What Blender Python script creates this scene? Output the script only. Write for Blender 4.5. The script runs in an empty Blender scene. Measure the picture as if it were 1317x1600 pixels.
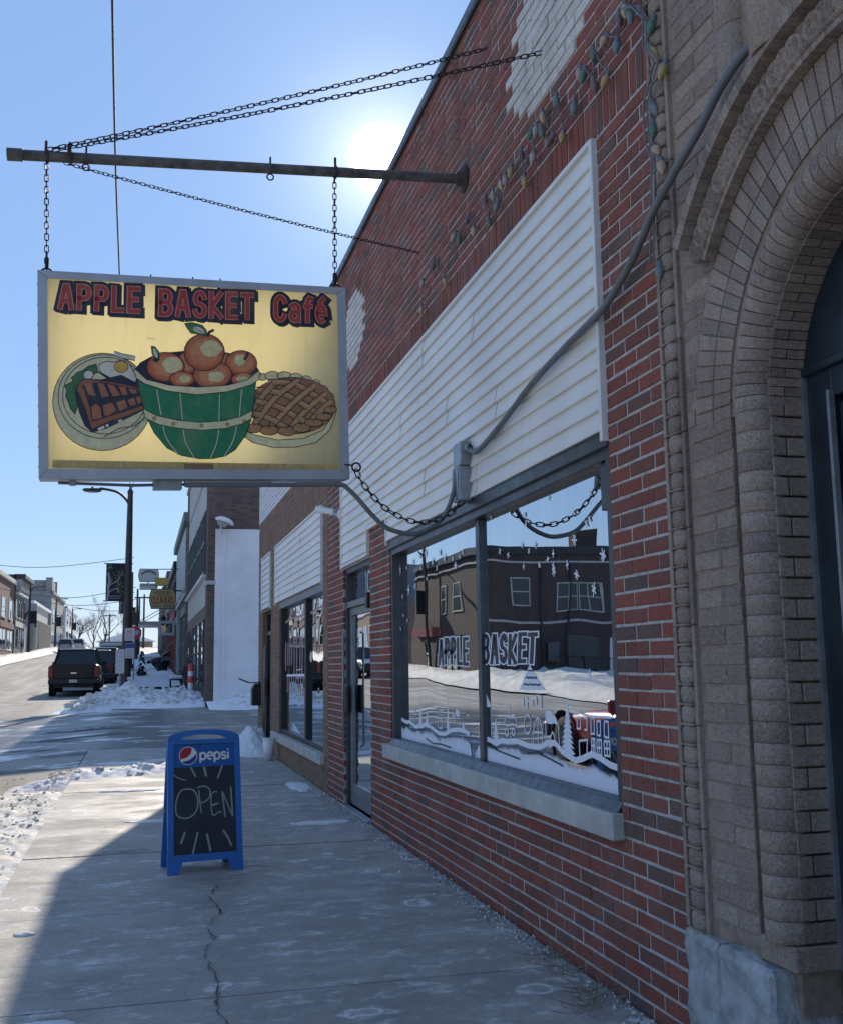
import bpy, math, random, json
from mathutils import Vector, Matrix, noise
random.seed(7)
PI = math.pi
scn = bpy.context.scene
COL = scn.collection
R_ = math.radians

# ------------------------------------------------------------------ camera
EYE = 1.39
YAW, PITCH, ROLL = R_(14.827), R_(8.212), R_(-0.821)
fwd = Vector((math.sin(YAW)*math.cos(PITCH), math.cos(YAW)*math.cos(PITCH), math.sin(PITCH)))
rgt = Vector((math.cos(YAW), -math.sin(YAW), 0))
upv = rgt.cross(fwd)
cr, sr = math.cos(ROLL), math.sin(ROLL)
rgt, upv = cr*rgt + sr*upv, -sr*rgt + cr*upv
cam_d = bpy.data.cameras.new('camera'); cam = bpy.data.objects.new('camera', cam_d); COL.objects.link(cam)
mw = Matrix((rgt, upv, -fwd)).transposed().to_4x4(); mw.translation = (0, 0, EYE)
cam.matrix_world = mw
cam_d.sensor_fit = 'VERTICAL'; cam_d.sensor_height = 36.0; cam_d.lens = 36.0*1650/1600
cam_d.clip_start = 0.05; cam_d.clip_end = 6000
scn.camera = cam

# ------------------------------------------------------------------ sky and sun
SUN_EL, SUN_AZ = R_(26.7), R_(12.9)          # azimuth from +Y towards +X
sdir = Vector((math.sin(SUN_AZ)*math.cos(SUN_EL), math.cos(SUN_AZ)*math.cos(SUN_EL), math.sin(SUN_EL)))
world = bpy.data.worlds.new('World'); scn.world = world; world.use_nodes = True
wn, wl = world.node_tree.nodes, world.node_tree.links
wn.clear()
wout = wn.new('ShaderNodeOutputWorld'); bg = wn.new('ShaderNodeBackground')
sky = wn.new('ShaderNodeTexSky'); sky.sky_type = 'NISHITA'; sky.sun_disc = False
sky.sun_elevation = SUN_EL; sky.sun_rotation = SUN_AZ
sky.altitude = 200; sky.air_density = 1.15; sky.dust_density = 0.0; sky.ozone_density = 1.6
bg.inputs['Strength'].default_value = 0.066
# the sun itself: a small bright aureole round the sun's direction
geo = wn.new('ShaderNodeNewGeometry'); dot = wn.new('ShaderNodeVectorMath'); dot.operation = 'DOT_PRODUCT'
dot.inputs[1].default_value = tuple(-sdir)
wl.new(geo.outputs['Incoming'], dot.inputs[0])
def wmath(op, a, b=None):
    n = wn.new('ShaderNodeMath'); n.operation = op
    for i, s in enumerate((a, b)):
        if s is None: continue
        if isinstance(s, (int, float)): n.inputs[i].default_value = s
        else: wl.new(s, n.inputs[i])
    return n.outputs[0]
ang = wmath('ARCCOSINE', wmath('MINIMUM', dot.outputs['Value'], 0.9999999))
core = wmath('EXPONENT', wmath('MULTIPLY', wmath('POWER', wmath('DIVIDE', ang, R_(1.5)), 8.0), -1.0))
halo = wmath('EXPONENT', wmath('MULTIPLY', wmath('DIVIDE', ang, R_(2.3)), -1.0))
wide = wmath('EXPONENT', wmath('MULTIPLY', wmath('DIVIDE', ang, R_(9.0)), -1.0))
glow = wmath('ADD', wmath('ADD', wmath('MULTIPLY', core, 60.0), wmath('MULTIPLY', halo, 6.0)), wmath('MULTIPLY', wide, 0.55))
gcol = wn.new('ShaderNodeMix'); gcol.data_type = 'RGBA'; gcol.blend_type = 'MULTIPLY'; gcol.inputs['Factor'].default_value = 1.0
gcol.inputs['A'].default_value = (1.0, 0.97, 0.9, 1)
wl.new(glow, gcol.inputs['B'])
sumc = wn.new('ShaderNodeMix'); sumc.data_type = 'RGBA'; sumc.blend_type = 'ADD'; sumc.inputs['Factor'].default_value = 1.0
# most of it one even blue, added to lift the shade; the rest Nishita gradient
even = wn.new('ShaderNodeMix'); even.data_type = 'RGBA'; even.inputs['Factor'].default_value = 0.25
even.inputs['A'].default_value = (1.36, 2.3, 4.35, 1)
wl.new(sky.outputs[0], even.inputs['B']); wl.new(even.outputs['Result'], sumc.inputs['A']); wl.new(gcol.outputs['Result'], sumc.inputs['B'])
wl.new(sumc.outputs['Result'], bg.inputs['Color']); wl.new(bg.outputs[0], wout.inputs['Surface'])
sun_d = bpy.data.lights.new('sun', 'SUN'); sun_d.energy = 2.0; sun_d.angle = R_(0.5); sun_d.color = (1.0, 0.89, 0.74)
sun = bpy.data.objects.new('sun', sun_d); COL.objects.link(sun)
sun.rotation_euler = (-sdir).to_track_quat('-Z', 'Y').to_euler(); sun.location = (0, 0, 60)

scn.view_settings.view_transform = 'Standard'; scn.view_settings.look = 'None'
scn.view_settings.exposure = 1.5; scn.view_settings.gamma = 1.0; scn.view_settings.use_curve_mapping = False
scn.cycles.max_bounces = 7; scn.cycles.diffuse_bounces = 4; scn.cycles.glossy_bounces = 4; scn.cycles.transparent_max_bounces = 12
scn.cycles.caustics_reflective = False; scn.cycles.caustics_refractive = False
scn.cycles.sample_clamp_indirect = 6.0
try: scn.cycles.use_denoising = True
except Exception: pass

# ------------------------------------------------------------------ helpers
class MB:
    def __init__(s): s.v = []; s.f = []; s.m = []; s.sm = []
    def add(s, vs, fs, mi=0, smooth=False):
        o = len(s.v); s.v += [tuple(p) for p in vs]
        for f in fs: s.f.append(tuple(i+o for i in f)); s.m.append(mi); s.sm.append(smooth)
    def box(s, x0, x1, y0, y1, z0, z1, mi=0, b=0.0):
        if b <= 0:
            s.add([(x0,y0,z0),(x1,y0,z0),(x1,y1,z0),(x0,y1,z0),(x0,y0,z1),(x1,y0,z1),(x1,y1,z1),(x0,y1,z1)],
                  [(0,3,2,1),(4,5,6,7),(0,1,5,4),(1,2,6,5),(2,3,7,6),(3,0,4,7)], mi)
        else:
            vs = []; idx = {}
            for ix, x in ((0,x0),(1,x1)):
                for iy, y in ((0,y0),(1,y1)):
                    for iz, z in ((0,z0),(1,z1)):
                        sx, sy, sz = (1-2*ix)*b, (1-2*iy)*b, (1-2*iz)*b
                        for k, p in enumerate(((x, y+sy, z+sz), (x+sx, y, z+sz), (x+sx, y+sy, z))):
                            idx[(ix,iy,iz,k)] = len(vs); vs.append(p)
            fs = []
            I = lambda a, b_, c, k: idx[(a,b_,c,k)]
            fs.append((I(0,0,0,0),I(0,0,1,0),I(0,1,1,0),I(0,1,0,0))); fs.append((I(1,0,0,0),I(1,1,0,0),I(1,1,1,0),I(1,0,1,0)))
            fs.append((I(0,0,0,1),I(1,0,0,1),I(1,0,1,1),I(0,0,1,1))); fs.append((I(0,1,0,1),I(0,1,1,1),I(1,1,1,1),I(1,1,0,1)))
            fs.append((I(0,0,0,2),I(0,1,0,2),I(1,1,0,2),I(1,0,0,2))); fs.append((I(0,0,1,2),I(1,0,1,2),I(1,1,1,2),I(0,1,1,2)))
            for iz in (0,1):
                for iy in (0,1): fs.append((I(0,iy,iz,1),I(1,iy,iz,1),I(1,iy,iz,2),I(0,iy,iz,2)))
                for ix in (0,1): fs.append((I(ix,0,iz,0),I(ix,1,iz,0),I(ix,1,iz,2),I(ix,0,iz,2)))
            for ix in (0,1):
                for iy in (0,1): fs.append((I(ix,iy,0,0),I(ix,iy,1,0),I(ix,iy,1,1),I(ix,iy,0,1)))
            for a in (0,1):
                for c in (0,1):
                    for d in (0,1): fs.append((I(a,c,d,0),I(a,c,d,1),I(a,c,d,2)))
            s.add(vs, fs, mi)
    def tube(s, pts, r, seg=8, mi=0, cap=True, closed=False):
        pts = [Vector(p) for p in pts]; n = len(pts)
        rs = r if isinstance(r, (list, tuple)) else [r]*n
        ref = None; rings = []
        for i, p in enumerate(pts):
            if closed: t = pts[(i+1) % n]-pts[i-1]
            else: t = pts[min(i+1, n-1)]-pts[max(i-1, 0)]
            t.normalize()
            if ref is None:
                ref = Vector((0,0,1)) if abs(t.z) < .9 else Vector((1,0,0))
                ref = (ref - t*ref.dot(t)).normalized()
            else:
                q = ref - t*ref.dot(t)
                if q.length > 1e-5: ref = q.normalized()
            b = t.cross(ref)
            rings.append([p + (ref*math.cos(2*PI*k/seg)+b*math.sin(2*PI*k/seg))*rs[i] for k in range(seg)])
        vs = [q for ring in rings for q in ring]; fs = []
        for i in range(n if closed else n-1):
            j = (i+1) % n
            for k in range(seg):
                k2 = (k+1) % seg; fs.append((i*seg+k, i*seg+k2, j*seg+k2, j*seg+k))
        s.add(vs, fs, mi, True)
        if cap and not closed:
            s.add(rings[0][::-1], [tuple(range(seg))], mi); s.add(rings[-1], [tuple(range(seg))], mi)
    def cyl(s, p0, p1, r, seg=12, mi=0): s.tube([p0, p1], r, seg, mi)
    def lathe(s, prof, c=(0,0,0), seg=16, mi=0, mat=None):
        vs = []
        for r, z in prof:
            for k in range(seg): vs.append(Vector((r*math.cos(2*PI*k/seg), r*math.sin(2*PI*k/seg), z)))
        if mat is not None: vs = [mat @ q for q in vs]
        vs = [q+Vector(c) for q in vs]
        fs = [(i*seg+k, i*seg+(k+1) % seg, (i+1)*seg+(k+1) % seg, (i+1)*seg+k) for i in range(len(prof)-1) for k in range(seg)]
        s.add(vs, fs, mi, True)
    def prism(s, poly, to3, d0, d1, mi=0):
        # poly: 2-D outline; to3(u, v, d) -> point
        n = len(poly)
        s.add([to3(u, v, d0) for u, v in poly]+[to3(u, v, d1) for u, v in poly],
              [tuple(range(n))[::-1], tuple(range(n, 2*n))]+[(i, (i+1) % n, n+(i+1) % n, n+i) for i in range(n)], mi)
    def mesh(s, name, mats):
        me = bpy.data.meshes.new(name); me.from_pydata(s.v, [], s.f)
        for m in (mats if isinstance(mats, (list, tuple)) else [mats]): me.materials.append(m)
        me.polygons.foreach_set('material_index', s.m); me.polygons.foreach_set('use_smooth', s.sm)
        me.update(); return me
    def build(s, name, mats, parent=None, recalc=False):
        me = s.mesh(name, mats)
        if recalc:
            import bmesh
            bm = bmesh.new(); bm.from_mesh(me); bmesh.ops.recalc_face_normals(bm, faces=bm.faces); bm.to_mesh(me); bm.free()
        return link(name, me, parent)

def link(name, me, parent=None, loc=None):
    o = bpy.data.objects.new(name, me); COL.objects.link(o)
    if loc is not None: o.location = loc
    if parent is not None: o.parent = parent
    return o
def tag(o, label=None, cat=None, group=None, kind=None):
    if label: o['label'] = label
    if cat: o['category'] = cat
    if group: o['group'] = group
    if kind: o['kind'] = kind
    return o
def thing(name, label, cat, loc=(0,0,0), rz=0.0, group=None):
    o = bpy.data.objects.new(name, None); COL.objects.link(o); o.empty_display_size = .1
    o.location = loc; o.rotation_euler = (0,0,rz)
    return tag(o, label, cat, group)
def struct(o): o['kind'] = 'structure'; return o
def copy_tree(root, loc, rz, label=None):
    c = root.copy(); COL.objects.link(c); c.location = loc; c.rotation_euler = (0,0,rz)
    if label: c['label'] = label
    for ch in list(root.children):
        d = ch.copy(); COL.objects.link(d); d.parent = c
        for g in list(ch.children):
            e = g.copy(); COL.objects.link(e); e.parent = d
    return c

# ------------------------------------------------------------------ materials
def nm(name):
    m = bpy.data.materials.new(name); m.use_nodes = True
    nt = m.node_tree; b = nt.nodes['Principled BSDF']
    return m, nt, b
class NT:
    def __init__(s, nt): s.nt = nt
    def n(s, t, **kw):
        x = s.nt.nodes.new(t)
        for k, v in kw.items(): setattr(x, k, v)
        return x
    def l(s, a, b): s.nt.links.new(a, b)
    def noise(s, scale, detail=4, rough=.55, vec=None, dim='3D'):
        x = s.n('ShaderNodeTexNoise'); x.inputs['Scale'].default_value = scale; x.inputs['Detail'].default_value = detail
        x.inputs['Roughness'].default_value = rough
        if vec is not None: s.l(vec, x.inputs['Vector'])
        return x.outputs['Fac']
    def vor(s, scale, vec=None, feat='F1', rand=1.0):
        x = s.n('ShaderNodeTexVoronoi', feature=feat); x.inputs['Scale'].default_value = scale
        x.inputs['Randomness'].default_value = rand
        if vec is not None: s.l(vec, x.inputs['Vector'])
        return x.outputs['Distance']
    def coord(s, kind='Object', scale=(1,1,1), rot=(0,0,0), loc=(0,0,0)):
        t = s.n('ShaderNodeTexCoord'); m = s.n('ShaderNodeMapping')
        m.inputs['Scale'].default_value = scale; m.inputs['Rotation'].default_value = rot; m.inputs['Location'].default_value = loc
        s.l(t.outputs[kind], m.inputs['Vector']); return m.outputs[0]
    def world(s, scale=(1,1,1)):
        t = s.n('ShaderNodeNewGeometry'); m = s.n('ShaderNodeMapping'); m.inputs['Scale'].default_value = scale
        s.l(t.outputs['Position'], m.inputs['Vector']); return m.outputs[0]
    def ramp(s, fac, stops, interp='LINEAR'):
        x = s.n('ShaderNodeValToRGB'); cr_ = x.color_ramp; cr_.interpolation = interp
        while len(cr_.elements) < len(stops): cr_.elements.new(.5)
        for e, (p, c) in zip(cr_.elements, stops):
            e.position = p; e.color = (c, c, c, 1) if isinstance(c, (int, float)) else (*c, 1)
        s.l(fac, x.inputs[0]); return x.outputs[0]
    def mix(s, fac, a, b, mode='MIX'):
        x = s.n('ShaderNodeMix', data_type='RGBA', blend_type=mode)
        for sock, v in (('Factor', fac), ('A', a), ('B', b)):
            if isinstance(v, (int, float)): x.inputs[sock].default_value = v if sock == 'Factor' else (v, v, v, 1)
            elif isinstance(v, tuple): x.inputs[sock].default_value = (*v, 1)
            else: s.l(v, x.inputs[sock])
        return x.outputs['Result']
    def math(s, op, a, b=None):
        x = s.n('ShaderNodeMath', operation=op)
        for i, v in enumerate((a, b)):
            if v is None: continue
            if isinstance(v, (int, float)): x.inputs[i].default_value = v
            else: s.l(v, x.inputs[i])
        return x.outputs[0]
    def bump(s, h, strength=.3, dist=.01, normal=None):
        x = s.n('ShaderNodeBump'); x.inputs['Strength'].default_value = strength; x.inputs['Distance'].default_value = dist
        s.l(h, x.inputs['Height'])
        if normal is not None: s.l(normal, x.inputs['Normal'])
        return x.outputs[0]

def plain(name, col, rough=.6, metal=0.0, var=.12, scale=9.0, bump=.0, coat=0.0, spec=.5):
    """one colour with a little uneven tone and fine relief"""
    m, nt, b = nm(name); k = NT(nt); w = k.coord('Object')
    f = k.noise(scale, 5, .6, w)
    c = k.mix(k.ramp(f, [(.3, 0.0), (.7, 1.0)]), tuple(x*(1-var) for x in col), tuple(min(1, x*(1+var)) for x in col))
    k.l(c, b.inputs['Base Color']); b.inputs['Metallic'].default_value = metal
    r = k.ramp(k.noise(scale*2.3, 4, .6, w), [(.3, max(0, rough-.1)), (.7, min(1, rough+.1))]); k.l(r, b.inputs['Roughness'])
    b.inputs['Coat Weight'].default_value = coat; b.inputs['Specular IOR Level'].default_value = spec
    if bump: k.l(k.bump(k.noise(scale*9, 5, .6, w), bump, .004), b.inputs['Normal'])
    return m

def brick_mat(name, stops, rough=.85, bump=.5, stain=(.55, .5, .45), stain_amt=.12, speck=.25):
    m, nt, b = nm(name); k = NT(nt); w = k.world()
    oi = k.n('ShaderNodeObjectInfo'); ge = k.n('ShaderNodeNewGeometry')
    rnd = k.math('FRACT', k.math('ADD', oi.outputs['Random'], ge.outputs['Random Per Island']))
    c = k.ramp(rnd, stops)
    fine = k.noise(55, 6, .7, w)
    c = k.mix(k.ramp(fine, [(.4, .0), (.75, .4)]), c, (0.05, .036, .034), 'MIX')
    gr = k.noise(150, 4, .8, w); c = k.mix(k.ramp(gr, [(.36, speck), (.5, 0.0)]), c, (.03,.026,.024)); c = k.mix(k.ramp(gr, [(.52, 0.0), (.66, speck*.7)]), c, (.62,.55,.48))
    soil = k.ramp(k.noise(2.2, 5, .6, w), [(.5, 0.0), (.8, stain_amt)])
    c = k.mix(soil, c, stain)
    run = k.ramp(k.noise(1.0, 6, .65, k.world((6, 6, .55))), [(.5, 0.0), (.72, stain_amt*2.2)])
    c = k.mix(run, c, (.05,.042,.038))
    chalk = k.ramp(k.noise(130, 3, .8, w), [(.66, 0.0), (.78, .35)])
    c = k.mix(chalk, c, (.4, .36, .34))
    k.l(c, b.inputs['Base Color']); b.inputs['Roughness'].default_value = rough; b.inputs['Specular IOR Level'].default_value = .25
    k.l(k.bump(k.noise(90, 5, .7, w), bump, .004), b.inputs['Normal'])
    return m

M = {}
M['red_brick'] = brick_mat('red_brick', [(0, (.19,.068,.046)), (.22, (.27,.072,.047)), (.45, (.30,.080,.052)), (.62, (.25,.086,.058)), (.8, (.205,.072,.05)), (.93, (.165,.086,.064)), (1, (.12,.082,.07))])
M['glazed_brick'] = brick_mat('glazed_brick', [(0, (.6,.56,.47)), (1, (.72,.68,.6))], .5, .15)
M['tan_brick'] = brick_mat('tan_brick', [(0, (.20,.125,.085)), (.5, (.30,.19,.12)), (1, (.24,.14,.095))])
M['dark_brick'] = brick_mat('dark_brick', [(0, (.09,.062,.058)), (.4, (.16,.10,.09)), (.7, (.20,.12,.10)), (1, (.12,.085,.085))])
M['brown_brick'] = brick_mat('brown_brick', [(0, (.25,.19,.15)), (.3, (.37,.285,.225)), (.6, (.42,.33,.26)), (.85, (.33,.25,.20)), (1, (.28,.22,.18))], .9, 1.0, (.55,.5,.45), .16, .5)
M['mortar'] = plain('mortar', (.45,.43,.40), .95, 0, .25, 30, .5)
M['brown_mortar'] = plain('brown_mortar', (.27,.205,.155), .95, 0, .3, 25, .4)
M['dark_mortar'] = plain('dark_mortar', (.17,.15,.145), .95, 0, .2, 20, .3)
M['painted_white_brick'] = plain('painted_white_brick', (.72,.72,.72), .7, 0, .08, 3, .2)

def vinyl():
    m, nt, b = nm('vinyl_siding'); k = NT(nt)
    w = k.world((3, 1.2, 40)); f = k.noise(1.0, 6, .6, w)
    oi = k.n('ShaderNodeObjectInfo')
    base = k.ramp(oi.outputs['Random'], [(0, (.76,.74,.68)), (1, (.81,.79,.73))])
    dirt = k.ramp(k.noise(1.1, 6, .65, k.world((1,1,.35))), [(.42, 0.0), (.75, .34)])
    c = k.mix(dirt, base, (.43,.41,.36))
    streak = k.ramp(k.noise(1.0, 5, .7, k.world((9,9,.5))), [(.55, 0.0), (.8, .2)])
    c = k.mix(streak, c, (.33,.32,.29))
    k.l(c, b.inputs['Base Color']); b.inputs['Roughness'].default_value = .5
    h2 = k.math('ADD', f, k.math('MULTIPLY', k.noise(2.3, 3, .5, k.world((1,1,2))), 3.0)); k.l(k.bump(h2, .14, .01), b.inputs['Normal']); return m
M['siding'] = vinyl()
M['siding_trim'] = plain('siding_trim', (.72,.71,.68), .5, 0, .08, 6)

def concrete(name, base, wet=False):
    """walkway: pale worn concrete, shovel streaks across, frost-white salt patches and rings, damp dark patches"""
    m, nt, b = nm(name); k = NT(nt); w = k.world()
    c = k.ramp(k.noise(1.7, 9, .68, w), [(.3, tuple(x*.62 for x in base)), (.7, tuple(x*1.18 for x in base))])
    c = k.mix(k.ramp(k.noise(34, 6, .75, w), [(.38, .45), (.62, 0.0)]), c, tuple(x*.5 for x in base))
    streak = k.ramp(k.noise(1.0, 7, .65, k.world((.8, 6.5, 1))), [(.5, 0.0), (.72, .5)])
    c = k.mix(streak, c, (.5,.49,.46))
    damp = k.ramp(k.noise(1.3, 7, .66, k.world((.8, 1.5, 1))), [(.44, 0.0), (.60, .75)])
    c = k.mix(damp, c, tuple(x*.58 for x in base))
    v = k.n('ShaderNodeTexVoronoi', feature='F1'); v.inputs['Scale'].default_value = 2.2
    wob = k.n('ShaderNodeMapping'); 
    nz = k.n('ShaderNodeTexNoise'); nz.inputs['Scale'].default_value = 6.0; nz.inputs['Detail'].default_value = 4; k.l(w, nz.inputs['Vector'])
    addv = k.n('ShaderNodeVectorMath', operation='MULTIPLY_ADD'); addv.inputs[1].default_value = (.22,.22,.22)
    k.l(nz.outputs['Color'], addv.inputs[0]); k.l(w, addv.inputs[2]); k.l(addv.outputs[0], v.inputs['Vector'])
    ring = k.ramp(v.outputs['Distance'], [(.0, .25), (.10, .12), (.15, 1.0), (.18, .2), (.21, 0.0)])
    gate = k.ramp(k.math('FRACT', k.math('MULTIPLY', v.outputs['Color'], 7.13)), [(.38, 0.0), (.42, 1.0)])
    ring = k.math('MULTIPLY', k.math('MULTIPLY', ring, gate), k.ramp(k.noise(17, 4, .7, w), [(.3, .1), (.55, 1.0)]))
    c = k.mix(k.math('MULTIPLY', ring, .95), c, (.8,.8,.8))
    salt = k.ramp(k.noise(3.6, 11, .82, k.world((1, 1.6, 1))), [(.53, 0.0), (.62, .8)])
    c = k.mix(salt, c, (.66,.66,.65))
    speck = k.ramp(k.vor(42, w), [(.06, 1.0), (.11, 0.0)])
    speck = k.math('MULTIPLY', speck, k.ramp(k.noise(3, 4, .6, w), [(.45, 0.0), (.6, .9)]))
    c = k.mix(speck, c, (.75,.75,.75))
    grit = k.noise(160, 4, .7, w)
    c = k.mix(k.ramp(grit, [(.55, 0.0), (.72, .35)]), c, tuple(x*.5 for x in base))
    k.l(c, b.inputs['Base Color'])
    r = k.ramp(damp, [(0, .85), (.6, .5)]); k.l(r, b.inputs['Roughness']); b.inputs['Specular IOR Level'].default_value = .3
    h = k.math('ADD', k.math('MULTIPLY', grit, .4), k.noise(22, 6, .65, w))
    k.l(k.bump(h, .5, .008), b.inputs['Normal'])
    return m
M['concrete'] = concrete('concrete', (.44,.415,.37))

def road_mat():
    m, nt, b = nm('winter_asphalt'); k = NT(nt); w = k.world()
    c = k.ramp(k.noise(.9, 7, .62, w), [(.3, (.19,.178,.158)), (.7, (.31,.29,.26))])
    track = k.ramp(k.noise(1.0, 6, .6, k.world((1.6, .09, 1))), [(.45, 0.0), (.65, .55)])
    c = k.mix(track, c, (.50,.475,.43))
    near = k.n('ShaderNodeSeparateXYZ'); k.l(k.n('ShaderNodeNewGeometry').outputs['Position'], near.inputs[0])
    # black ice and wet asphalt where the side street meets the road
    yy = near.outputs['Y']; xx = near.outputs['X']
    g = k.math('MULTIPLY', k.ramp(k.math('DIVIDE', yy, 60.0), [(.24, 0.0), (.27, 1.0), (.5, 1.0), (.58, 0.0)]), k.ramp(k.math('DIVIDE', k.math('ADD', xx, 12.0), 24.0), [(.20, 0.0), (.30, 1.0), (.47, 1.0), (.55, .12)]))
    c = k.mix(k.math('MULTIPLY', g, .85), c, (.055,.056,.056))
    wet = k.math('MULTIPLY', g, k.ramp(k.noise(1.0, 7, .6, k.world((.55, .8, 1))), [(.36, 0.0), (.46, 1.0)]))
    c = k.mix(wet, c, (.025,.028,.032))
    frost = k.ramp(k.noise(1.0, 9, .70, k.world((.6, 1.0, 1))), [(.545, 0.0), (.60, .95)])
    c = k.mix(k.math('MULTIPLY', frost, k.math('ADD', .35, k.math('MULTIPLY', g, .65))), c, (.66,.66,.66))
    k.l(c, b.inputs['Base Color']); k.l(k.ramp(wet, [(0, .88), (1, .35)]), b.inputs['Roughness']); b.inputs['Specular IOR Level'].default_value = .3
    k.l(k.bump(k.noise(45, 6, .7, w), .4, .01), b.inputs['Normal']); return m
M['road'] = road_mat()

def snow_mat(name, dirt=.35, tint=(.80,.80,.80)):
    m, nt, b = nm(name); k = NT(nt); w = k.world()
    d = k.ramp(k.noise(2.6, 7, .68, w), [(.46, 0.0), (.72, dirt)])
    c = k.mix(d, tint, (.42,.37,.29))
    sp = k.ramp(k.noise(26, 5, .7, w), [(.60, 0.0), (.72, dirt*1.2)])
    c = k.mix(sp, c, (.22,.19,.15))
    k.l(c, b.inputs['Base Color']); b.inputs['Roughness'].default_value = .75; b.inputs['Specular IOR Level'].default_value = .2
    b.inputs['Subsurface Weight'].default_value = 0.0
    h = k.math('ADD', k.noise(14, 7, .7, w), k.math('MULTIPLY', k.noise(60, 5, .7, w), .4))
    k.l(k.bump(h, .7, .03), b.inputs['Normal']); return m
M['snow'] = snow_mat('clean_snow', .12)
M['dirty_snow'] = snow_mat('dirty_snow', .75, (.74,.72,.67))
M['gray_stone'] = plain('gray_stone', (.34,.345,.345), .9, 0, .42, 9, 1.0)
M['limestone'] = plain('limestone', (.45,.44,.40), .85, 0, .22, 5, .45)
M['dark_frame'] = plain('dark_bronze_frame', (.028,.032,.036), .42, .6, .2, 8)
M['gray_frame'] = plain('gray_aluminium_frame', (.085,.095,.105), .4, .75, .15, 8)
M['silver'] = plain('silver_aluminium', (.24,.26,.275), .38, .75, .12, 7)
M['sign_frame'] = plain('sign_frame_paint', (.40,.43,.47), .45, .3, .12, 6)
M['galv'] = plain('galvanised_steel', (.30,.32,.34), .45, .6, .2, 12)
M['rust'] = plain('rusty_iron', (.075,.055,.045), .8, .3, .5, 20, .5)
M['old_pipe'] = plain('weathered_pipe', (.13,.12,.11), .7, .3, .55, 16, .4)
M['chain'] = plain('dark_chain_iron', (.022,.02,.019), .55, .5, .3, 30)
M['cable'] = plain('grey_conduit', (.15,.16,.165), .55, .1, .15, 12)
M['black'] = plain('black_plastic', (.012,.012,.013), .5, 0, .2, 10)
M['black_metal'] = plain('black_metal', (.018,.02,.022), .45, .4, .2, 8)
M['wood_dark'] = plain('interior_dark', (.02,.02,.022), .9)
M['white_paint'] = plain('white_paint', (.78,.78,.78), .55, 0, .05, 5)
M['stucco_white'] = plain('white_stucco', (.74,.74,.75), .85, 0, .11, 1.1, .5)
M['cream'] = plain('cream_paint', (.66,.6,.45), .6)
M['steel_door'] = plain('dark_blue_steel', (.022,.032,.042), .38, .2, .25, 5, .06)
M['curtain'] = plain('grey_curtain', (.34,.34,.35), .9, 0, .2, 3)
M['snow_paint'] = plain('white_window_paint', (.78,.80,.84), .8, 0, .06, 30)

def glass(name, refl=.62, tint=(.35,.4,.42), wave=.02, tintrefl=(.9,.95,1)):
    m = bpy.data.materials.new(name); m.use_nodes = True; nt = m.node_tree; nt.nodes.clear(); k = NT(nt)
    out = k.n('ShaderNodeOutputMaterial'); mx = k.n('ShaderNodeMixShader'); gl = k.n('ShaderNodeBsdfGlossy'); tr = k.n('ShaderNodeBsdfTransparent')
    gl.inputs['Roughness'].default_value = .004; gl.inputs['Color'].default_value = (*tintrefl, 1); tr.inputs['Color'].default_value = (*tint, 1)
    fr = k.n('ShaderNodeFresnel'); fr.inputs['IOR'].default_value = 1.5
    f = k.math('MINIMUM', k.math('ADD', refl, fr.outputs[0]), .93)
    # faint drip marks and dust
    w = k.world((14, 14, .8)); f = k.math('MULTIPLY', f, k.ramp(k.noise(1.0, 5, .6, w), [(.3, .9), (.7, 1.0)]))
    k.l(f, mx.inputs[0]); k.l(tr.outputs[0], mx.inputs[1]); k.l(gl.outputs[0], mx.inputs[2])
    bp = k.bump(k.noise(1.1, 1, .4, k.world()), wave, .05); k.l(bp, gl.inputs['Normal'])
    k.l(mx.outputs[0], out.inputs['Surface']); return m
M['glass'] = glass('window_glass', .50, (.42,.46,.47), .10)
M['dark_glass'] = glass('dark_far_glass', .3, (.12,.13,.14), 0)
def frost_mat():
    m = bpy.data.materials.new('frosted_snow_paint'); m.use_nodes = True; nt = m.node_tree; nt.nodes.clear(); k = NT(nt)
    out = k.n('ShaderNodeOutputMaterial'); mx = k.n('ShaderNodeMixShader'); df = k.n('ShaderNodeBsdfDiffuse'); tr = k.n('ShaderNodeBsdfTransparent')
    df.inputs['Color'].default_value = (.76,.79,.86,1)
    at = k.n('ShaderNodeAttribute', attribute_name='fade')
    f = k.math('ADD', k.math('MULTIPLY', at.outputs['Fac'], 2.3), k.math('MULTIPLY', k.math('SUBTRACT', k.noise(6.0, 6, .65, k.world((1,1,1))), .5), 1.5))
    f = k.ramp(f, [(.30, 0.0), (.62, .85), (1.0, 1.0)])
    k.l(f, mx.inputs[0]); k.l(tr.outputs[0], mx.inputs[1]); k.l(df.outputs[0], mx.inputs[2]); k.l(mx.outputs[0], out.inputs['Surface']); return m
M['frost'] = frost_mat()
_pc = {}
def paint(r, g, b, rough=.6):
    key = (r, g, b, rough)
    if key not in _pc: _pc[key] = plain('paint_%02x%02x%02x' % tuple(int(255*x**.4545) for x in (r, g, b)), (r, g, b), rough, 0, .05, 12)
    return _pc[key]
_ic = {}
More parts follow.
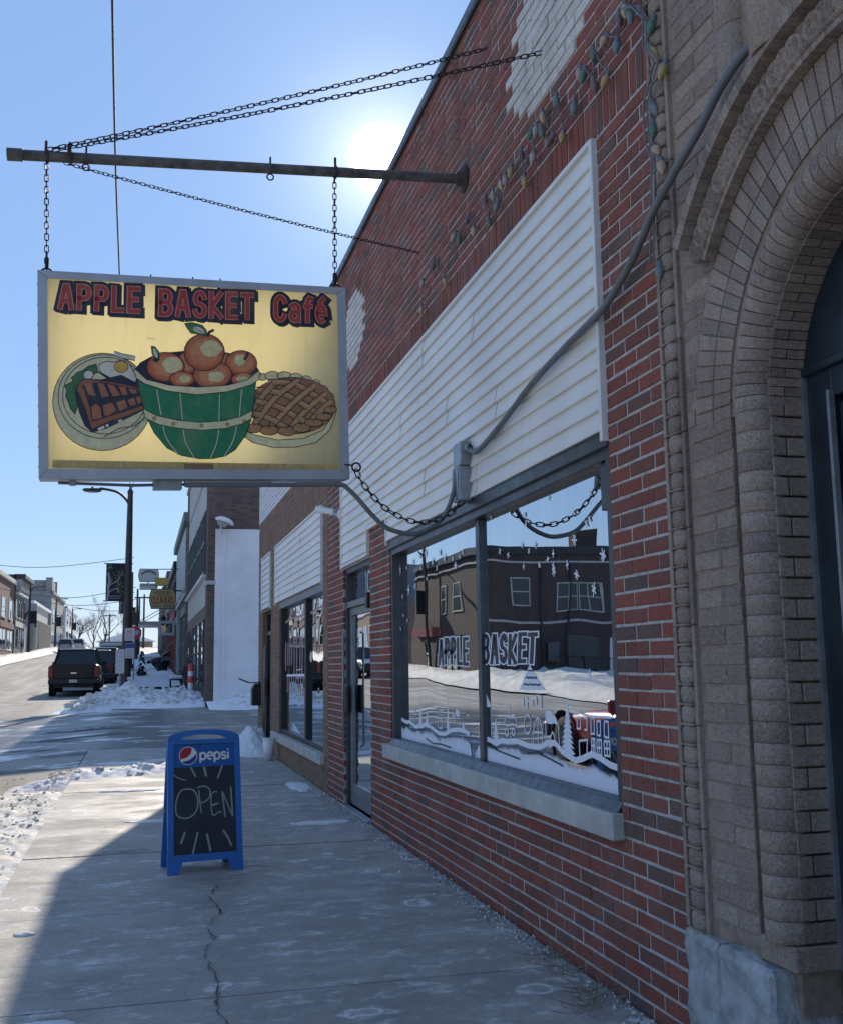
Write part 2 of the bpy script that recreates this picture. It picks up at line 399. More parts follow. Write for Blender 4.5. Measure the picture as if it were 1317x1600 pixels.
def ink(r, g, b):
    """sign paint on translucent acrylic: brushy, slightly see-through to the daylight behind"""
    key = (r, g, b)
    if key in _ic: return _ic[key]
    m, nt, bs = nm('ink_%02x%02x%02x' % tuple(int(255*x**.4545) for x in key)); k = NT(nt); w = k.coord('Object', (1,1,1))
    f = k.noise(26, 6, .7, w); c = k.mix(k.ramp(f, [(.3, 0.0), (.7, 1.0)]), tuple(x*.78 for x in key), tuple(min(.85, x*1.2) for x in key))
    fade = k.ramp(k.noise(4, 6, .7, k.coord('Object', (1,1,.5))), [(.5, 0.0), (.8, .28)]); c = k.mix(fade, c, (.5,.42,.27))
    k.l(c, bs.inputs['Base Color']); bs.inputs['Roughness'].default_value = .45
    tl = k.n('ShaderNodeBsdfTranslucent'); k.l(c, tl.inputs['Color']); mx = k.n('ShaderNodeMixShader'); mx.inputs[0].default_value = .06
    k.l(bs.outputs[0], mx.inputs[1]); k.l(tl.outputs[0], mx.inputs[2]); k.l(mx.outputs[0], nt.nodes['Material Output'].inputs['Surface'])
    _ic[key] = m; return m
def far_brick(name, c1, c2, mort):
    m, nt, b = nm(name); k = NT(nt); t = k.n('ShaderNodeNewGeometry'); sx = k.n('ShaderNodeSeparateXYZ'); k.l(t.outputs['Position'], sx.inputs[0])
    cb = k.n('ShaderNodeCombineXYZ'); k.l(k.math('ADD', sx.outputs['X'], sx.outputs['Y']), cb.inputs['X']); k.l(sx.outputs['Z'], cb.inputs['Y'])
    br = k.n('ShaderNodeTexBrick'); k.l(cb.outputs[0], br.inputs['Vector']); br.inputs['Scale'].default_value = 1.0
    br.inputs['Brick Width'].default_value = .23; br.inputs['Row Height'].default_value = .078; br.inputs['Mortar Size'].default_value = .007
    br.inputs['Color1'].default_value = (*c1, 1); br.inputs['Color2'].default_value = (*c2, 1); br.inputs['Mortar'].default_value = (*mort, 1)
    st = k.ramp(k.noise(.7, 6, .65, k.world((1,1,.5))), [(.4, 0.0), (.75, .5)]); k.l(k.mix(st, br.outputs['Color'], tuple(x*.5 for x in c1)), b.inputs['Base Color']); b.inputs['Roughness'].default_value = .9; return m
def car_paint(name, col, rough=.28):
    return plain(name, col, rough, .2, .05, 4, 0, .4)

def gz(Y):
    pts = [(-60,0),(0,0),(20,.08),(33,.2),(46,.41),(58,.75),(70,1.1),(91,1.95),(125,3.0),(150,3.8),(200,5.1),(260,6.3),(400,7.2),(3000,7.4)]
    if Y <= pts[0][0]: return 0.0
    for (a, za), (b, zb) in zip(pts, pts[1:]):
        if Y <= b: return za+(zb-za)*(Y-a)/(b-a)
    return pts[-1][1]
def fbm(x, y, z=0, o=5, lac=2.1):
    return noise.fractal(Vector((x, y, z)), .9, lac, o)

# measured outlines (metres) of the sign art, window painting, lamps and cables
SIGN = {"inner":[[0.045,1.148],[1.722,1.159],[1.717,0.039],[0.04,0.062]],"apple":[[0.097,0.954],[0.564,0.951],[0.569,1.116],[0.101,1.111]],"basketw":[[0.646,0.94],[1.218,0.942],[1.221,1.115],[0.651,1.111]],"cafe":[[1.312,0.939],[1.659,0.94],[1.662,1.114],[1.319,1.113]],"band":[[0.073,0.107],[1.718,0.088],[1.717,0.042],[0.073,0.062]],"bandp":[[0.792,0.091],[0.957,0.087],[0.957,0.057],[0.791,0.059]],"rimback":[[0.519,0.62],[0.551,0.665],[0.615,0.704],[0.7,0.729],[0.815,0.745],[0.931,0.751],[1.048,0.742],[1.151,0.716],[1.217,0.665],[1.236,0.628],[1.163,0.573],[1.045,0.547],[0.87,0.532],[0.712,0.538],[0.585,0.568]],"rimfront":[[0.513,0.624],[0.526,0.627],[0.585,0.571],[0.712,0.542],[0.87,0.535],[1.045,0.551],[1.164,0.588],[1.227,0.643],[1.239,0.628],[1.226,0.59],[1.186,0.558],[1.044,0.513],[0.869,0.49],[0.698,0.508],[0.571,0.548],[0.529,0.576]],"body":[[0.536,0.562],[0.571,0.548],[0.698,0.508],[0.869,0.49],[1.044,0.513],[1.186,0.558],[1.211,0.574],[1.199,0.469],[1.179,0.348],[1.14,0.25],[1.083,0.171],[1.024,0.134],[0.951,0.119],[0.878,0.117],[0.778,0.135],[0.694,0.178],[0.624,0.265],[0.576,0.366],[0.553,0.468]],"hoop":[[0.564,0.402],[0.639,0.364],[0.752,0.34],[0.881,0.329],[1.027,0.342],[1.116,0.368],[1.188,0.405],[1.179,0.355],[1.13,0.326],[1.026,0.296],[0.895,0.284],[0.766,0.292],[0.653,0.312],[0.573,0.35]],"rivets":[[0.626,0.348],[0.731,0.317],[0.891,0.309],[1.04,0.32],[1.139,0.343]],"staves":[[[0.641,0.514],[0.663,0.368]],[[0.771,0.494],[0.784,0.344]],[[0.997,0.496],[0.992,0.34]],[[1.126,0.53],[1.11,0.366]],[[0.674,0.304],[0.694,0.23],[0.76,0.138]],[[0.787,0.282],[0.801,0.209],[0.847,0.121]],[[0.99,0.288],[0.974,0.203],[0.939,0.12]],[[1.093,0.311],[1.069,0.219],[1.018,0.133]]],"apples":[[[[0.875,0.676],[0.872,0.658],[0.866,0.642],[0.856,0.628],[0.844,0.617],[0.829,0.61],[0.813,0.607],[0.797,0.609],[0.783,0.615],[0.771,0.625],[0.761,0.639],[0.756,0.654],[0.754,0.672],[0.756,0.689],[0.762,0.705],[0.772,0.719],[0.785,0.73],[0.799,0.738],[0.815,0.74],[0.831,0.739],[0.845,0.733],[0.858,0.723],[0.867,0.709],[0.873,0.693]],[[0.817,0.674],[0.817,0.672],[0.816,0.671],[0.815,0.671],[0.813,0.671],[0.812,0.671],[0.811,0.672],[0.811,0.674],[0.811,0.675],[0.812,0.676],[0.813,0.677],[0.815,0.677],[0.816,0.676],[0.817,0.675]]],[[[1.091,0.676],[1.089,0.658],[1.083,0.642],[1.073,0.627],[1.061,0.616],[1.046,0.609],[1.031,0.606],[1.016,0.608],[1.002,0.615],[0.99,0.625],[0.981,0.638],[0.975,0.654],[0.974,0.672],[0.976,0.689],[0.982,0.706],[0.991,0.72],[1.004,0.731],[1.018,0.738],[1.033,0.741],[1.048,0.74],[1.062,0.733],[1.075,0.723],[1.084,0.709],[1.089,0.693]],[[1.035,0.674],[1.035,0.673],[1.034,0.671],[1.033,0.671],[1.031,0.671],[1.03,0.671],[1.029,0.672],[1.029,0.674],[1.03,0.675],[1.03,0.676],[1.032,0.677],[1.033,0.677],[1.034,0.676],[1.035,0.675]]],[[[0.799,0.651],[0.795,0.629],[0.784,0.608],[0.767,0.589],[0.745,0.575],[0.719,0.566],[0.691,0.562],[0.664,0.564],[0.638,0.572],[0.616,0.585],[0.6,0.602],[0.59,0.622],[0.586,0.644],[0.59,0.666],[0.601,0.687],[0.618,0.705],[0.64,0.719],[0.666,0.729],[0.693,0.733],[0.721,0.731],[0.747,0.723],[0.769,0.711],[0.785,0.693],[0.796,0.673]],[[0.797,0.666],[0.79,0.641],[0.772,0.621],[0.746,0.609],[0.717,0.608],[0.692,0.618],[0.674,0.637],[0.668,0.661],[0.675,0.686],[0.693,0.706],[0.719,0.718],[0.747,0.719],[0.773,0.709],[0.791,0.69]]],[[[1.219,0.688],[1.216,0.668],[1.206,0.65],[1.191,0.633],[1.171,0.621],[1.148,0.613],[1.124,0.609],[1.1,0.611],[1.078,0.618],[1.059,0.629],[1.044,0.644],[1.035,0.662],[1.032,0.681],[1.036,0.701],[1.045,0.719],[1.06,0.735],[1.08,0.748],[1.102,0.756],[1.127,0.76],[1.151,0.758],[1.173,0.751],[1.192,0.74],[1.207,0.725],[1.216,0.707]],[[1.158,0.705],[1.154,0.687],[1.143,0.673],[1.127,0.664],[1.109,0.664],[1.093,0.671],[1.082,0.685],[1.078,0.702],[1.083,0.72],[1.094,0.735],[1.11,0.743],[1.128,0.744],[1.144,0.737],[1.155,0.723]]],[[[0.856,0.582],[0.853,0.57],[0.846,0.559],[0.834,0.55],[0.819,0.542],[0.802,0.537],[0.783,0.535],[0.765,0.536],[0.748,0.54],[0.733,0.547],[0.722,0.556],[0.715,0.566],[0.713,0.577],[0.715,0.589],[0.722,0.6],[0.734,0.609],[0.749,0.617],[0.766,0.622],[0.785,0.624],[0.803,0.623],[0.821,0.619],[0.835,0.613],[0.847,0.604],[0.854,0.593]],[[0.84,0.583],[0.836,0.571],[0.825,0.561],[0.81,0.556],[0.792,0.555],[0.777,0.56],[0.766,0.569],[0.763,0.58],[0.767,0.592],[0.777,0.602],[0.793,0.607],[0.81,0.608],[0.826,0.603],[0.836,0.594]]],[[[1.203,0.589],[1.2,0.578],[1.193,0.568],[1.182,0.559],[1.168,0.552],[1.151,0.547],[1.133,0.545],[1.116,0.546],[1.099,0.55],[1.085,0.556],[1.075,0.564],[1.068,0.574],[1.066,0.585],[1.069,0.596],[1.075,0.606],[1.086,0.615],[1.101,0.623],[1.117,0.627],[1.135,0.629],[1.152,0.628],[1.169,0.625],[1.183,0.618],[1.194,0.61],[1.2,0.6]],[[1.173,0.593],[1.169,0.584],[1.157,0.577],[1.14,0.573],[1.122,0.572],[1.105,0.576],[1.094,0.582],[1.09,0.59],[1.094,0.599],[1.106,0.606],[1.122,0.61],[1.141,0.611],[1.157,0.608],[1.169,0.601]]],[[[1.072,0.615],[1.068,0.594],[1.056,0.574],[1.038,0.556],[1.014,0.542],[0.986,0.533],[0.957,0.53],[0.927,0.532],[0.9,0.539],[0.877,0.551],[0.859,0.568],[0.848,0.587],[0.845,0.608],[0.849,0.629],[0.861,0.649],[0.879,0.667],[0.902,0.681],[0.93,0.69],[0.959,0.694],[0.989,0.692],[1.016,0.685],[1.04,0.672],[1.058,0.656],[1.069,0.636]],[[1.035,0.602],[1.03,0.586],[1.014,0.572],[0.992,0.564],[0.967,0.564],[0.945,0.57],[0.929,0.583],[0.924,0.599],[0.93,0.615],[0.946,0.628],[0.968,0.636],[0.993,0.637],[1.015,0.631],[1.03,0.618]]],[[[1.03,0.746],[1.026,0.717],[1.014,0.69],[0.995,0.667],[0.97,0.649],[0.942,0.637],[0.912,0.632],[0.882,0.635],[0.854,0.645],[0.83,0.661],[0.812,0.683],[0.801,0.709],[0.798,0.737],[0.802,0.765],[0.814,0.792],[0.832,0.815],[0.857,0.833],[0.885,0.845],[0.915,0.85],[0.945,0.848],[0.973,0.838],[0.997,0.822],[1.015,0.8],[1.027,0.774]],[[1.026,0.769],[1.019,0.744],[0.998,0.724],[0.968,0.712],[0.936,0.711],[0.907,0.721],[0.887,0.74],[0.88,0.764],[0.888,0.789],[0.908,0.809],[0.938,0.821],[0.97,0.823],[0.999,0.813],[1.019,0.794]]]],"stems":[[[0.932,0.837],[0.944,0.862],[0.971,0.876]],[[1.145,0.705],[1.157,0.723],[1.17,0.754]],[[0.622,0.689],[0.65,0.678]]],"leaves":[[[0.803,0.906],[0.846,0.914],[0.904,0.9],[0.927,0.872],[0.932,0.837],[0.889,0.845],[0.838,0.851],[0.817,0.88]],[[0.613,0.765],[0.633,0.763],[0.655,0.734],[0.657,0.687],[0.635,0.692],[0.618,0.721]]],"leafin":[[[0.849,0.889],[0.886,0.889],[0.912,0.872],[0.921,0.849],[0.881,0.855],[0.857,0.867]],[[0.623,0.752],[0.632,0.751],[0.646,0.728],[0.65,0.699],[0.635,0.704],[0.625,0.724]]],"plates":[[[0.613,0.444],[0.61,0.4],[0.599,0.357],[0.582,0.316],[0.559,0.278],[0.531,0.244],[0.498,0.215],[0.461,0.192],[0.422,0.175],[0.381,0.164],[0.339,0.161],[0.297,0.164],[0.257,0.173],[0.218,0.189],[0.183,0.211],[0.152,0.239],[0.125,0.272],[0.104,0.308],[0.089,0.347],[0.079,0.389],[0.076,0.432],[0.08,0.475],[0.09,0.517],[0.106,0.557],[0.128,0.595],[0.155,0.629],[0.186,0.658],[0.222,0.682],[0.261,0.7],[0.302,0.712],[0.344,0.717],[0.386,0.715],[0.427,0.706],[0.466,0.691],[0.503,0.669],[0.535,0.641],[0.563,0.609],[0.585,0.572],[0.601,0.531],[0.611,0.488]],[[0.604,0.475],[0.6,0.437],[0.591,0.4],[0.575,0.364],[0.554,0.332],[0.527,0.302],[0.497,0.277],[0.463,0.257],[0.426,0.242],[0.388,0.233],[0.349,0.23],[0.31,0.232],[0.272,0.24],[0.237,0.254],[0.204,0.273],[0.175,0.296],[0.15,0.324],[0.131,0.355],[0.116,0.39],[0.107,0.425],[0.105,0.462],[0.108,0.499],[0.117,0.536],[0.132,0.571],[0.152,0.603],[0.177,0.632],[0.207,0.657],[0.24,0.678],[0.276,0.694],[0.314,0.704],[0.353,0.708],[0.393,0.707],[0.431,0.7],[0.467,0.686],[0.501,0.668],[0.531,0.644],[0.557,0.616],[0.577,0.584],[0.592,0.549],[0.601,0.513]],[[0.59,0.48],[0.587,0.446],[0.578,0.411],[0.563,0.379],[0.543,0.349],[0.519,0.322],[0.491,0.299],[0.46,0.281],[0.426,0.267],[0.391,0.259],[0.355,0.256],[0.319,0.258],[0.284,0.265],[0.251,0.278],[0.221,0.295],[0.194,0.317],[0.171,0.342],[0.153,0.371],[0.139,0.402],[0.131,0.435],[0.129,0.469],[0.132,0.502],[0.14,0.536],[0.154,0.568],[0.173,0.598],[0.196,0.624],[0.224,0.647],[0.254,0.666],[0.287,0.681],[0.323,0.69],[0.359,0.694],[0.395,0.693],[0.43,0.686],[0.464,0.674],[0.495,0.657],[0.523,0.635],[0.546,0.609],[0.565,0.58],[0.579,0.548],[0.587,0.515]]],"lettuce":[[0.139,0.526],[0.186,0.549],[0.177,0.57],[0.208,0.601],[0.24,0.615],[0.268,0.639],[0.309,0.652],[0.318,0.606],[0.247,0.575],[0.215,0.531],[0.196,0.48],[0.209,0.416],[0.194,0.366],[0.169,0.398],[0.161,0.429],[0.145,0.465],[0.152,0.493]],"mush":[[0.295,0.591],[0.291,0.578],[0.281,0.568],[0.267,0.564],[0.254,0.567],[0.244,0.576],[0.24,0.589],[0.244,0.602],[0.254,0.612],[0.268,0.616],[0.281,0.613],[0.291,0.604]],"steakd":[[0.196,0.513],[0.233,0.567],[0.336,0.566],[0.446,0.596],[0.529,0.554],[0.571,0.497],[0.581,0.403],[0.471,0.342],[0.36,0.284],[0.285,0.262],[0.245,0.3],[0.216,0.373],[0.203,0.445]],"steakb":[[0.216,0.538],[0.243,0.562],[0.336,0.557],[0.446,0.543],[0.529,0.525],[0.568,0.49],[0.569,0.405],[0.471,0.361],[0.374,0.328],[0.287,0.283],[0.272,0.324],[0.252,0.396],[0.229,0.46],[0.207,0.505]],"steakm":[[0.233,0.531],[0.335,0.552],[0.529,0.519],[0.568,0.48],[0.567,0.424],[0.472,0.386],[0.375,0.354],[0.284,0.323],[0.273,0.403]],"cells":[[[0.243,0.539],[0.283,0.544],[0.307,0.469],[0.267,0.478]],[[0.315,0.544],[0.349,0.542],[0.379,0.47],[0.339,0.465]],[[0.37,0.54],[0.407,0.533],[0.438,0.479],[0.399,0.47]],[[0.429,0.53],[0.468,0.524],[0.48,0.483],[0.453,0.48]],[[0.484,0.521],[0.526,0.511],[0.531,0.489],[0.5,0.491]],[[0.282,0.408],[0.307,0.428],[0.331,0.405],[0.338,0.347],[0.288,0.335]],[[0.343,0.419],[0.396,0.435],[0.416,0.392],[0.371,0.359],[0.351,0.362]],[[0.417,0.435],[0.463,0.454],[0.479,0.411],[0.438,0.387]],[[0.479,0.451],[0.514,0.467],[0.528,0.426],[0.494,0.417]],[[0.524,0.467],[0.552,0.479],[0.56,0.442],[0.536,0.432]]],"dash":[[[0.317,0.279],[0.351,0.296]],[[0.359,0.3],[0.374,0.307]],[[0.428,0.326],[0.448,0.335]]],"egg":[[0.32,0.635],[0.331,0.657],[0.364,0.671],[0.405,0.667],[0.454,0.682],[0.491,0.662],[0.509,0.627],[0.536,0.591],[0.522,0.554],[0.473,0.545],[0.432,0.566],[0.384,0.579],[0.336,0.604]],"yolk":[[0.485,0.643],[0.481,0.629],[0.47,0.617],[0.455,0.61],[0.438,0.609],[0.422,0.615],[0.411,0.626],[0.408,0.641],[0.412,0.655],[0.423,0.667],[0.438,0.674],[0.456,0.675],[0.471,0.669],[0.482,0.658]],"eggdark":[[0.309,0.613],[0.377,0.564],[0.473,0.535],[0.557,0.541],[0.529,0.584],[0.418,0.595]],"bone":[[0.406,0.719],[0.447,0.705],[0.524,0.693]],"nap":[[0.346,0.238],[0.429,0.288],[0.512,0.304],[0.569,0.344]],"pan":[[1.144,0.288],[1.196,0.264],[1.337,0.233],[1.49,0.244],[1.614,0.298],[1.681,0.403],[1.693,0.45],[1.691,0.396],[1.653,0.298],[1.566,0.221],[1.443,0.192],[1.306,0.189],[1.187,0.216],[1.131,0.255]],"crust":[[1.69,0.447],[1.685,0.416],[1.673,0.387],[1.652,0.36],[1.625,0.335],[1.592,0.313],[1.554,0.295],[1.512,0.282],[1.467,0.274],[1.421,0.271],[1.376,0.273],[1.332,0.28],[1.292,0.291],[1.255,0.308],[1.224,0.328],[1.199,0.351],[1.18,0.378],[1.169,0.406],[1.166,0.435],[1.17,0.464],[1.182,0.493],[1.201,0.52],[1.228,0.545],[1.26,0.566],[1.297,0.584],[1.338,0.598],[1.382,0.607],[1.428,0.611],[1.474,0.61],[1.518,0.604],[1.56,0.592],[1.597,0.576],[1.63,0.556],[1.656,0.532],[1.675,0.505],[1.687,0.476]],"latA":[[[1.18,0.405],[1.282,0.531],[1.344,0.583]],[[1.196,0.321],[1.327,0.487],[1.466,0.594]],[[1.278,0.29],[1.417,0.443],[1.565,0.566]],[[1.399,0.285],[1.508,0.415],[1.634,0.517]],[[1.506,0.308],[1.585,0.401],[1.664,0.472]]],"latB":[[[1.283,0.576],[1.435,0.573],[1.587,0.493],[1.671,0.434]],[[1.215,0.529],[1.373,0.511],[1.539,0.423],[1.623,0.371]],[[1.184,0.465],[1.326,0.438],[1.461,0.368],[1.537,0.321]],[[1.175,0.393],[1.28,0.365],[1.414,0.292]]],"fcrust":[[[1.247,0.301],[1.242,0.289],[1.227,0.28],[1.207,0.274],[1.184,0.274],[1.164,0.279],[1.15,0.288],[1.146,0.3],[1.151,0.311],[1.165,0.321],[1.185,0.327],[1.208,0.327],[1.228,0.322],[1.242,0.313]],[[1.343,0.291],[1.337,0.278],[1.321,0.268],[1.298,0.262],[1.272,0.262],[1.25,0.267],[1.234,0.277],[1.229,0.289],[1.235,0.301],[1.25,0.311],[1.274,0.317],[1.299,0.318],[1.322,0.313],[1.337,0.303]],[[1.449,0.288],[1.443,0.276],[1.427,0.266],[1.404,0.26],[1.378,0.26],[1.355,0.265],[1.339,0.274],[1.334,0.286],[1.34,0.298],[1.356,0.307],[1.379,0.313],[1.405,0.314],[1.428,0.309],[1.444,0.299]],[[1.534,0.309],[1.528,0.297],[1.512,0.287],[1.49,0.281],[1.466,0.281],[1.444,0.286],[1.429,0.295],[1.424,0.307],[1.429,0.319],[1.445,0.329],[1.467,0.334],[1.491,0.335],[1.513,0.33],[1.529,0.321]],[[1.609,0.341],[1.603,0.331],[1.587,0.322],[1.565,0.317],[1.54,0.317],[1.518,0.321],[1.503,0.329],[1.498,0.339],[1.503,0.349],[1.519,0.357],[1.541,0.362],[1.566,0.362],[1.588,0.358],[1.603,0.35]],[[1.665,0.378],[1.66,0.369],[1.646,0.361],[1.626,0.357],[1.604,0.356],[1.584,0.36],[1.571,0.367],[1.566,0.377],[1.571,0.386],[1.585,0.394],[1.605,0.398],[1.627,0.399],[1.647,0.395],[1.661,0.388]],[[1.698,0.422],[1.693,0.413],[1.682,0.406],[1.665,0.402],[1.647,0.402],[1.631,0.405],[1.62,0.412],[1.617,0.42],[1.621,0.429],[1.632,0.436],[1.648,0.441],[1.666,0.441],[1.683,0.437],[1.694,0.431]]],"bcrust":[[[1.284,0.61],[1.28,0.6],[1.271,0.593],[1.258,0.588],[1.243,0.588],[1.23,0.592],[1.221,0.599],[1.218,0.608],[1.221,0.617],[1.23,0.625],[1.244,0.629],[1.258,0.63],[1.272,0.626],[1.281,0.619]],[[1.357,0.618],[1.352,0.606],[1.339,0.596],[1.321,0.59],[1.301,0.59],[1.283,0.594],[1.27,0.604],[1.266,0.615],[1.271,0.627],[1.283,0.637],[1.302,0.643],[1.322,0.644],[1.34,0.639],[1.352,0.63]],[[1.425,0.622],[1.421,0.611],[1.409,0.602],[1.391,0.597],[1.373,0.596],[1.355,0.601],[1.344,0.609],[1.34,0.619],[1.344,0.63],[1.356,0.638],[1.373,0.644],[1.392,0.644],[1.409,0.64],[1.421,0.632]],[[1.489,0.613],[1.485,0.602],[1.474,0.592],[1.459,0.587],[1.442,0.586],[1.427,0.591],[1.416,0.6],[1.413,0.611],[1.417,0.622],[1.427,0.631],[1.443,0.637],[1.46,0.637],[1.475,0.633],[1.486,0.624]],[[1.546,0.599],[1.542,0.589],[1.533,0.58],[1.519,0.575],[1.504,0.574],[1.49,0.579],[1.481,0.587],[1.478,0.597],[1.482,0.608],[1.491,0.617],[1.505,0.622],[1.52,0.623],[1.534,0.618],[1.543,0.61]],[[1.6,0.576],[1.596,0.565],[1.588,0.556],[1.576,0.55],[1.563,0.55],[1.551,0.555],[1.543,0.564],[1.541,0.575],[1.544,0.586],[1.552,0.595],[1.564,0.601],[1.577,0.601],[1.589,0.597],[1.597,0.588]],[[1.647,0.541],[1.644,0.529],[1.636,0.519],[1.625,0.513],[1.612,0.513],[1.601,0.518],[1.594,0.527],[1.591,0.539],[1.594,0.551],[1.602,0.561],[1.613,0.567],[1.626,0.567],[1.637,0.562],[1.645,0.553]],[[1.682,0.499],[1.679,0.487],[1.672,0.478],[1.662,0.473],[1.651,0.472],[1.641,0.477],[1.634,0.486],[1.632,0.497],[1.635,0.509],[1.642,0.518],[1.652,0.523],[1.663,0.524],[1.673,0.519],[1.68,0.51]]],"scratch":[[0.588,0.811],[0.63,0.807]]}
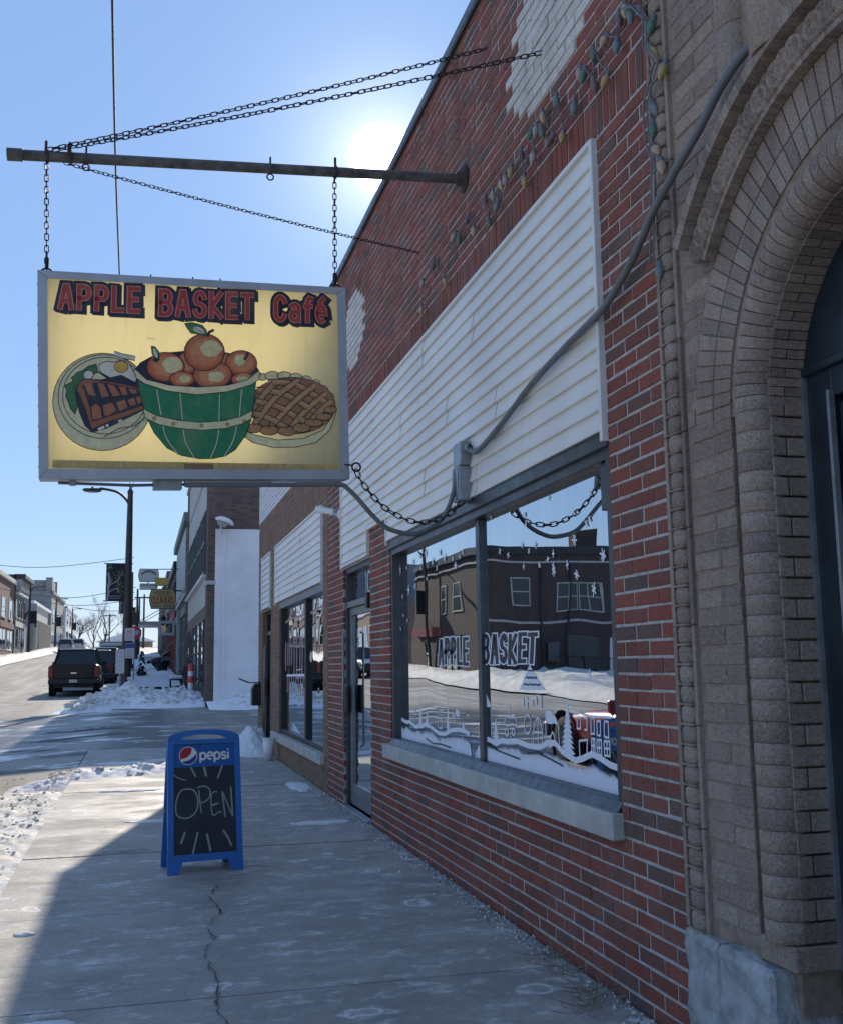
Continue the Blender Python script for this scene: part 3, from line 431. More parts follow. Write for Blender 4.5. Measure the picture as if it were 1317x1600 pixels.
PAINT = {"lineL":[[8.468,0.94],[8.334,0.958],[8.174,0.943],[8.08,0.953],[7.9,0.923],[7.697,0.938],[7.612,0.956],[7.477,0.945],[7.246,0.911],[7.098,0.916],[6.93,0.951],[6.749,0.964],[6.64,0.961],[6.526,0.949]],"lineR":[[6.325,0.949],[6.153,0.939],[6.002,0.925],[5.902,0.949],[5.808,0.949],[5.647,0.963],[5.476,0.949],[5.313,0.952],[5.254,0.963],[5.175,0.986],[5.082,0.988],[4.978,0.949],[4.827,0.923],[4.744,0.939],[4.631,0.969],[4.541,0.958],[4.441,0.937],[4.362,0.931]],"frostL":[[8.435,0.923],[8.303,0.922],[8.143,0.922],[7.901,0.905],[7.698,0.92],[7.614,0.931],[7.479,0.921],[7.247,0.894],[7.099,0.9],[6.931,0.932],[6.75,0.946],[6.527,0.931],[6.484,0.802],[7.179,0.793],[7.997,0.791],[8.647,0.787]],"frostR":[[6.34,0.935],[6.154,0.919],[6.003,0.905],[5.904,0.928],[5.649,0.941],[5.478,0.931],[5.315,0.936],[5.177,0.963],[5.085,0.956],[4.98,0.924],[4.829,0.901],[4.746,0.917],[4.633,0.942],[4.543,0.934],[4.443,0.916],[4.359,0.912],[4.316,0.798],[4.756,0.8],[5.488,0.801],[6.432,0.801]],"trees":[[[7.741,1.171],[7.738,1.14],[7.741,1.147],[7.734,1.114],[7.741,1.121],[7.731,1.088],[7.741,1.095],[7.728,1.062],[7.742,1.068],[7.724,1.036],[7.742,1.042],[7.721,1.01],[7.742,1.016],[7.718,0.984],[7.742,0.99],[7.715,0.958],[7.743,0.964],[7.711,0.933],[7.757,0.926],[7.78,0.925],[7.826,0.931],[7.787,0.964],[7.817,0.958],[7.782,0.99],[7.807,0.984],[7.776,1.017],[7.798,1.011],[7.77,1.043],[7.788,1.038],[7.764,1.07],[7.779,1.064],[7.758,1.096],[7.769,1.091],[7.752,1.122],[7.76,1.117],[7.746,1.149],[7.75,1.144]],[[7.559,1.07],[7.554,1.047],[7.559,1.053],[7.55,1.029],[7.559,1.034],[7.545,1.011],[7.56,1.016],[7.54,0.992],[7.56,0.997],[7.535,0.974],[7.56,0.979],[7.53,0.956],[7.574,0.949],[7.596,0.948],[7.64,0.955],[7.6,0.978],[7.626,0.974],[7.592,0.997],[7.613,0.993],[7.584,1.016],[7.599,1.012],[7.575,1.035],[7.586,1.032],[7.567,1.054],[7.572,1.051]],[[7.022,1.167],[7.018,1.14],[7.02,1.147],[7.014,1.117],[7.019,1.123],[7.01,1.094],[7.018,1.1],[7.006,1.071],[7.016,1.077],[7.002,1.049],[7.015,1.054],[6.998,1.026],[7.014,1.031],[6.994,1.003],[7.012,1.008],[6.99,0.98],[7.011,0.985],[6.986,0.958],[7.01,0.963],[6.982,0.935],[7.021,0.929],[7.04,0.928],[7.077,0.933],[7.047,0.962],[7.072,0.957],[7.045,0.986],[7.066,0.98],[7.042,1.009],[7.061,1.004],[7.039,1.032],[7.055,1.027],[7.036,1.055],[7.05,1.051],[7.033,1.079],[7.044,1.074],[7.03,1.102],[7.039,1.097],[7.027,1.125],[7.033,1.121],[7.024,1.148],[7.027,1.144]],[[6.679,1.027],[6.67,1.012],[6.674,1.017],[6.661,1.001],[6.669,1.006],[6.652,0.991],[6.664,0.995],[6.643,0.98],[6.66,0.984],[6.633,0.969],[6.664,0.964],[6.681,0.963],[6.711,0.968],[6.687,0.983],[6.705,0.98],[6.685,0.995],[6.698,0.992],[6.683,1.006],[6.692,1.004],[6.681,1.018],[6.685,1.015]],[[4.91,1.224],[4.904,1.195],[4.908,1.201],[4.896,1.17],[4.905,1.176],[4.889,1.145],[4.903,1.151],[4.882,1.121],[4.901,1.126],[4.875,1.096],[4.898,1.101],[4.868,1.071],[4.896,1.076],[4.861,1.047],[4.894,1.052],[4.854,1.023],[4.891,1.027],[4.847,0.999],[4.889,1.002],[4.84,0.975],[4.887,0.978],[4.833,0.951],[4.92,0.94],[4.934,0.939],[5.023,0.94],[4.963,0.975],[5.013,0.966],[4.957,1.0],[5.002,0.992],[4.952,1.025],[4.992,1.018],[4.947,1.051],[4.982,1.044],[4.942,1.076],[4.972,1.07],[4.936,1.101],[4.961,1.096],[4.931,1.127],[4.951,1.121],[4.926,1.152],[4.941,1.147],[4.921,1.177],[4.931,1.173],[4.915,1.203],[4.921,1.198]],[[6.015,1.081],[6.006,1.056],[6.01,1.062],[5.997,1.036],[6.006,1.042],[5.988,1.015],[6.002,1.021],[5.979,0.995],[5.998,1.001],[5.97,0.975],[5.994,0.981],[5.961,0.955],[5.99,0.96],[5.952,0.935],[6.004,0.927],[6.024,0.926],[6.076,0.932],[6.037,0.959],[6.067,0.953],[6.033,0.98],[6.059,0.975],[6.029,1.001],[6.05,0.996],[6.026,1.022],[6.041,1.017],[6.022,1.043],[6.032,1.039],[6.018,1.064],[6.024,1.06]],[[4.626,1.365],[4.622,1.349],[4.625,1.354],[4.618,1.337],[4.624,1.341],[4.614,1.324],[4.622,1.329],[4.611,1.312],[4.625,1.308],[4.638,1.307],[4.651,1.315],[4.636,1.33],[4.645,1.327],[4.633,1.342],[4.638,1.34],[4.629,1.355],[4.632,1.353]]],"roof":[[[5.425,1.38],[5.427,1.377],[5.42,1.383],[5.422,1.379],[5.421,1.378],[5.42,1.384],[5.418,1.378],[5.417,1.379],[5.419,1.383],[5.413,1.377],[5.415,1.38],[5.418,1.383],[5.407,1.377],[5.367,1.353],[5.383,1.359],[5.386,1.356],[5.39,1.353],[5.402,1.359],[5.406,1.355],[5.412,1.354],[5.42,1.36],[5.427,1.354],[5.434,1.355],[5.438,1.36],[5.449,1.354],[5.454,1.357]],[[5.471,1.343],[5.463,1.34],[5.448,1.346],[5.44,1.341],[5.43,1.341],[5.42,1.346],[5.409,1.34],[5.399,1.341],[5.392,1.346],[5.376,1.339],[5.369,1.342],[5.363,1.345],[5.344,1.339],[5.307,1.317],[5.331,1.323],[5.342,1.32],[5.355,1.317],[5.375,1.323],[5.388,1.319],[5.403,1.318],[5.419,1.324],[5.435,1.318],[5.451,1.319],[5.464,1.324],[5.485,1.317],[5.498,1.32]],[[5.519,1.303],[5.501,1.301],[5.476,1.307],[5.459,1.302],[5.439,1.301],[5.419,1.307],[5.399,1.302],[5.38,1.302],[5.363,1.307],[5.339,1.301],[5.323,1.304],[5.308,1.306],[5.279,1.3],[5.246,1.28],[5.278,1.286],[5.298,1.283],[5.319,1.28],[5.348,1.286],[5.369,1.282],[5.394,1.281],[5.419,1.286],[5.444,1.28],[5.469,1.281],[5.491,1.286],[5.522,1.279],[5.545,1.282]],[[5.564,1.266],[5.537,1.264],[5.503,1.27],[5.476,1.266],[5.447,1.265],[5.419,1.271],[5.39,1.266],[5.362,1.267],[5.337,1.271],[5.305,1.265],[5.28,1.268],[5.257,1.271],[5.221,1.266],[5.191,1.248],[5.223,1.247],[5.254,1.247],[5.286,1.247],[5.319,1.246],[5.352,1.246],[5.385,1.246],[5.418,1.245],[5.452,1.245],[5.487,1.244],[5.521,1.244],[5.556,1.244],[5.592,1.243]]],"poly":[[[5.209,1.145],[5.143,1.149],[5.071,1.118],[5.034,1.079],[5.092,1.085],[5.149,1.079],[5.209,1.084]],[[6.185,1.212],[6.091,1.138],[6.266,1.132]],[[6.841,1.089],[6.762,1.091],[6.747,1.048],[6.832,1.046]],[[6.59,1.068],[6.538,1.069],[6.537,1.06],[6.591,1.059]]],"lines":[[[6.257,1.132],[6.251,0.961]],[[6.099,1.137],[6.099,0.962]],[[6.257,1.132],[6.099,1.137]],[[5.764,1.156],[5.768,1.095]],[[5.871,1.043],[5.82,1.089],[5.671,1.091],[5.641,1.045]],[[5.871,1.043],[5.801,1.039],[5.719,1.051],[5.641,1.045]],[[5.4,0.954],[5.386,1.047],[5.352,1.085],[5.32,1.107],[5.286,1.088],[5.266,1.054],[5.254,0.964]],[[5.317,1.104],[5.325,0.96]],[[5.379,1.026],[5.268,1.029]],[[5.151,0.985],[5.144,1.019],[5.118,1.041],[5.094,1.022],[5.089,0.989]],[[5.034,1.079],[5.032,0.986]],[[5.209,1.084],[5.209,0.988]],[[4.824,1.141],[4.773,1.155],[4.725,1.146],[4.631,1.14],[4.509,1.142],[4.405,1.143]],[[4.792,1.127],[4.751,1.129],[4.756,1.078],[4.797,1.075],[4.792,1.127]],[[4.707,1.129],[4.676,1.13],[4.681,1.075],[4.712,1.075]],[[4.628,1.132],[4.593,1.134],[4.599,1.061],[4.635,1.062],[4.628,1.132]],[[4.564,1.121],[4.526,1.123],[4.529,1.058],[4.566,1.059],[4.564,1.121]],[[4.484,1.124],[4.441,1.124],[4.442,1.054],[4.488,1.056],[4.484,1.124]],[[4.632,1.038],[4.594,1.04],[4.597,0.976],[4.635,0.976],[4.632,1.038]],[[4.571,1.037],[4.522,1.039],[4.525,0.971],[4.573,0.971],[4.571,1.037]],[[4.493,1.036],[4.432,1.038],[4.435,0.974],[4.493,0.973],[4.493,1.036]],[[4.612,1.039],[4.616,0.977]],[[4.547,1.037],[4.55,0.973]],[[4.462,1.036],[4.465,0.974]],[[4.635,1.007],[4.595,1.008]],[[4.575,1.002],[4.524,1.004]],[[4.496,1.004],[4.433,1.006]],[[4.777,1.019],[4.68,1.03],[4.691,0.956]],[[4.777,1.019],[4.776,0.94]],[[5.758,0.994],[5.756,0.956]],[[5.53,1.204],[5.466,1.202],[5.47,1.151],[5.528,1.149],[5.53,1.204]],[[5.331,1.22],[5.256,1.215],[5.261,1.16],[5.326,1.163],[5.331,1.22]],[[5.457,1.188],[5.382,1.187],[5.385,1.161]],[[7.265,1.017],[7.165,1.021],[7.164,0.952],[7.264,0.948],[7.265,1.017]],[[6.924,1.048],[6.855,1.051],[6.859,0.987]],[[7.983,1.04],[7.893,1.043],[7.896,1.0]]],"ov":[[[5.785,1.001],[5.79,0.991],[5.801,0.983],[5.817,0.98],[5.832,0.982],[5.843,0.988],[5.846,0.998],[5.841,1.008],[5.829,1.016],[5.814,1.02],[5.799,1.018],[5.788,1.011]],[[5.673,1.01],[5.677,1.0],[5.688,0.993],[5.701,0.99],[5.715,0.991],[5.724,0.998],[5.727,1.007],[5.723,1.016],[5.712,1.024],[5.698,1.027],[5.685,1.025],[5.676,1.019]],[[5.421,1.066],[5.426,1.046],[5.439,1.029],[5.456,1.017],[5.475,1.012],[5.495,1.015],[5.51,1.025],[5.52,1.041],[5.522,1.061],[5.517,1.08],[5.504,1.097],[5.487,1.109],[5.467,1.114],[5.448,1.111],[5.433,1.101],[5.423,1.085]]],"apple":[[7.212,1.399],[6.545,1.391],[6.544,1.552],[7.202,1.557]],"basket":[[6.22,1.394],[5.346,1.4],[5.314,1.543],[6.208,1.553]],"flakes":[[5.061,2.236,0.039,0.014],[5.86,2.042,0.05,0.016],[5.715,2.004,0.029,0.01],[5.377,1.993,0.043,0.015],[5.48,2.035,0.039,0.014],[5.274,2.012,0.033,0.012],[5.463,1.916,0.039,0.013],[5.225,1.9,0.057,0.021],[5.103,1.92,0.034,0.013],[5.025,1.852,0.079,0.029],[5.03,1.879,0.061,0.023],[4.846,1.867,0.057,0.022],[4.733,1.808,0.071,0.028],[4.537,1.723,0.075,0.031],[4.424,1.873,0.072,0.03],[4.418,1.862,0.048,0.02],[4.745,1.978,0.082,0.032],[5.024,1.941,0.038,0.014],[5.409,2.145,0.052,0.018],[4.597,2.04,0.045,0.018],[4.533,2.175,0.028,0.012],[5.422,2.199,0.039,0.014],[4.739,2.114,0.021,0.008],[4.557,2.056,0.038,0.016],[5.999,2.26,0.034,0.011],[8.331,2.15,0.182,0.043],[8.117,2.151,0.063,0.015],[7.901,2.179,0.135,0.033],[7.707,2.197,0.072,0.018],[7.539,2.209,0.124,0.032],[7.67,2.106,0.099,0.025],[7.342,2.125,0.131,0.035],[7.228,2.069,0.089,0.024],[7.146,2.171,0.099,0.027],[7.026,2.121,0.108,0.03],[6.826,2.095,0.068,0.019],[6.763,2.043,0.123,0.035],[6.662,2.091,0.044,0.013],[6.591,2.119,0.075,0.022],[7.507,2.013,0.068,0.018],[8.051,1.97,0.17,0.041],[7.851,1.986,0.103,0.026],[8.256,1.931,0.081,0.019],[8.396,1.78,0.1,0.023],[8.232,1.78,0.08,0.019],[8.107,1.736,0.062,0.015],[8.334,1.677,0.082,0.019],[8.422,1.602,0.117,0.027],[8.384,2.022,0.05,0.012],[8.429,1.432,0.05,0.012]]}
BULBS = [[3.953,4.082,"a"],[3.845,3.996,"t"],[4.085,4.097,"g"],[4.239,4.099,"w"],[4.19,4.06,"g"],[3.958,3.9,"y"],[4.091,3.949,"p"],[4.531,4.12,"t"],[4.317,3.969,"t"],[4.713,4.134,"a"],[4.877,4.127,"g"],[4.805,4.109,"w"],[4.735,4.06,"g"],[4.463,3.891,"y"],[4.606,3.946,"p"],[4.855,3.979,"w"],[5.035,4.086,"p"],[5.199,4.069,"y"],[4.996,3.915,"y"],[5.294,4.067,"w"],[5.372,4.069,"a"],[5.512,4.072,"w"],[5.439,3.971,"t"],[5.605,3.947,"g"],[5.657,4.103,"p"],[5.887,4.009,"a"],[6.294,4.139,"a"],[6.195,4.084,"g"],[5.995,4.135,"p"],[6.811,4.145,"p"],[6.537,3.923,"a"],[7.104,4.112,"w"],[7.146,3.932,"a"],[3.758,4.106,"a"],[3.709,4.05,"t"],[3.814,4.096,"p"],[3.617,3.996,"p"],[3.526,3.889,"g"],[3.542,3.779,"y"],[3.45,3.653,"y"],[3.552,3.545,"t"],[3.563,3.466,"g"],[3.554,3.367,"a"],[3.511,3.281,"a"],[3.564,2.877,"t"]]
CONDUIT = [[1.903,5.881,2.642],[1.903,5.521,2.691],[1.903,5.249,2.744],[1.903,4.95,2.807],[1.903,4.516,2.863],[1.903,4.25,2.888],[1.903,4.041,2.913],[1.9,3.883,2.964],[1.895,3.766,3.003],[1.885,3.637,3.059],[1.875,3.519,3.113],[1.865,3.313,3.185],[1.86,3.135,3.243],[1.87,3.013,3.322],[1.9,2.933,3.39],[1.95,2.87,3.452],[2.0,2.864,3.502]]
DROOP = [[1.898,6.17,2.586],[1.837,6.17,2.436],[1.79,6.17,2.315],[1.719,6.17,2.234],[1.597,6.17,2.177],[1.485,6.17,2.186],[1.398,6.17,2.22],[1.32,6.17,2.292],[1.242,6.17,2.38],[1.183,6.17,2.437],[1.125,6.17,2.466]]
SLACK = [[1.229,6.16,2.554],[1.252,6.16,2.5],[1.303,6.16,2.431],[1.358,6.16,2.37],[1.417,6.16,2.32],[1.484,6.16,2.283],[1.548,6.16,2.257],[1.616,6.16,2.246],[1.684,6.16,2.252],[1.75,6.16,2.269],[1.82,6.16,2.31],[1.866,6.16,2.355],[1.899,6.16,2.384]]
CH = {"L0":[-0.601,6.15,4.357],"L1":[-0.57,6.07,3.643],"R0":[1.099,6.15,4.446],"R1":[1.1,6.12,3.705],"tip":[-0.675,6.15,4.384],"g0":[-0.557,6.15,4.326],"pipeL":[-0.803,6.15,4.341],"u1":[1.95,4.781,4.546],"u2":[1.95,5.66,5.101],"g1":[1.95,7.323,4.452],"pipeR":[1.95,6.155,4.49]}
TT = {"bl":[0.201,7.461,0.03],"br":[0.706,7.518,0.03],"curb":[[-0.79,7.052,0.028],[-0.833,9.721,0.039],[-0.791,14.551,0.058]]}
# ------------------------------------------------------------------ ground
CURB = -0.81
def grid(name, xs, ys, zf, mat, parent=None, smooth=True):
    vs = [(x, y, zf(x, y)) for y in ys for x in xs]; nx = len(xs)
    fs = [(j*nx+i, j*nx+i+1, (j+1)*nx+i+1, (j+1)*nx+i) for j in range(len(ys)-1) for i in range(nx-1)]
    me = bpy.data.meshes.new(name); me.from_pydata(vs, [], fs); me.materials.append(mat)
    me.polygons.foreach_set('use_smooth', [smooth]*len(fs)); return link(name, me, parent)
def lin(a, b, n): return [a+(b-a)*i/n for i in range(n+1)]
YS = lin(-40, 12, 13)+lin(13, 34, 21)+lin(36, 130, 47)+lin(140, 300, 16)+[400, 600, 1000, 2000, 3000]
def ramp_k(Y):           # how far the kerb stands proud: none across the side street
    if Y < 13.2: return 1.0
    if Y < 15.2: return 1-(Y-13.2)/2
    if Y < 32.5: return 0.0
    if Y < 34: return (Y-32.5)/1.5
    return 1.0
def zroad(x, y):
    d = min(1, max(0, (CURB-x)/2.2)); k = ramp_k(y)
    return gz(y)-.13*(k+(1-k)*d)-.006
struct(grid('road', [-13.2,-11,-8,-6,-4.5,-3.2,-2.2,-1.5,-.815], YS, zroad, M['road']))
struct(grid('terrain', [-900,-300,-80,-30,-13,-5,8,30,80,300,900], YS, lambda x, y: gz(y)-.22-(2.5 if y > 900 else 0)*0, M['snow']))
struct(grid('far_sidewalk', [-14.4,-13.6,-12.2,-11.6], YS, lambda x, y: gz(y)+.0, M['snow']))
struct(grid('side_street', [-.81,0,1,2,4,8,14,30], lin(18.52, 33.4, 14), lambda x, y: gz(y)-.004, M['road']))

sw = grid('sidewalk', [CURB, 2.3], lin(-12, 18.5, 12), lambda x, y: gz(y)-.03, M['brown_mortar']); struct(sw)
def slab(x0, x1, y0, y1, dz=0.0):
    mb = MB(); j = .008; b = .008
    nx, ny = 6, 4
    def z(x, y): return gz(y)+dz+.004*fbm(x*.9, y*.9, 3, 3)
    xs = lin(x0+j, x1-j, nx); ys = lin(y0+j, y1-j, ny)
    vs = [(x, y, z(x, y)) for y in ys for x in xs]
    fs = [(q*(nx+1)+i, q*(nx+1)+i+1, (q+1)*(nx+1)+i+1, (q+1)*(nx+1)+i) for q in range(ny) for i in range(nx)]
    mb.add(vs, fs)
    edge = [(i, 0) for i in range(nx+1)]+[(nx, q) for q in range(1, ny+1)]+[(i, ny) for i in range(nx-1, -1, -1)]+[(0, q) for q in range(ny-1, 0, -1)]
    top = [Vector((xs[i], ys[q], z(xs[i], ys[q]))) for i, q in edge]; n = len(top)
    mb.add(top+[p-Vector((0,0,.16)) for p in top], [(i, n+i, n+(i+1) % n, (i+1) % n) for i in range(n)])
    return mb.build('slab', M['concrete'], sw)
edges = [-4.0,-2.1,-.3,1.4,3.1,4.75,6.45,8.4,10.1,12.5,14.2,16.3,18.5]
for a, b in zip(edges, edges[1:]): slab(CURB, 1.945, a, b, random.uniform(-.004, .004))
# beyond the side street
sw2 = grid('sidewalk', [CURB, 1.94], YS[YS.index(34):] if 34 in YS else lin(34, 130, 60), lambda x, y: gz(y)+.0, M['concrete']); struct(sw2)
# ragged cracks in the walkway
def crack(pts, w, parent=sw):
    mb = MB(); vs = []
    P = []
    for (x0, y0), (x1, y1) in zip(pts, pts[1:]):
        for t in lin(0, 1, 7)[:-1]:
            x = x0+(x1-x0)*t; y = y0+(y1-y0)*t
            P.append((x+random.gauss(0, .007), y+random.gauss(0, .007)))
    for i, (x, y) in enumerate(P):
        a = Vector((P[min(i+1, len(P)-1)][0]-P[max(i-1, 0)][0], P[min(i+1, len(P)-1)][1]-P[max(i-1, 0)][1])).normalized()
        ww = w*max(.05, random.gauss(.45, .45)); n = Vector((-a.y, a.x))*ww
        for s in (1, -1): vs.append((x+n.x*s, y+n.y*s, gz(y)+.0095))
    mb.add(vs, [(2*i, 2*i+1, 2*i+3, 2*i+2) for i in range(len(P)-1)])
    return mb.build('crack', M['black'], parent)
crack([(.50,7.0),(.42,6.7),(.47,6.3),(.36,5.9),(.40,5.7),(.32,5.45),(.36,5.0),(.33,4.6),(.36,4.2),(.3,3.6)], .005)
crack([(-.62,8.38),(-.3,8.42),(.15,8.5)], .012)
crack([(-.25,10.1),(.05,10.14),(.2,10.1)], .02)
crack([(-.6,12.5),(-.1,12.54),(.3,12.5)], .012)
crack([(-.5,6.45),(-.2,6.5),(.2,6.42)], .005)

# snow: gutter bank beside the walk, ploughed heaps, drifts
def snowfield(name, x0, x1, y0, y1, nx, ny, hf, mat, base=None):
    base = base or (lambda x, y: gz(y))
    o = grid(name, lin(x0, x1, nx), lin(y0, y1, ny), lambda x, y: base(x, y)+hf(x, y), mat)
    o['kind'] = 'stuff'; return o
def smooth(t): t = max(0, min(1, t)); return t*t*(3-2*t)
def lumps(x, y, s): return abs(fbm(x*s, y*s, 1.7, 5))
def gutter(x, y):
    e = smooth((x+3.6)/1.3)*(1 if x < CURB-.01 else 1)*smooth((14.0-y)/1.2)
    h = .10+.05*fbm(x*1.1, y*.7, 0, 3)+.055*lumps(x, y, 4.5)+.03*lumps(x, y, 13)
    if x > CURB-.05: h = min(h, .135)
    return e*h-.03
snowfield('gutter_snow', -3.8, CURB-.004, 1.5, 14.2, 90, 240, gutter, M['dirty_snow'], lambda x, y: gz(y)-.13)
def cornerlip(x, y):
    c = smooth(1-abs((y-(14.15+.30*(x+.8)))/(.5)))*smooth((1.2-x)/.8)*smooth((x+1.8)/.8)
    return c*(.08+.07*lumps(x, y, 5)+.04*lumps(x, y, 14))-.03
snowfield('corner_snow', -2.7, 1.3, 12.9, 15.6, 100, 70, cornerlip, M['snow'], lambda x, y: zroad(x, y) if x < CURB else gz(y))
def heap(x, y):
    # ploughed mound on the far corner of the side street, thinning towards the wall
    a = math.exp(-(((x+.55)/1.15)**2+((y-36.0)/2.3)**2))*.38
    b = math.exp(-(((x-1.3)/.9)**2+((y-36.6)/2.2)**2))*.26
    c = .12*smooth((y-32.8)/1.4)*smooth((40.2-y)/3)*smooth((x+2.6+.5*fbm(x*.3,y*.5,2,3))/.9)
    h = a+b+c; e = smooth((y-32.9+1.0*fbm(x*.55,y*.15,4,4))/.8)*smooth((x+3.2)/.5)
    return e*(h*(.75+.55*lumps(x, y, 1.3)+.22*lumps(x, y, 3.4)+.10*lumps(x, y, 8))+.12*lumps(x, y, 2.2)*min(1, h*4))-.035
snowfield('ploughed_snow', -3.6, 1.93, 32.0, 45, 150, 240, heap, M['snow'], lambda x, y: zroad(x, y) if x < CURB-.2 else gz(y))
def drift(x, y):
    w = smooth((y-31.0+1.3*fbm(x*.35,1.0,6,4))/2.2); hh = .14+.55*math.exp(-((x-4.4)/1.5)**2)
    return w*hh*(.8+.3*lumps(x, y, 1.3)+.12*lumps(x, y, 5))-.02
snowfield('wall_drift', 1.93, 9, 30.2, 33.45, 70, 34, drift, M['snow'])
def doordrift(x, y):
    d = math.exp(-(((x-1.75)/.30)**2+((y-17.3)/.75)**2))
    return d*.42*(.8+.4*lumps(x, y, 3)+.15*lumps(x, y, 9))-.03
snowfield('doorstep_snow', 1.0, 1.94, 15.6, 18.9, 40, 70, doordrift, M['snow'])
def farwalk(x, y):
    return (.10+.10*lumps(x, y, .8)+.05*lumps(x, y, 3))*smooth((x+2.1)/.8)*(.35+.65*smooth(fbm(x*.2, y*.12, 5, 3)*2+.4))-.015
snowfield('walk_snow', -2.0, 1.93, 48, 128, 24, 200, farwalk, M['snow'])
def leftbank(x, y):
    e = smooth((x+13.2)/.8)*smooth((-10.6-x)/1.0)
    return e*(.32+.25*lumps(x, y, .5)+.15*lumps(x, y, 2))-.04
snowfield('kerb_snow', -13.4, -10.4, 20, 240, 16, 420, leftbank, M['dirty_snow'], lambda x, y: gz(y)-.05)
def cornerbank(x, y):
    # bank across the mouth of the opposite side street, seen in the window
    return smooth((y-38)/3)*smooth((54-y)/3)*smooth((-10.4-x)/1.5)*(.35+.45*lumps(x, y, .35)+.2*lumps(x, y, 1.6))-.04
snowfield('yard_snow', -34, -10.2, 37, 55, 60, 50, cornerbank, M['dirty_snow'], lambda x, y: gz(y)-.02)
# grit and ice crumbs along the foot of the cafe wall
def grit():
    mb = MB()
    for i in range(900):
        y = random.uniform(3.4, 11.4); x = 1.93-abs(random.gauss(0, .055)); s = random.uniform(.004, .015)
        z = gz(y)+.004
        p = [Vector((x+random.uniform(-s, s), y+random.uniform(-s, s), z-.004)) for _ in range(3)]; t = Vector((x, y, z+s*.8))
        mb.add(p+[t], [(0,1,3),(1,2,3),(2,0,3)])
    o = mb.build('gravel', M['gray_stone'], None); o['kind'] = 'stuff'
    mb = MB()
    for i in range(900):
        y = random.uniform(3.4, 11.6); x = 1.94-abs(random.gauss(0, .09)); s = random.uniform(.003, .012)
        z = gz(y)+.006
        p = [Vector((x+random.uniform(-s, s), y+random.uniform(-s, s), z-.004)) for _ in range(3)]; t = Vector((x, y, z+s*.7))
        mb.add(p+[t], [(0,1,3),(1,2,3),(2,0,3)])
    o = mb.build('ice_crumbs', M['snow'], None); o['kind'] = 'stuff'
    mb = MB()
    for cx_, cy_ in ((1.82,4.35),(1.8,4.2),(1.86,4.6),(1.75,4.1),(1.9,4.9)):
        for i in range(14):
            a = random.uniform(0, 2*PI); l = random.uniform(.05, .2); p = Vector((cx_+random.gauss(0,.03), cy_+random.gauss(0,.06), gz(cy_)+.005)); pts = [p]
            for q in range(3):
                a += random.gauss(0, .5); p = p+Vector((math.cos(a)*l/3, math.sin(a)*l/3, random.uniform(0, .025))); p.x = min(p.x, 1.93); pts.append(p)
            mb.tube(pts, .0016, 4, 0, False)
    o = mb.build('dead_grass', plain('dead_grass', (.28,.22,.15), .9), None); o['kind'] = 'stuff'
grit()

# broken crusts of ploughed snow, and thin patches left on the walk
def chunks():
    mb = MB(); rn = random.Random(11)
    def chunk(x, y, z, r):
        a = rn.uniform(0, 6.3); ca, sa = math.cos(a), math.sin(a); v = []
        for sx in (-1, 1):
            for sy in (-1, 1):
                for sz in (-1, 1):
                    px, py, pz = sx*r*rn.uniform(.5, 1.1), sy*r*rn.uniform(.4, .9), sz*r*rn.uniform(.3, .65)
                    py += pz*rn.uniform(-.5, .5); v.append((x+px*ca-py*sa, y+px*sa+py*ca, z+pz*(.4+.6*abs(sx*.5+sy*.5))))
        mb.add(v, [(0,1,3,2),(4,6,7,5),(0,4,5,1),(2,3,7,6),(0,2,6,4),(1,5,7,3)])
    for i in range(300):
        x, y = rn.uniform(-2.2, 1.3), rn.uniform(33.2, 37.5); h = heap(x, y)
        if h > .06: chunk(x, y, gz(y)+h+.0, rn.choice([.04,.05,.06,.08,.12])*rn.uniform(.7, 1.2))
    for i in range(700):
        y = rn.uniform(3, 13.6); x = CURB-.08-abs(rn.gauss(0, .55)); h = gutter(x, y); r = rn.choice([.008,.01,.014,.018,.026])*rn.uniform(.6, 1.2)
        chunk(x, y, gz(y)-.13+h+r*.15, r)
    for i in range(60):
        x = rn.uniform(-1.7, .7); y = 14.15+.30*(x+.8)+rn.gauss(0, .2); r = rn.choice([.012,.02,.03,.04]); chunk(x, y, gz(y)+cornerlip(x, y)+r*.1, r)
    for i in range(40):
        x, y = rn.uniform(2.2, 6), rn.uniform(31.2, 33); chunk(x, y, gz(y)+drift(x, y), rn.uniform(.03, .1))
    o = mb.build('snow_chunks', M['dirty_snow'], None); o['kind'] = 'stuff'
    for x0, y0, rx, ry in ((-.36, 4.55, .17, .09), (-.12, 4.30, .10, .05), (.35, 4.25, .16, .07), (-.1, 12.45, .32, .10), (.1, 10.0, .25, .08), (-.55, 6.1, .06, .04), (1.55, 9.4, .3, .12), (1.75, 12.2, .14, .5), (.75, 16.2, .7, .3), (-.2, 15.9, .5, .25)):
        o = snowfield('snow_patch', x0-rx*1.6, x0+rx*1.6, y0-ry*1.6, y0+ry*1.6, 44, 34, lambda x, y: (lambda t: t*.010 if t > 0 else -.03)(1-1.3*((x-x0)/rx)**2-1.3*((y-y0)/ry)**2+.7*max(-1, min(1, fbm(x*9, y*14, 8, 4)))), M['snow'], lambda x, y: gz(y)+.004)
chunks()

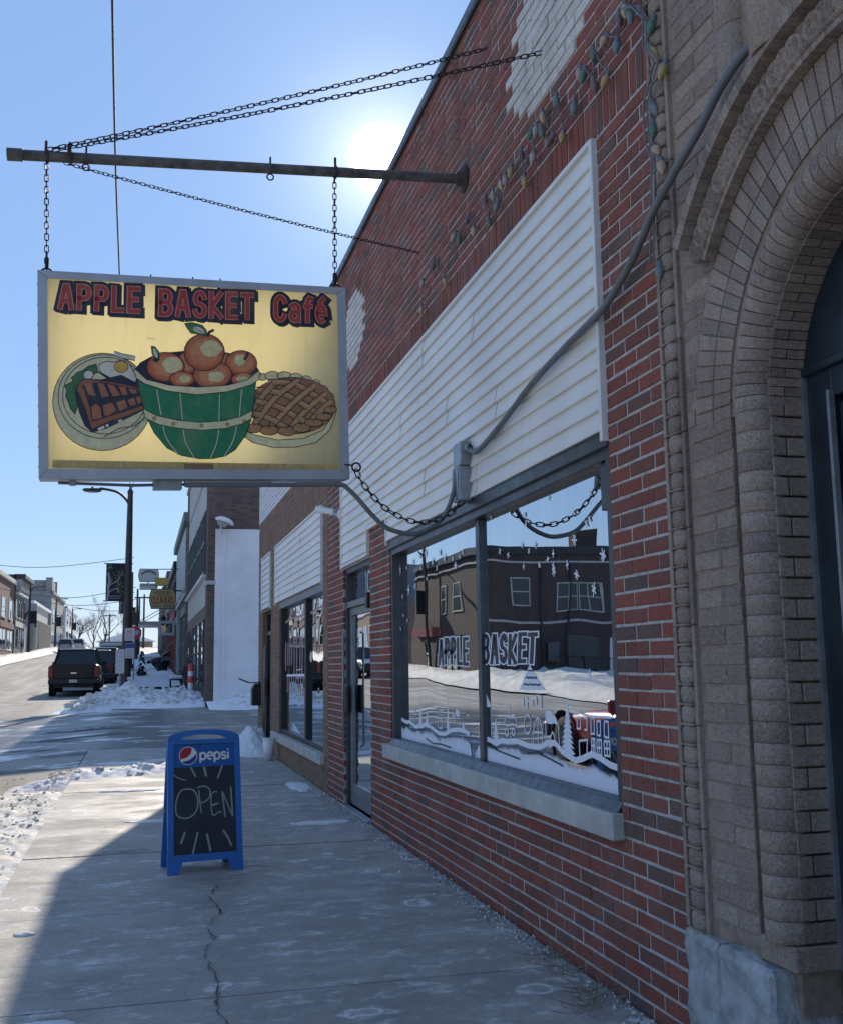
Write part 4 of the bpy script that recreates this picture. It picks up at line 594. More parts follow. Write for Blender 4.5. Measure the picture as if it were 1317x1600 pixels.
# ------------------------------------------------------------------ brickwork
def scr(p):
    d = Vector(p)-Vector((0,0,EYE)); q = (d.dot(rgt), d.dot(upv), d.dot(fwd))
    if q[2] < .05: return None
    return (658.5+1650*q[0]/q[2], 800-1650*q[1]/q[2], q[2])
def lay(ya, yb, za, zb, holes, course=.067, length=.221, joint=.011, off=0.0):
    """running bond; rectangles (y0,y1,z0,z1) with openings left out"""
    out = []; n = round((zb-za)/course)
    for i in range(n):
        z0 = za+i*course; zc = z0+course/2
        iv = [(ya, yb)]
        for (hy0, hy1, hz0, hz1) in holes:
            if hz0 < zc < hz1:
                nv = []
                for a, b in iv:
                    if hy1 <= a or hy0 >= b: nv.append((a, b)); continue
                    if hy0 > a+.01: nv.append((a, hy0+.004))
                    if hy1 < b-.01: nv.append((hy1-.004, b))
                iv = nv
        ph = off+(length/2 if i % 2 else 0)+random.uniform(-.012, .012)
        for a, b in iv:
            k0 = math.floor((a-ph)/length)
            y = ph+k0*length
            while y < b:
                y0, y1 = max(a+random.uniform(0, .002), y+joint/2), min(b-random.uniform(0, .002), y+length-joint/2)
                if y1-y0 > .02: out.append((y0, y1, z0+joint/2, z0+course-joint/2))
                y += length
    return out
def brick_mesh(name, mat):
    # unit brick, face at x=0 towards -X, chamfered arrises, slightly uneven face
    c = .03; d = .09; mb = MB()
    ny, nz = .5, .5; iy, iz = .5-.018, .5-.05
    vs = [(0,-iy,-iz),(0,iy,-iz),(0,iy,iz),(0,-iy,iz),(.003,-ny,-nz),(.003,ny,-nz),(.003,ny,nz),(.003,-ny,nz),(.05,-ny,-nz),(.05,ny,-nz),(.05,ny,nz),(.05,-ny,nz)]
    fs = [(0,3,2,1)]
    for a, b in ((0,4),(4,8)):
        for i in range(4):
            j = (i+1) % 4; fs.append((a+i, a+j, b+j, b+i))
    mb.add(vs, fs); return mb.mesh(name, mat)
def place_bricks(parent, rects, X, mat, quota, name='brick', axis='x', stuffname='brickwork', minpx=9):
    """the bricks that show largest as parts; the rest as one part"""
    me = brick_mesh(name, mat); sc_ = []
    for r in rects:
        c = (X, (r[0]+r[1])/2, (r[2]+r[3])/2) if axis == 'x' else ((r[0]+r[1])/2, X, (r[2]+r[3])/2)
        s = scr(c); v = 0
        if s and -30 < s[0] < 1347 and -30 < s[1] < 1630:
            if axis == 'x':
                p, q = scr((X, r[0], c[2])), scr((X, r[1], c[2]))
            else: p, q = scr((r[0], X, c[2])), scr((r[1], X, c[2]))
            v = abs(p[0]-q[0]) if p and q else 0
        sc_.append((v, r))
    sc_.sort(key=lambda t: -t[0])
    sel = [r for v, r in sc_[:quota] if v >= minpx]; rest = [r for v, r in sc_ ][len(sel):]
    for r in sel:
        o = bpy.data.objects.new(name, me); COL.objects.link(o); o.parent = parent
        if axis == 'x':
            o.location = (X+random.uniform(-.002, .003), (r[0]+r[1])/2, (r[2]+r[3])/2+random.gauss(0, .0009)); o.scale = (1, (r[1]-r[0])*random.uniform(.985, 1.004), (r[3]-r[2])*random.uniform(.96, 1.02))
            o.rotation_euler = (random.gauss(0, .004), 0, random.gauss(0, .004))
        else:
            o.location = ((r[0]+r[1])/2, X, (r[2]+r[3])/2); o.rotation_euler = (0,0,PI/2); o.scale = (1, r[1]-r[0], r[3]-r[2])
    if rest:
        mb = MB(); base = [Vector(v.co) for v in me.vertices]; F = [tuple(p.vertices) for p in me.polygons]
        for r in rest:
            dx = random.uniform(-.002, .003); ly, lz = r[1]-r[0], r[3]-r[2]; cy_, cz = (r[0]+r[1])/2, (r[2]+r[3])/2
            if axis == 'x': mb.add([(X+dx+v.x, cy_+v.y*ly, cz+v.z*lz) for v in base], F)
            else: mb.add([(cy_-v.y*ly, X+dx+v.x, cz+v.z*lz) for v in base], F)
        o = mb.build(stuffname, mat, parent); o['kind'] = 'stuff'
def slab_holes(name, x0, x1, ya, yb, za, zb, holes, mat, parent, axis='x'):
    """a wall with rectangular openings, as one mesh"""
    ys = sorted({ya, yb, *[h for H in holes for h in H[:2] if ya < h < yb]}); zs = sorted({za, zb, *[h for H in holes for h in H[2:] if za < h < zb]})
    mb = MB()
    for y0, y1 in zip(ys, ys[1:]):
        run = None
        for z0, z1 in zip(zs, zs[1:]):
            yc, zc = (y0+y1)/2, (z0+z1)/2
            solid = not any(h[0] < yc < h[1] and h[2] < zc < h[3] for h in holes)
            if solid: run = (run[0], z1) if run else (z0, z1)
            if (not solid or z1 == zs[-1]) and run:
                if axis == 'x': mb.box(x0, x1, y0, y1, run[0], run[1])
                else: mb.box(y0, y1, x0, x1, run[0], run[1])
                run = None
    return mb.build(name, mat, parent)
FX = 1.95        # face of the brickwork towards the walk
# ------------------------------------------------------------------ the cafe
cafe = thing('cafe_building', 'red brick cafe with white siding band and snow painted window', 'building', (0,0,0))
WY0, WY1, WZ0, WZ1 = 4.17, 8.42, .76, 2.335           # window opening
DY0, DY1, DZ1 = 9.20, 10.48, 2.345                      # door opening
TOP = 5.53
holes = [(WY0, WY1, WZ0-.12, WZ1), (WY0, 8.43, WZ1, 3.745), (8.43, DY0, 2.625, 3.745), (DY0, 10.50, 2.345, 3.745), (DY0, DY1, -.2, DZ1)]
slab_holes('wall', FX+.005, FX+.25, 3.62, 11.4, -.2, TOP, [holes[0], holes[4]], M['mortar'], cafe)
SOLD = 3.755                                            # soldier course over the siding
low = lay(3.62, 11.4, 0.0, SOLD, holes)
up = lay(3.62, 11.4, SOLD+.205, TOP-.05, [], off=.05)
# cream glazed bricks let into the parapet, stepped like a diamond
def in_patch(r, cy0):
    i = round((r[2]-SOLD-.205)/.067); yc = (r[0]+r[1])/2
    zc = i
    w = .5*(1-abs(i-11.0)/8.0)
    return abs(yc-cy0) < max(0, .52*(1-max(0, abs(i-10)-3)/5.0)) if 5 <= i <= 15 else False
glz = [r for r in up if in_patch(r, 4.72) or in_patch(r, 9.9)]
red = low+[r for r in up if r not in glz]
sold = []
y = 3.63
while y < 11.39:
    sold.append((y, min(y+.056, 11.4), SOLD+.006, SOLD+.199)); y += .067
allred = red+sold
place_bricks(cafe, allred, FX, M['red_brick'], 290)
place_bricks(cafe, glz, FX-.003, M['glazed_brick'], 60, 'glazed_brick', stuffname='glazed_brickwork')
mb = MB(); mb.box(FX-.03, FX+.3, 3.62, 11.4, TOP-.05, TOP+.03, 0, .01); mb.build('parapet_cap', M['gray_frame'], cafe)
mb = MB(); mb.box(2.25, 12, 3.62, 11.38, 3.4, 4.6); mb.build('roof', M['dark_mortar'], cafe)
# limestone sill in three lengths
for a, b in ((4.16, 5.62), (5.625, 7.15), (7.155, 8.50)):
    mb = MB(); mb.box(FX-.055, FX+.2, a, b, .655, .765, 0, .006); mb.build('sill_stone', M['limestone'], cafe)
# window
def frame_rect(name, x0, x1, y0, y1, z0, z1, w, mat, parent, wb=None):
    mb = MB(); wb = wb or w
    mb.box(x0, x1, y0, y0+w, z0, z1, 0, .003); mb.box(x0, x1, y1-w, y1, z0, z1, 0, .003)
    mb.box(x0+.001, x1, y0+w, y1-w, z1-w, z1, 0, .003); mb.box(x0+.001, x1, y0+w, y1-w, z0, z0+wb, 0, .003)
    return mb.build(name, mat, parent)
GX = 2.025
win = frame_rect('window', FX+.010, FX+.13, WY0, WY1, WZ0+.004, WZ1, .06, M['gray_frame'], cafe, .05)
mb = MB(); mb.box(FX-.01, FX+.09, WY0-.004, WY1+.004, WZ1-.01, WZ1+.075, 0, .004); mb.build('head_channel', M['gray_frame'], win)
MU = 6.215
mb = MB(); mb.box(FX+.048, FX+.13, MU-.035, MU+.035, WZ0+.05, WZ1-.06, 0, .003); mb.build('mullion', M['gray_frame'], win)
mb = MB(); mb.prism([(FX-.02, WZ0+.006),(FX+.012, WZ0+.006),(FX+.012, WZ0+.05)], lambda u, v, d: (u, d, v), WY0+.01, WY1-.01); mb.build('sill_flashing', M['gray_frame'], win, True)
for a, b in ((WY0+.06, MU-.035), (MU+.035, WY1-.06)):
    mb = MB(); mb.add([(GX, a, WZ0+.05),(GX, b, WZ0+.05),(GX, b, WZ1-.06),(GX, a, WZ1-.06)], [(0,3,2,1)]); mb.build('pane', M['glass'], win)
    mb = MB(); n = 60
    vs = []; 
    for i in range(n+1):
        yy = a+(b-a)*i/n; vs += [(GX+.22+.03*math.sin(i*1.1)+.012*math.sin(i*2.7), yy, WZ0), (GX+.22+.03*math.sin(i*1.1+.3), yy, WZ1)]
    mb.add(vs, [(2*i, 2*i+1, 2*i+3, 2*i+2) for i in range(n)], 0, True); mb.build('curtain', M['curtain'], win)
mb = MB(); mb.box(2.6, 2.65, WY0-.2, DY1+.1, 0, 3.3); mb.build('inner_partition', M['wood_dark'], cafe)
mb = MB(); mb.box(FX+.03, FX+.07, WY0+.06, WY0+.16, 2.06, WZ1-.06, 0, .004); mb.build('alarm_box', M['gray_frame'], win)

# --- flat drawing helpers (paint on glass, sign art, lettering)
class Art:
    """flat coloured shapes laid one over another, each a hair above the last"""
    def __init__(s, to3, step=.00006): s.to3 = to3; s.d = .0004; s.step = step; s.mb = MB(); s.mats = []
    def mi(s, mat):
        if mat not in s.mats: s.mats.append(mat)
        return s.mats.index(mat)
    def poly(s, pts, mat):
        s.d += s.step; n = len(pts); s.mb.add([s.to3(u, v, s.d) for u, v in pts], [tuple(range(n))], s.mi(mat))
    def line(s, pts, w, mat, closed=False):
        s.d += s.step; P = [Vector(p[:2]) for p in pts]
        Q = [P[0]]
        for p in P[1:]:
            if (p-Q[-1]).length > 1e-5: Q.append(p)
        if closed and (Q[0]-Q[-1]).length < 1e-5: Q.pop()
        n = len(Q)
        if n < 2: return
        vs = []
        for i in range(n):
            a = Q[i]-Q[i-1] if (closed or i > 0) else None; b = Q[(i+1) % n]-Q[i] if (closed or i < n-1) else None
            a = (a or b).normalized(); b = (b or a).normalized()
            na, nb = Vector((-a.y, a.x)), Vector((-b.y, b.x)); m_ = na+nb
            if m_.length < .2: m_ = na
            else: m_ = m_.normalized()/max(.5, m_.normalized().dot(na))
            for sgn in (1, -1): vs.append(s.to3(Q[i].x+m_.x*w*sgn/2, Q[i].y+m_.y*w*sgn/2, s.d))
        s.mb.add(vs, [(2*i, 2*i+1, (2*i+3) % (2*n), (2*i+2) % (2*n)) for i in range(n if closed else n-1)], s.mi(mat))
    def shape(s, pts, fill, w, edge): s.poly(pts, fill); s.line(pts, w, edge, True)
    def done(s, name, parent):
        o = s.mb.build(name, s.mats, parent); s.mb = MB(); s.mats = []; return o
def arc(cx_, cy_, rx, ry, a0, a1, n=8): return [(cx_+rx*math.cos(R_(a0+(a1-a0)*i/n)), cy_+ry*math.sin(R_(a0+(a1-a0)*i/n))) for i in range(n+1)]
# a plain stroke alphabet in a unit box (x 0..w, y 0..1)
def glyphs():
    g = {}
    g['A'] = (.62, [[(0,0),(.24,1),(.38,1),(.62,0)], [(.1,.32),(.52,.32)]])
    g['B'] = (.58, [[(0,0),(0,1),(.3,1)]+arc(.3,.76,.24,.24,90,-90)[1:]+[(0,.52)], [(.28,.52)]+arc(.3,.26,.28,.26,90,-90)[1:]+[(0,0)]])
    g['C'] = (.58, [arc(.3,.7,.28,.3,20,180)+arc(.3,.3,.28,.3,180,340)])
    g['D'] = (.58, [[(0,0),(0,1),(.25,1)]+arc(.25,.5,.33,.5,90,-90)[1:]+[(0,0)]])
    g['E'] = (.5, [[(.5,1),(0,1),(0,0),(.5,0)], [(0,.52),(.42,.52)]])
    g['F'] = (.5, [[(.5,1),(0,1),(0,0)], [(0,.52),(.42,.52)]])
    g['G'] = (.6, [arc(.3,.7,.28,.3,20,180)+arc(.3,.3,.28,.3,180,360)+[(.58,.45),(.35,.45)]])
    g['H'] = (.58, [[(0,0),(0,1)], [(.58,0),(.58,1)], [(0,.5),(.58,.5)]])
    g['I'] = (.1, [[(.05,0),(.05,1)]])
    g['K'] = (.58, [[(0,0),(0,1)], [(.55,1),(.04,.46),(.58,0)]])
    g['L'] = (.48, [[(0,1),(0,0),(.48,0)]])
    g['M'] = (.74, [[(0,0),(0,1),(.37,.3),(.74,1),(.74,0)]])
    g['N'] = (.6, [[(0,0),(0,1),(.6,0),(.6,1)]])
    g['O'] = (.6, [arc(.3,.5,.3,.5,90,450,16)])
    g['P'] = (.56, [[(0,0),(0,1),(.3,1)]+arc(.3,.73,.25,.27,90,-90)[1:]+[(0,.46)]])
    g['R'] = (.58, [[(0,0),(0,1),(.3,1)]+arc(.3,.74,.25,.26,90,-90)[1:]+[(0,.48)], [(.25,.48),(.58,0)]])
    g['S'] = (.56, [arc(.28,.75,.26,.25,15,180)+arc(.28,.25,.28,.26,110,-165)[0:]])
    g['S'] = (.56, [arc(.28,.74,.26,.26,10,230,8)+arc(.28,.25,.28,.25,65,-170,8)])
    g['T'] = (.56, [[(0,1),(.56,1)], [(.28,1),(.28,0)]])
    g['U'] = (.58, [[(0,1)]+arc(.29,.29,.29,.29,180,360)+[(.58,1)]])
    g['V'] = (.6, [[(0,1),(.3,0),(.6,1)]])
    g['W'] = (.8, [[(0,1),(.2,0),(.4,.8),(.6,0),(.8,1)]])
    g['Y'] = (.6, [[(0,1),(.3,.5),(.6,1)], [(.3,.5),(.3,0)]])
    g['a'] = (.5, [[(.04,.62)]+arc(.25,.5,.24,.2,120,0,5)+[(.49,0)], arc(.25,.2,.24,.2,50,330,10)])
    g['b'] = (.5, [[(0,1),(0,0)], arc(.25,.33,.25,.33,180,540,12)])
    g['c'] = (.46, [arc(.25,.34,.25,.34,45,315,10)])
    g['d'] = (.5, [[(.5,1),(.5,0)], arc(.25,.33,.25,.33,0,360,12)])
    g['e'] = (.5, [[(.02,.36),(.5,.36)]+arc(.25,.36,.25,.34,0,300,12)])
    g['f'] = (.38, [[(.38,.98),(.28,1),(.18,.92),(.16,.8),(.16,0)], [(0,.66),(.36,.66)]])
    g['h'] = (.5, [[(0,1),(0,0)], [(0,.42)]+arc(.25,.42,.25,.25,160,0,6)+[(.5,0)]])
    g['i'] = (.08, [[(.04,0),(.04,.66)], [(.04,.84),(.04,.96)]])
    g['m'] = (.8, [[(0,.68),(0,0)], arc(.2,.48,.2,.2,170,0,6)+[(.4,0)], arc(.6,.48,.2,.2,170,0,6)+[(.8,0)]])
    g['o'] = (.5, [arc(.25,.34,.25,.34,90,450,12)])
    g['p'] = (.5, [[(0,.68),(0,-.3)], arc(.25,.34,.25,.34,180,540,12)])
    g['r'] = (.34, [[(0,.68),(0,0)], arc(.2,.42,.2,.25,170,50,5)])
    g['s'] = (.42, [arc(.21,.5,.2,.17,20,230,6)+arc(.21,.17,.21,.17,65,-170,6)])
    g['t'] = (.36, [[(.14,.95),(.14,.1),(.3,.0)], [(0,.66),(.34,.66)]])
    g['u'] = (.48, [[(0,.68)]+arc(.24,.24,.24,.24,180,350,6)+[(.48,.68)], [(.48,.3),(.48,0)]])
    g['w'] = (.7, [[(0,.68),(.17,0),(.35,.6),(.52,0),(.7,.68)]]); g['y'] = (.48, [[(0,.68),(.24,.05)], [(.48,.68),(.12,-.28)]])
    g['n'] = (.48, [[(0,.68),(0,0)], arc(.24,.44,.24,.24,170,0,6)+[(.48,0)]])
    g['\u00e9'] = (g['e'][0], g['e'][1]+[[(.2,.84),(.4,1.02)]])
    g['0'] = g['O']; g['1'] = (.2, [[(0,.8),(.14,1),(.14,0)]]); g['8'] = (.56, [arc(.28,.75,.24,.25,90,450,12), arc(.28,.25,.28,.25,90,450,12)])
    g['2'] = (.54, [arc(.27,.72,.26,.28,170,-20,8)+[(0,0),(.54,0)]])
    g[' '] = (.35, []); g['-'] = (.3, [[(0,.5),(.3,.5)]]); g['.'] = (.05, [[(0,0),(.05,0)]])
    return g
GL = glyphs()
def text_strokes(txt, quad, gap=.16, jig=0.0):
    """strokes of a line of text fitted into the quad (bl, br, tr, tl)"""
    W = sum(GL[c][0] for c in txt)+gap*(len(txt)-1); bl, br, tr, tl = [Vector(q[:2]) for q in quad]; x = 0; out = []
    for c in txt:
        w, st = GL[c]; dx, dy = random.uniform(-jig, jig), random.uniform(-jig, jig)
        for s in st:
            pl = []
            for (a, b) in s:
                u, v = (x+a+dx)/W, b+dy
                lo = bl+(br-bl)*u; hi = tl+(tr-tl)*u; p = lo+(hi-lo)*v; pl.append((p.x, p.y))
            out.append(pl)
        x += w+gap
    return out
# --- seasonal painting on the cafe window (outside of the glass)
gl3 = lambda u, v, d: (GX-d*1.5, u, v)
SP = M['snow_paint']
art = Art(lambda u, v, d: (GX-d, u, v), .00004)
for pl in PAINT['trees']: art.poly(pl, SP)
DKP = paint(.03,.035,.045,.5)
rf = PAINT['roof']; nb_ = len(rf[0])//2
art.poly([tuple(rf[0][0]), tuple(rf[-1][nb_]), tuple(rf[-1][-1])], SP)
for a_, b_ in zip(rf, rf[1:]):       # dark wavy bands across the pointed roof
    lo = a_[nb_:][::-1]; hi = b_[:nb_]; n_ = len(lo); q_ = range(1, n_-1)
    art.poly([(lo[i][0]*.8+hi[i][0]*.2, lo[i][1]*.8+hi[i][1]*.2) for i in q_]+[(lo[i][0]*.15+hi[i][0]*.85, lo[i][1]*.15+hi[i][1]*.85) for i in reversed(q_)], DKP)
for pl in PAINT['poly']: art.poly(pl, SP)
for pl in PAINT['lines']: art.line(pl, .010, SP)
for pl in PAINT['ov']: art.line(pl, .010, SP, True)
art.line(PAINT['lineL'], .028, SP); art.line(PAINT['lineR'], .03, SP)
for pl in ([(5.49,.905),(5.36,.925),(5.15,.905),(4.98,.885)], [(6.16,.905),(5.95,.885),(5.75,.875),(5.6,.868)], [(7.6,.855),(7.4,.832),(7.2,.842),(6.95,.835)]): art.d += .0028; art.line(pl, .010, DKP); art.d -= .0028
art.done('snow_scene_painting', win)
for cy_, cz, ry, rz in PAINT['flakes']:
    if not (WY0+.06 < cy_ < WY1-.06): continue
    n = 3 if rz > .025 else 2; ph = random.uniform(0, PI)
    for i in range(n+ (1 if rz > .05 else 0)):
        a = ph+i*PI/(n+(1 if rz > .05 else 0)); L = random.uniform(.75, 1.15)
        rr = max(rz, .02)
        art.line([(cy_-rr*1.0*math.cos(a)*L, cz-rr*math.sin(a)*L), (cy_+rr*1.0*math.cos(a)*L, cz+rr*math.sin(a)*L)], .009+.05*rz*.35, SP)
    art.done('snowflake', win)
DK = paint(.012,.015,.022,.5)
for key, txt in (('apple', 'APPLE'), ('basket', 'BASKET')):
    KY = .40; wa = Art(lambda u, v, d: (GX-.0012-d, u/KY, v), .00004)      # wide letters: strokes broad across, thin up and down
    st = text_strokes(txt, [(q[0]*KY, q[1]) for q in PAINT[key]], .42, .03)
    def wob(s, e):
        s = [Vector(p) for p in s]; a = (s[0]-s[1]).normalized()*e; b = (s[-1]-s[-2]).normalized()*e
        return [tuple(s[0]+a)]+[tuple(p) for p in s[1:-1]]+[tuple(s[-1]+b)]
    for s in st: wa.line(wob(s, .019), .038, SP)
    wa.d += .0003
    for s in st: wa.line(wob(s, .012), .0225, DK)
    wa.done('lettering', win)
def frost(name, poly):
    import bmesh
    n = len(poly); bm = bmesh.new()
    ys = [p[0] for p in poly]; y0, y1 = min(ys), max(ys)
    half = None
    # upper and lower outline as functions of y: sample vertical strips
    def cross(y):
        zs = []
        for (a, b), (c, d) in zip(poly, poly[1:]+poly[:1]):
            if (a-y)*(c-y) <= 0 and a != c: zs.append(b+(d-b)*(y-a)/(c-a))
        return (min(zs), max(zs)) if len(zs) > 1 else None
    mb = MB(); cols = 60; rows = 8; vs = []; fade = []; ok = []
    for i in range(cols+1):
        y = y0+.002+(y1-y0-.004)*i/cols; c = cross(y) or (.85, .86)
        for j in range(rows+1): vs.append((GX-.0028, y, c[0]+(c[1]-c[0])*j/rows)); fade.append(1-j/rows)
    fs = [(i*(rows+1)+j, i*(rows+1)+j+1, (i+1)*(rows+1)+j+1, (i+1)*(rows+1)+j) for i in range(cols) for j in range(rows)]
    mb.add(vs, fs); me = mb.mesh(name, M['frost']); at = me.attributes.new('fade', 'FLOAT', 'POINT'); at.data.foreach_set('value', fade)
    return link(name, me, win)
frost('painted_snow', [tuple(p) for p in PAINT['frostL']]); frost('painted_snow', [tuple(p) for p in PAINT['frostR']])

# --- siding: one object for each length of each lap
def siding(parent, y0, y1, zb, zt, course, seams, cutouts=(), X=FX-.004):
    n = round((zt-zb)/course)
    for i in range(n):
        za = zb+i*course; zc = za+course*.5
        iv = [(y0, y1)]
        for (c0, c1, ch) in cutouts:       # notch under height ch between c0 and c1
            if zc < ch:
                nv = []
                for a, b in iv:
                    if c0 > a: nv.append((a, min(b, c0)))
                    if c1 < b: nv.append((max(a, c1), b))
                iv = [q for q in nv if q[1]-q[0] > .02]
        s = seams[(i//2) % len(seams)]
        out = []
        for a, b in iv:
            cuts = [a]+[q for q in s if a+.1 < q < b-.1]+[b]
            out += list(zip(cuts, cuts[1:]))
        for k, (a, b) in enumerate(out):
            mb = MB(); e = random.uniform(-.002, .002); a2 = a-.0; b2 = b
            lap = .004*(k % 2)+e*.3
            prof = [(X-.019-lap, za-.004), (X-.021-lap, za+.003), (X-.002-lap, za+course+.004), (X+.006, za+course), (X+.006, za-.004)]
            m_ = len(prof)
            sag = [.002*math.sin(a*3+i), .0015*math.sin(b*2.2+i)]
            mb.add([(x, a2, z+sag[0]*.3) for x, z in prof]+[(x, b2-(.007 if b2 < y1-.01 else .001), z+sag[1]*.3) for x, z in prof],
                   [(q, (q+1) % m_, m_+(q+1) % m_, m_+q) for q in range(m_)]+[tuple(range(m_))[::-1], tuple(range(m_, 2*m_))])
            mb.build('siding_plank', M['siding'], parent)
siding(cafe, 4.19, 10.46, 2.40, 3.73, .095, [[6.0, 8.9], [7.2], [5.6, 8.3], [6.6, 9.6], [7.9]], [(8.435, 9.215, 2.62)])
def trim(parent, p0, p1, w=.022, X=FX-.03, mat=None, name='siding_trim'):
    (ya, za), (yb, zb) = p0, p1; mb = MB()
    if abs(ya-yb) < 1e-4: mb.box(X, FX+.02, ya-w/2, ya+w/2, min(za, zb), max(za, zb), 0, .002)
    else: mb.box(X+.001, FX+.019, min(ya, yb), max(ya, yb), za-w/2, za+w/2, 0, .002)
    return mb.build(name, mat or M['siding_trim'], parent)
trim(cafe, (4.175, 2.345), (4.175, 3.75), .028); trim(cafe, (4.19, 3.742), (10.46, 3.742), .026); trim(cafe, (10.475, 2.345), (10.475, 3.75), .03)
trim(cafe, (8.435, 2.36), (8.435, 2.62)); trim(cafe, (9.215, 2.36), (9.215, 2.62)); trim(cafe, (8.44, 2.632), (9.21, 2.632)); trim(cafe, (9.22, 2.372), (10.46, 2.372), .03)
# --- cafe door
def shop_door(parent, y0, y1, zt, X, framem, num=None, mailbox=True):
    door = frame_rect('door_frame', X, X+.1, y0, y1, gz(y0)+.0, zt, .05, framem, parent, .02)
    tz = zt-.36
    mb = MB(); mb.box(X+.004, X+.09, y0+.05, y1-.05, tz-.03, tz+.03, 0, .003); mb.build('transom_bar', M['silver'], door)
    mb = MB(); mb.add([(X+.05, y0+.05, tz+.03),(X+.05, y1-.05, tz+.03),(X+.05, y1-.05, zt-.05),(X+.05, y0+.05, zt-.05)], [(0,3,2,1)]); mb.build('pane', M['dark_glass'], door)
    leaf = frame_rect('door', X+.03, X+.075, y0+.055, y1-.055, gz(y0)+.025, tz-.034, .075, M['silver'] if framem is M['gray_frame'] else framem, parent, .2)
    mb = MB(); a, b = y0+.13, y1-.13; mb.add([(X+.05, a, gz(y0)+.22),(X+.05, b, gz(y0)+.22),(X+.05, b, tz-.108),(X+.05, a, tz-.108)], [(0,3,2,1)]); mb.build('pane', M['glass'], leaf)
    mb = MB(); mb.box(X-.03, X+.0, y1-.2, y1-.05, .93, 1.2, 0, .008); mb.build('lock_guard', M['black_metal'], leaf)
    mb = MB(); mb.tube([(X-.02, y1-.12, .6),(X-.05, y1-.12, .62),(X-.05, y1-.12, 1.7),(X-.02, y1-.12, 1.72)], .012, 8); mb.build('pull_bar', M['silver'], leaf)
    mb = MB(); mb.box(X+.3, X+.32, y0, y1, 0, zt); mb.build('inner_blind', M['curtain'], door)
    mb = MB(); mb.box(FX-.04, FX+.2, y0-.01, y1+.01, -.05, gz(y0)+.02, 0, .004); mb.build('threshold', M['galv'], door)
    return door, leaf, tz
door, leaf, tz = shop_door(cafe, DY0+.006, DY1-.006, DZ1, FX+.024, M['gray_frame'])
mb = MB(); mb.box(FX-.02, FX+.02, DY0+.02, DY0+.1, tz-.09, tz+.05, 0, .004); mb.build('door_closer', M['black_metal'], leaf)
art = Art(lambda u, v, d: (FX+.072-d, u, v), .00004)
for s in text_strokes('108', [(9.72,tz+.07),(9.34,tz+.07),(9.34,tz+.27),(9.72,tz+.27)], .22): art.line(s, .022, M['white_paint'])
art.done('house_number', door)
# brick return inside the door and window openings is the wall slab itself
# ------------------------------------------------------------------ tan brick shop next door
shop = thing('tan_brick_shop', 'low tan brick shop with white siding and whitened upper bricks', 'building')
TW = (11.72, 15.6); TD = (16.66, 17.82); TEND = 18.45
ZL = 3.83        # foot of the whitewashed bricks
th = [(TW[0], TW[1], .32, 2.29), (TW[0], 16.02, 2.29, 3.20), (TD[0], TD[1], -.2, 2.28), (16.66, 17.86, 2.28, 3.19)]
slab_holes('wall', FX+.006, FX+.25, 11.4, TEND, -.2, TOP-.02, [th[0], th[2]], M['brown_mortar'], shop)
lowt = lay(11.41, TEND, .02, 3.29, th); mid = lay(11.41, TEND, 3.49, ZL, []); hi = lay(11.41, TEND, ZL+.01, TOP-.06, [])
sold = []; y = 11.42
while y < TEND-.03: sold.append((y, y+.056, 3.295, 3.485)); y += .067
place_bricks(shop, lowt+mid+sold, FX, M['tan_brick'], 0)
place_bricks(shop, hi, FX-.002, M['painted_white_brick'], 0, stuffname='whitewashed_brickwork')
mb = MB(); mb.box(FX-.02, FX+.3, 11.4, TEND+.02, TOP-.06, TOP+.02, 0, .01); mb.build('parapet_cap', M['gray_frame'], shop)
# end wall towards the side street
slab_holes('end_wall', TEND-.25, TEND-.012, FX+.25, 12, -.2, TOP-.02, [], M['brown_mortar'], shop, 'y')
mb = MB(); mb.box(2.25, 12, 11.4, TEND-.25, 3.4, 4.6); mb.build('roof', M['dark_mortar'], shop)
siding(shop, 11.73, 15.99, 2.33, 3.17, .093, [[13.9], [12.9, 15.0], [14.6], [13.4]])
siding(shop, 16.68, 17.85, 2.33, 3.165, .093, [[]])
for y in (11.725, 16.0, 16.672, 17.86): trim(shop, (y, 2.3), (y, 3.19), .02)
trim(shop, (11.73, 3.185), (15.99, 3.185), .025); trim(shop, (16.68, 3.18), (17.85, 3.18), .025)
for a, b in ((11.64, 13.1), (13.105, 14.6), (14.605, 16.22)):
    mb = MB(); mb.box(FX-.05, FX+.2, a, b, .32, .435, 0, .006); mb.build('sill_stone', M['limestone'], shop)
sw_ = frame_rect('window', FX+.03, FX+.13, TW[0], TW[1], .44, 2.285, .06, M['dark_frame'], shop)
mb = MB(); mb.box(FX+.0, FX+.1, TW[0]-.0, TW[1], 2.22, 2.31, 0, .004); mb.build('head_channel', M['silver'], sw_)
mb = MB(); mb.box(FX+.032, FX+.13, 13.2, 13.32, .5, 2.225, 0, .003); mb.build('mullion', M['dark_frame'], sw_)
for a, b in ((TW[0]+.06, 13.2), (13.32, TW[1]-.06)):
    mb = MB(); mb.add([(GX, a, .5),(GX, b, .5),(GX, b, 2.225),(GX, a, 2.225)], [(0,3,2,1)]); mb.build('pane', M['glass'], sw_)
    mb = MB(); mb.box(GX+.2, GX+.22, a, b, .4, 2.25); mb.build('curtain', M['curtain'], sw_)
art = Art(lambda u, v, d: (GX-d, u, v), .00005)
PINK = paint(.42,.26,.27)
art.line([(15.5, 2.02),(14.9,2.06),(14.2, 2.04),(13.34, 2.06)], .03, PINK); art.line([(13.1, 2.04),(12.4,2.07),(11.8, 2.09)], .03, PINK)
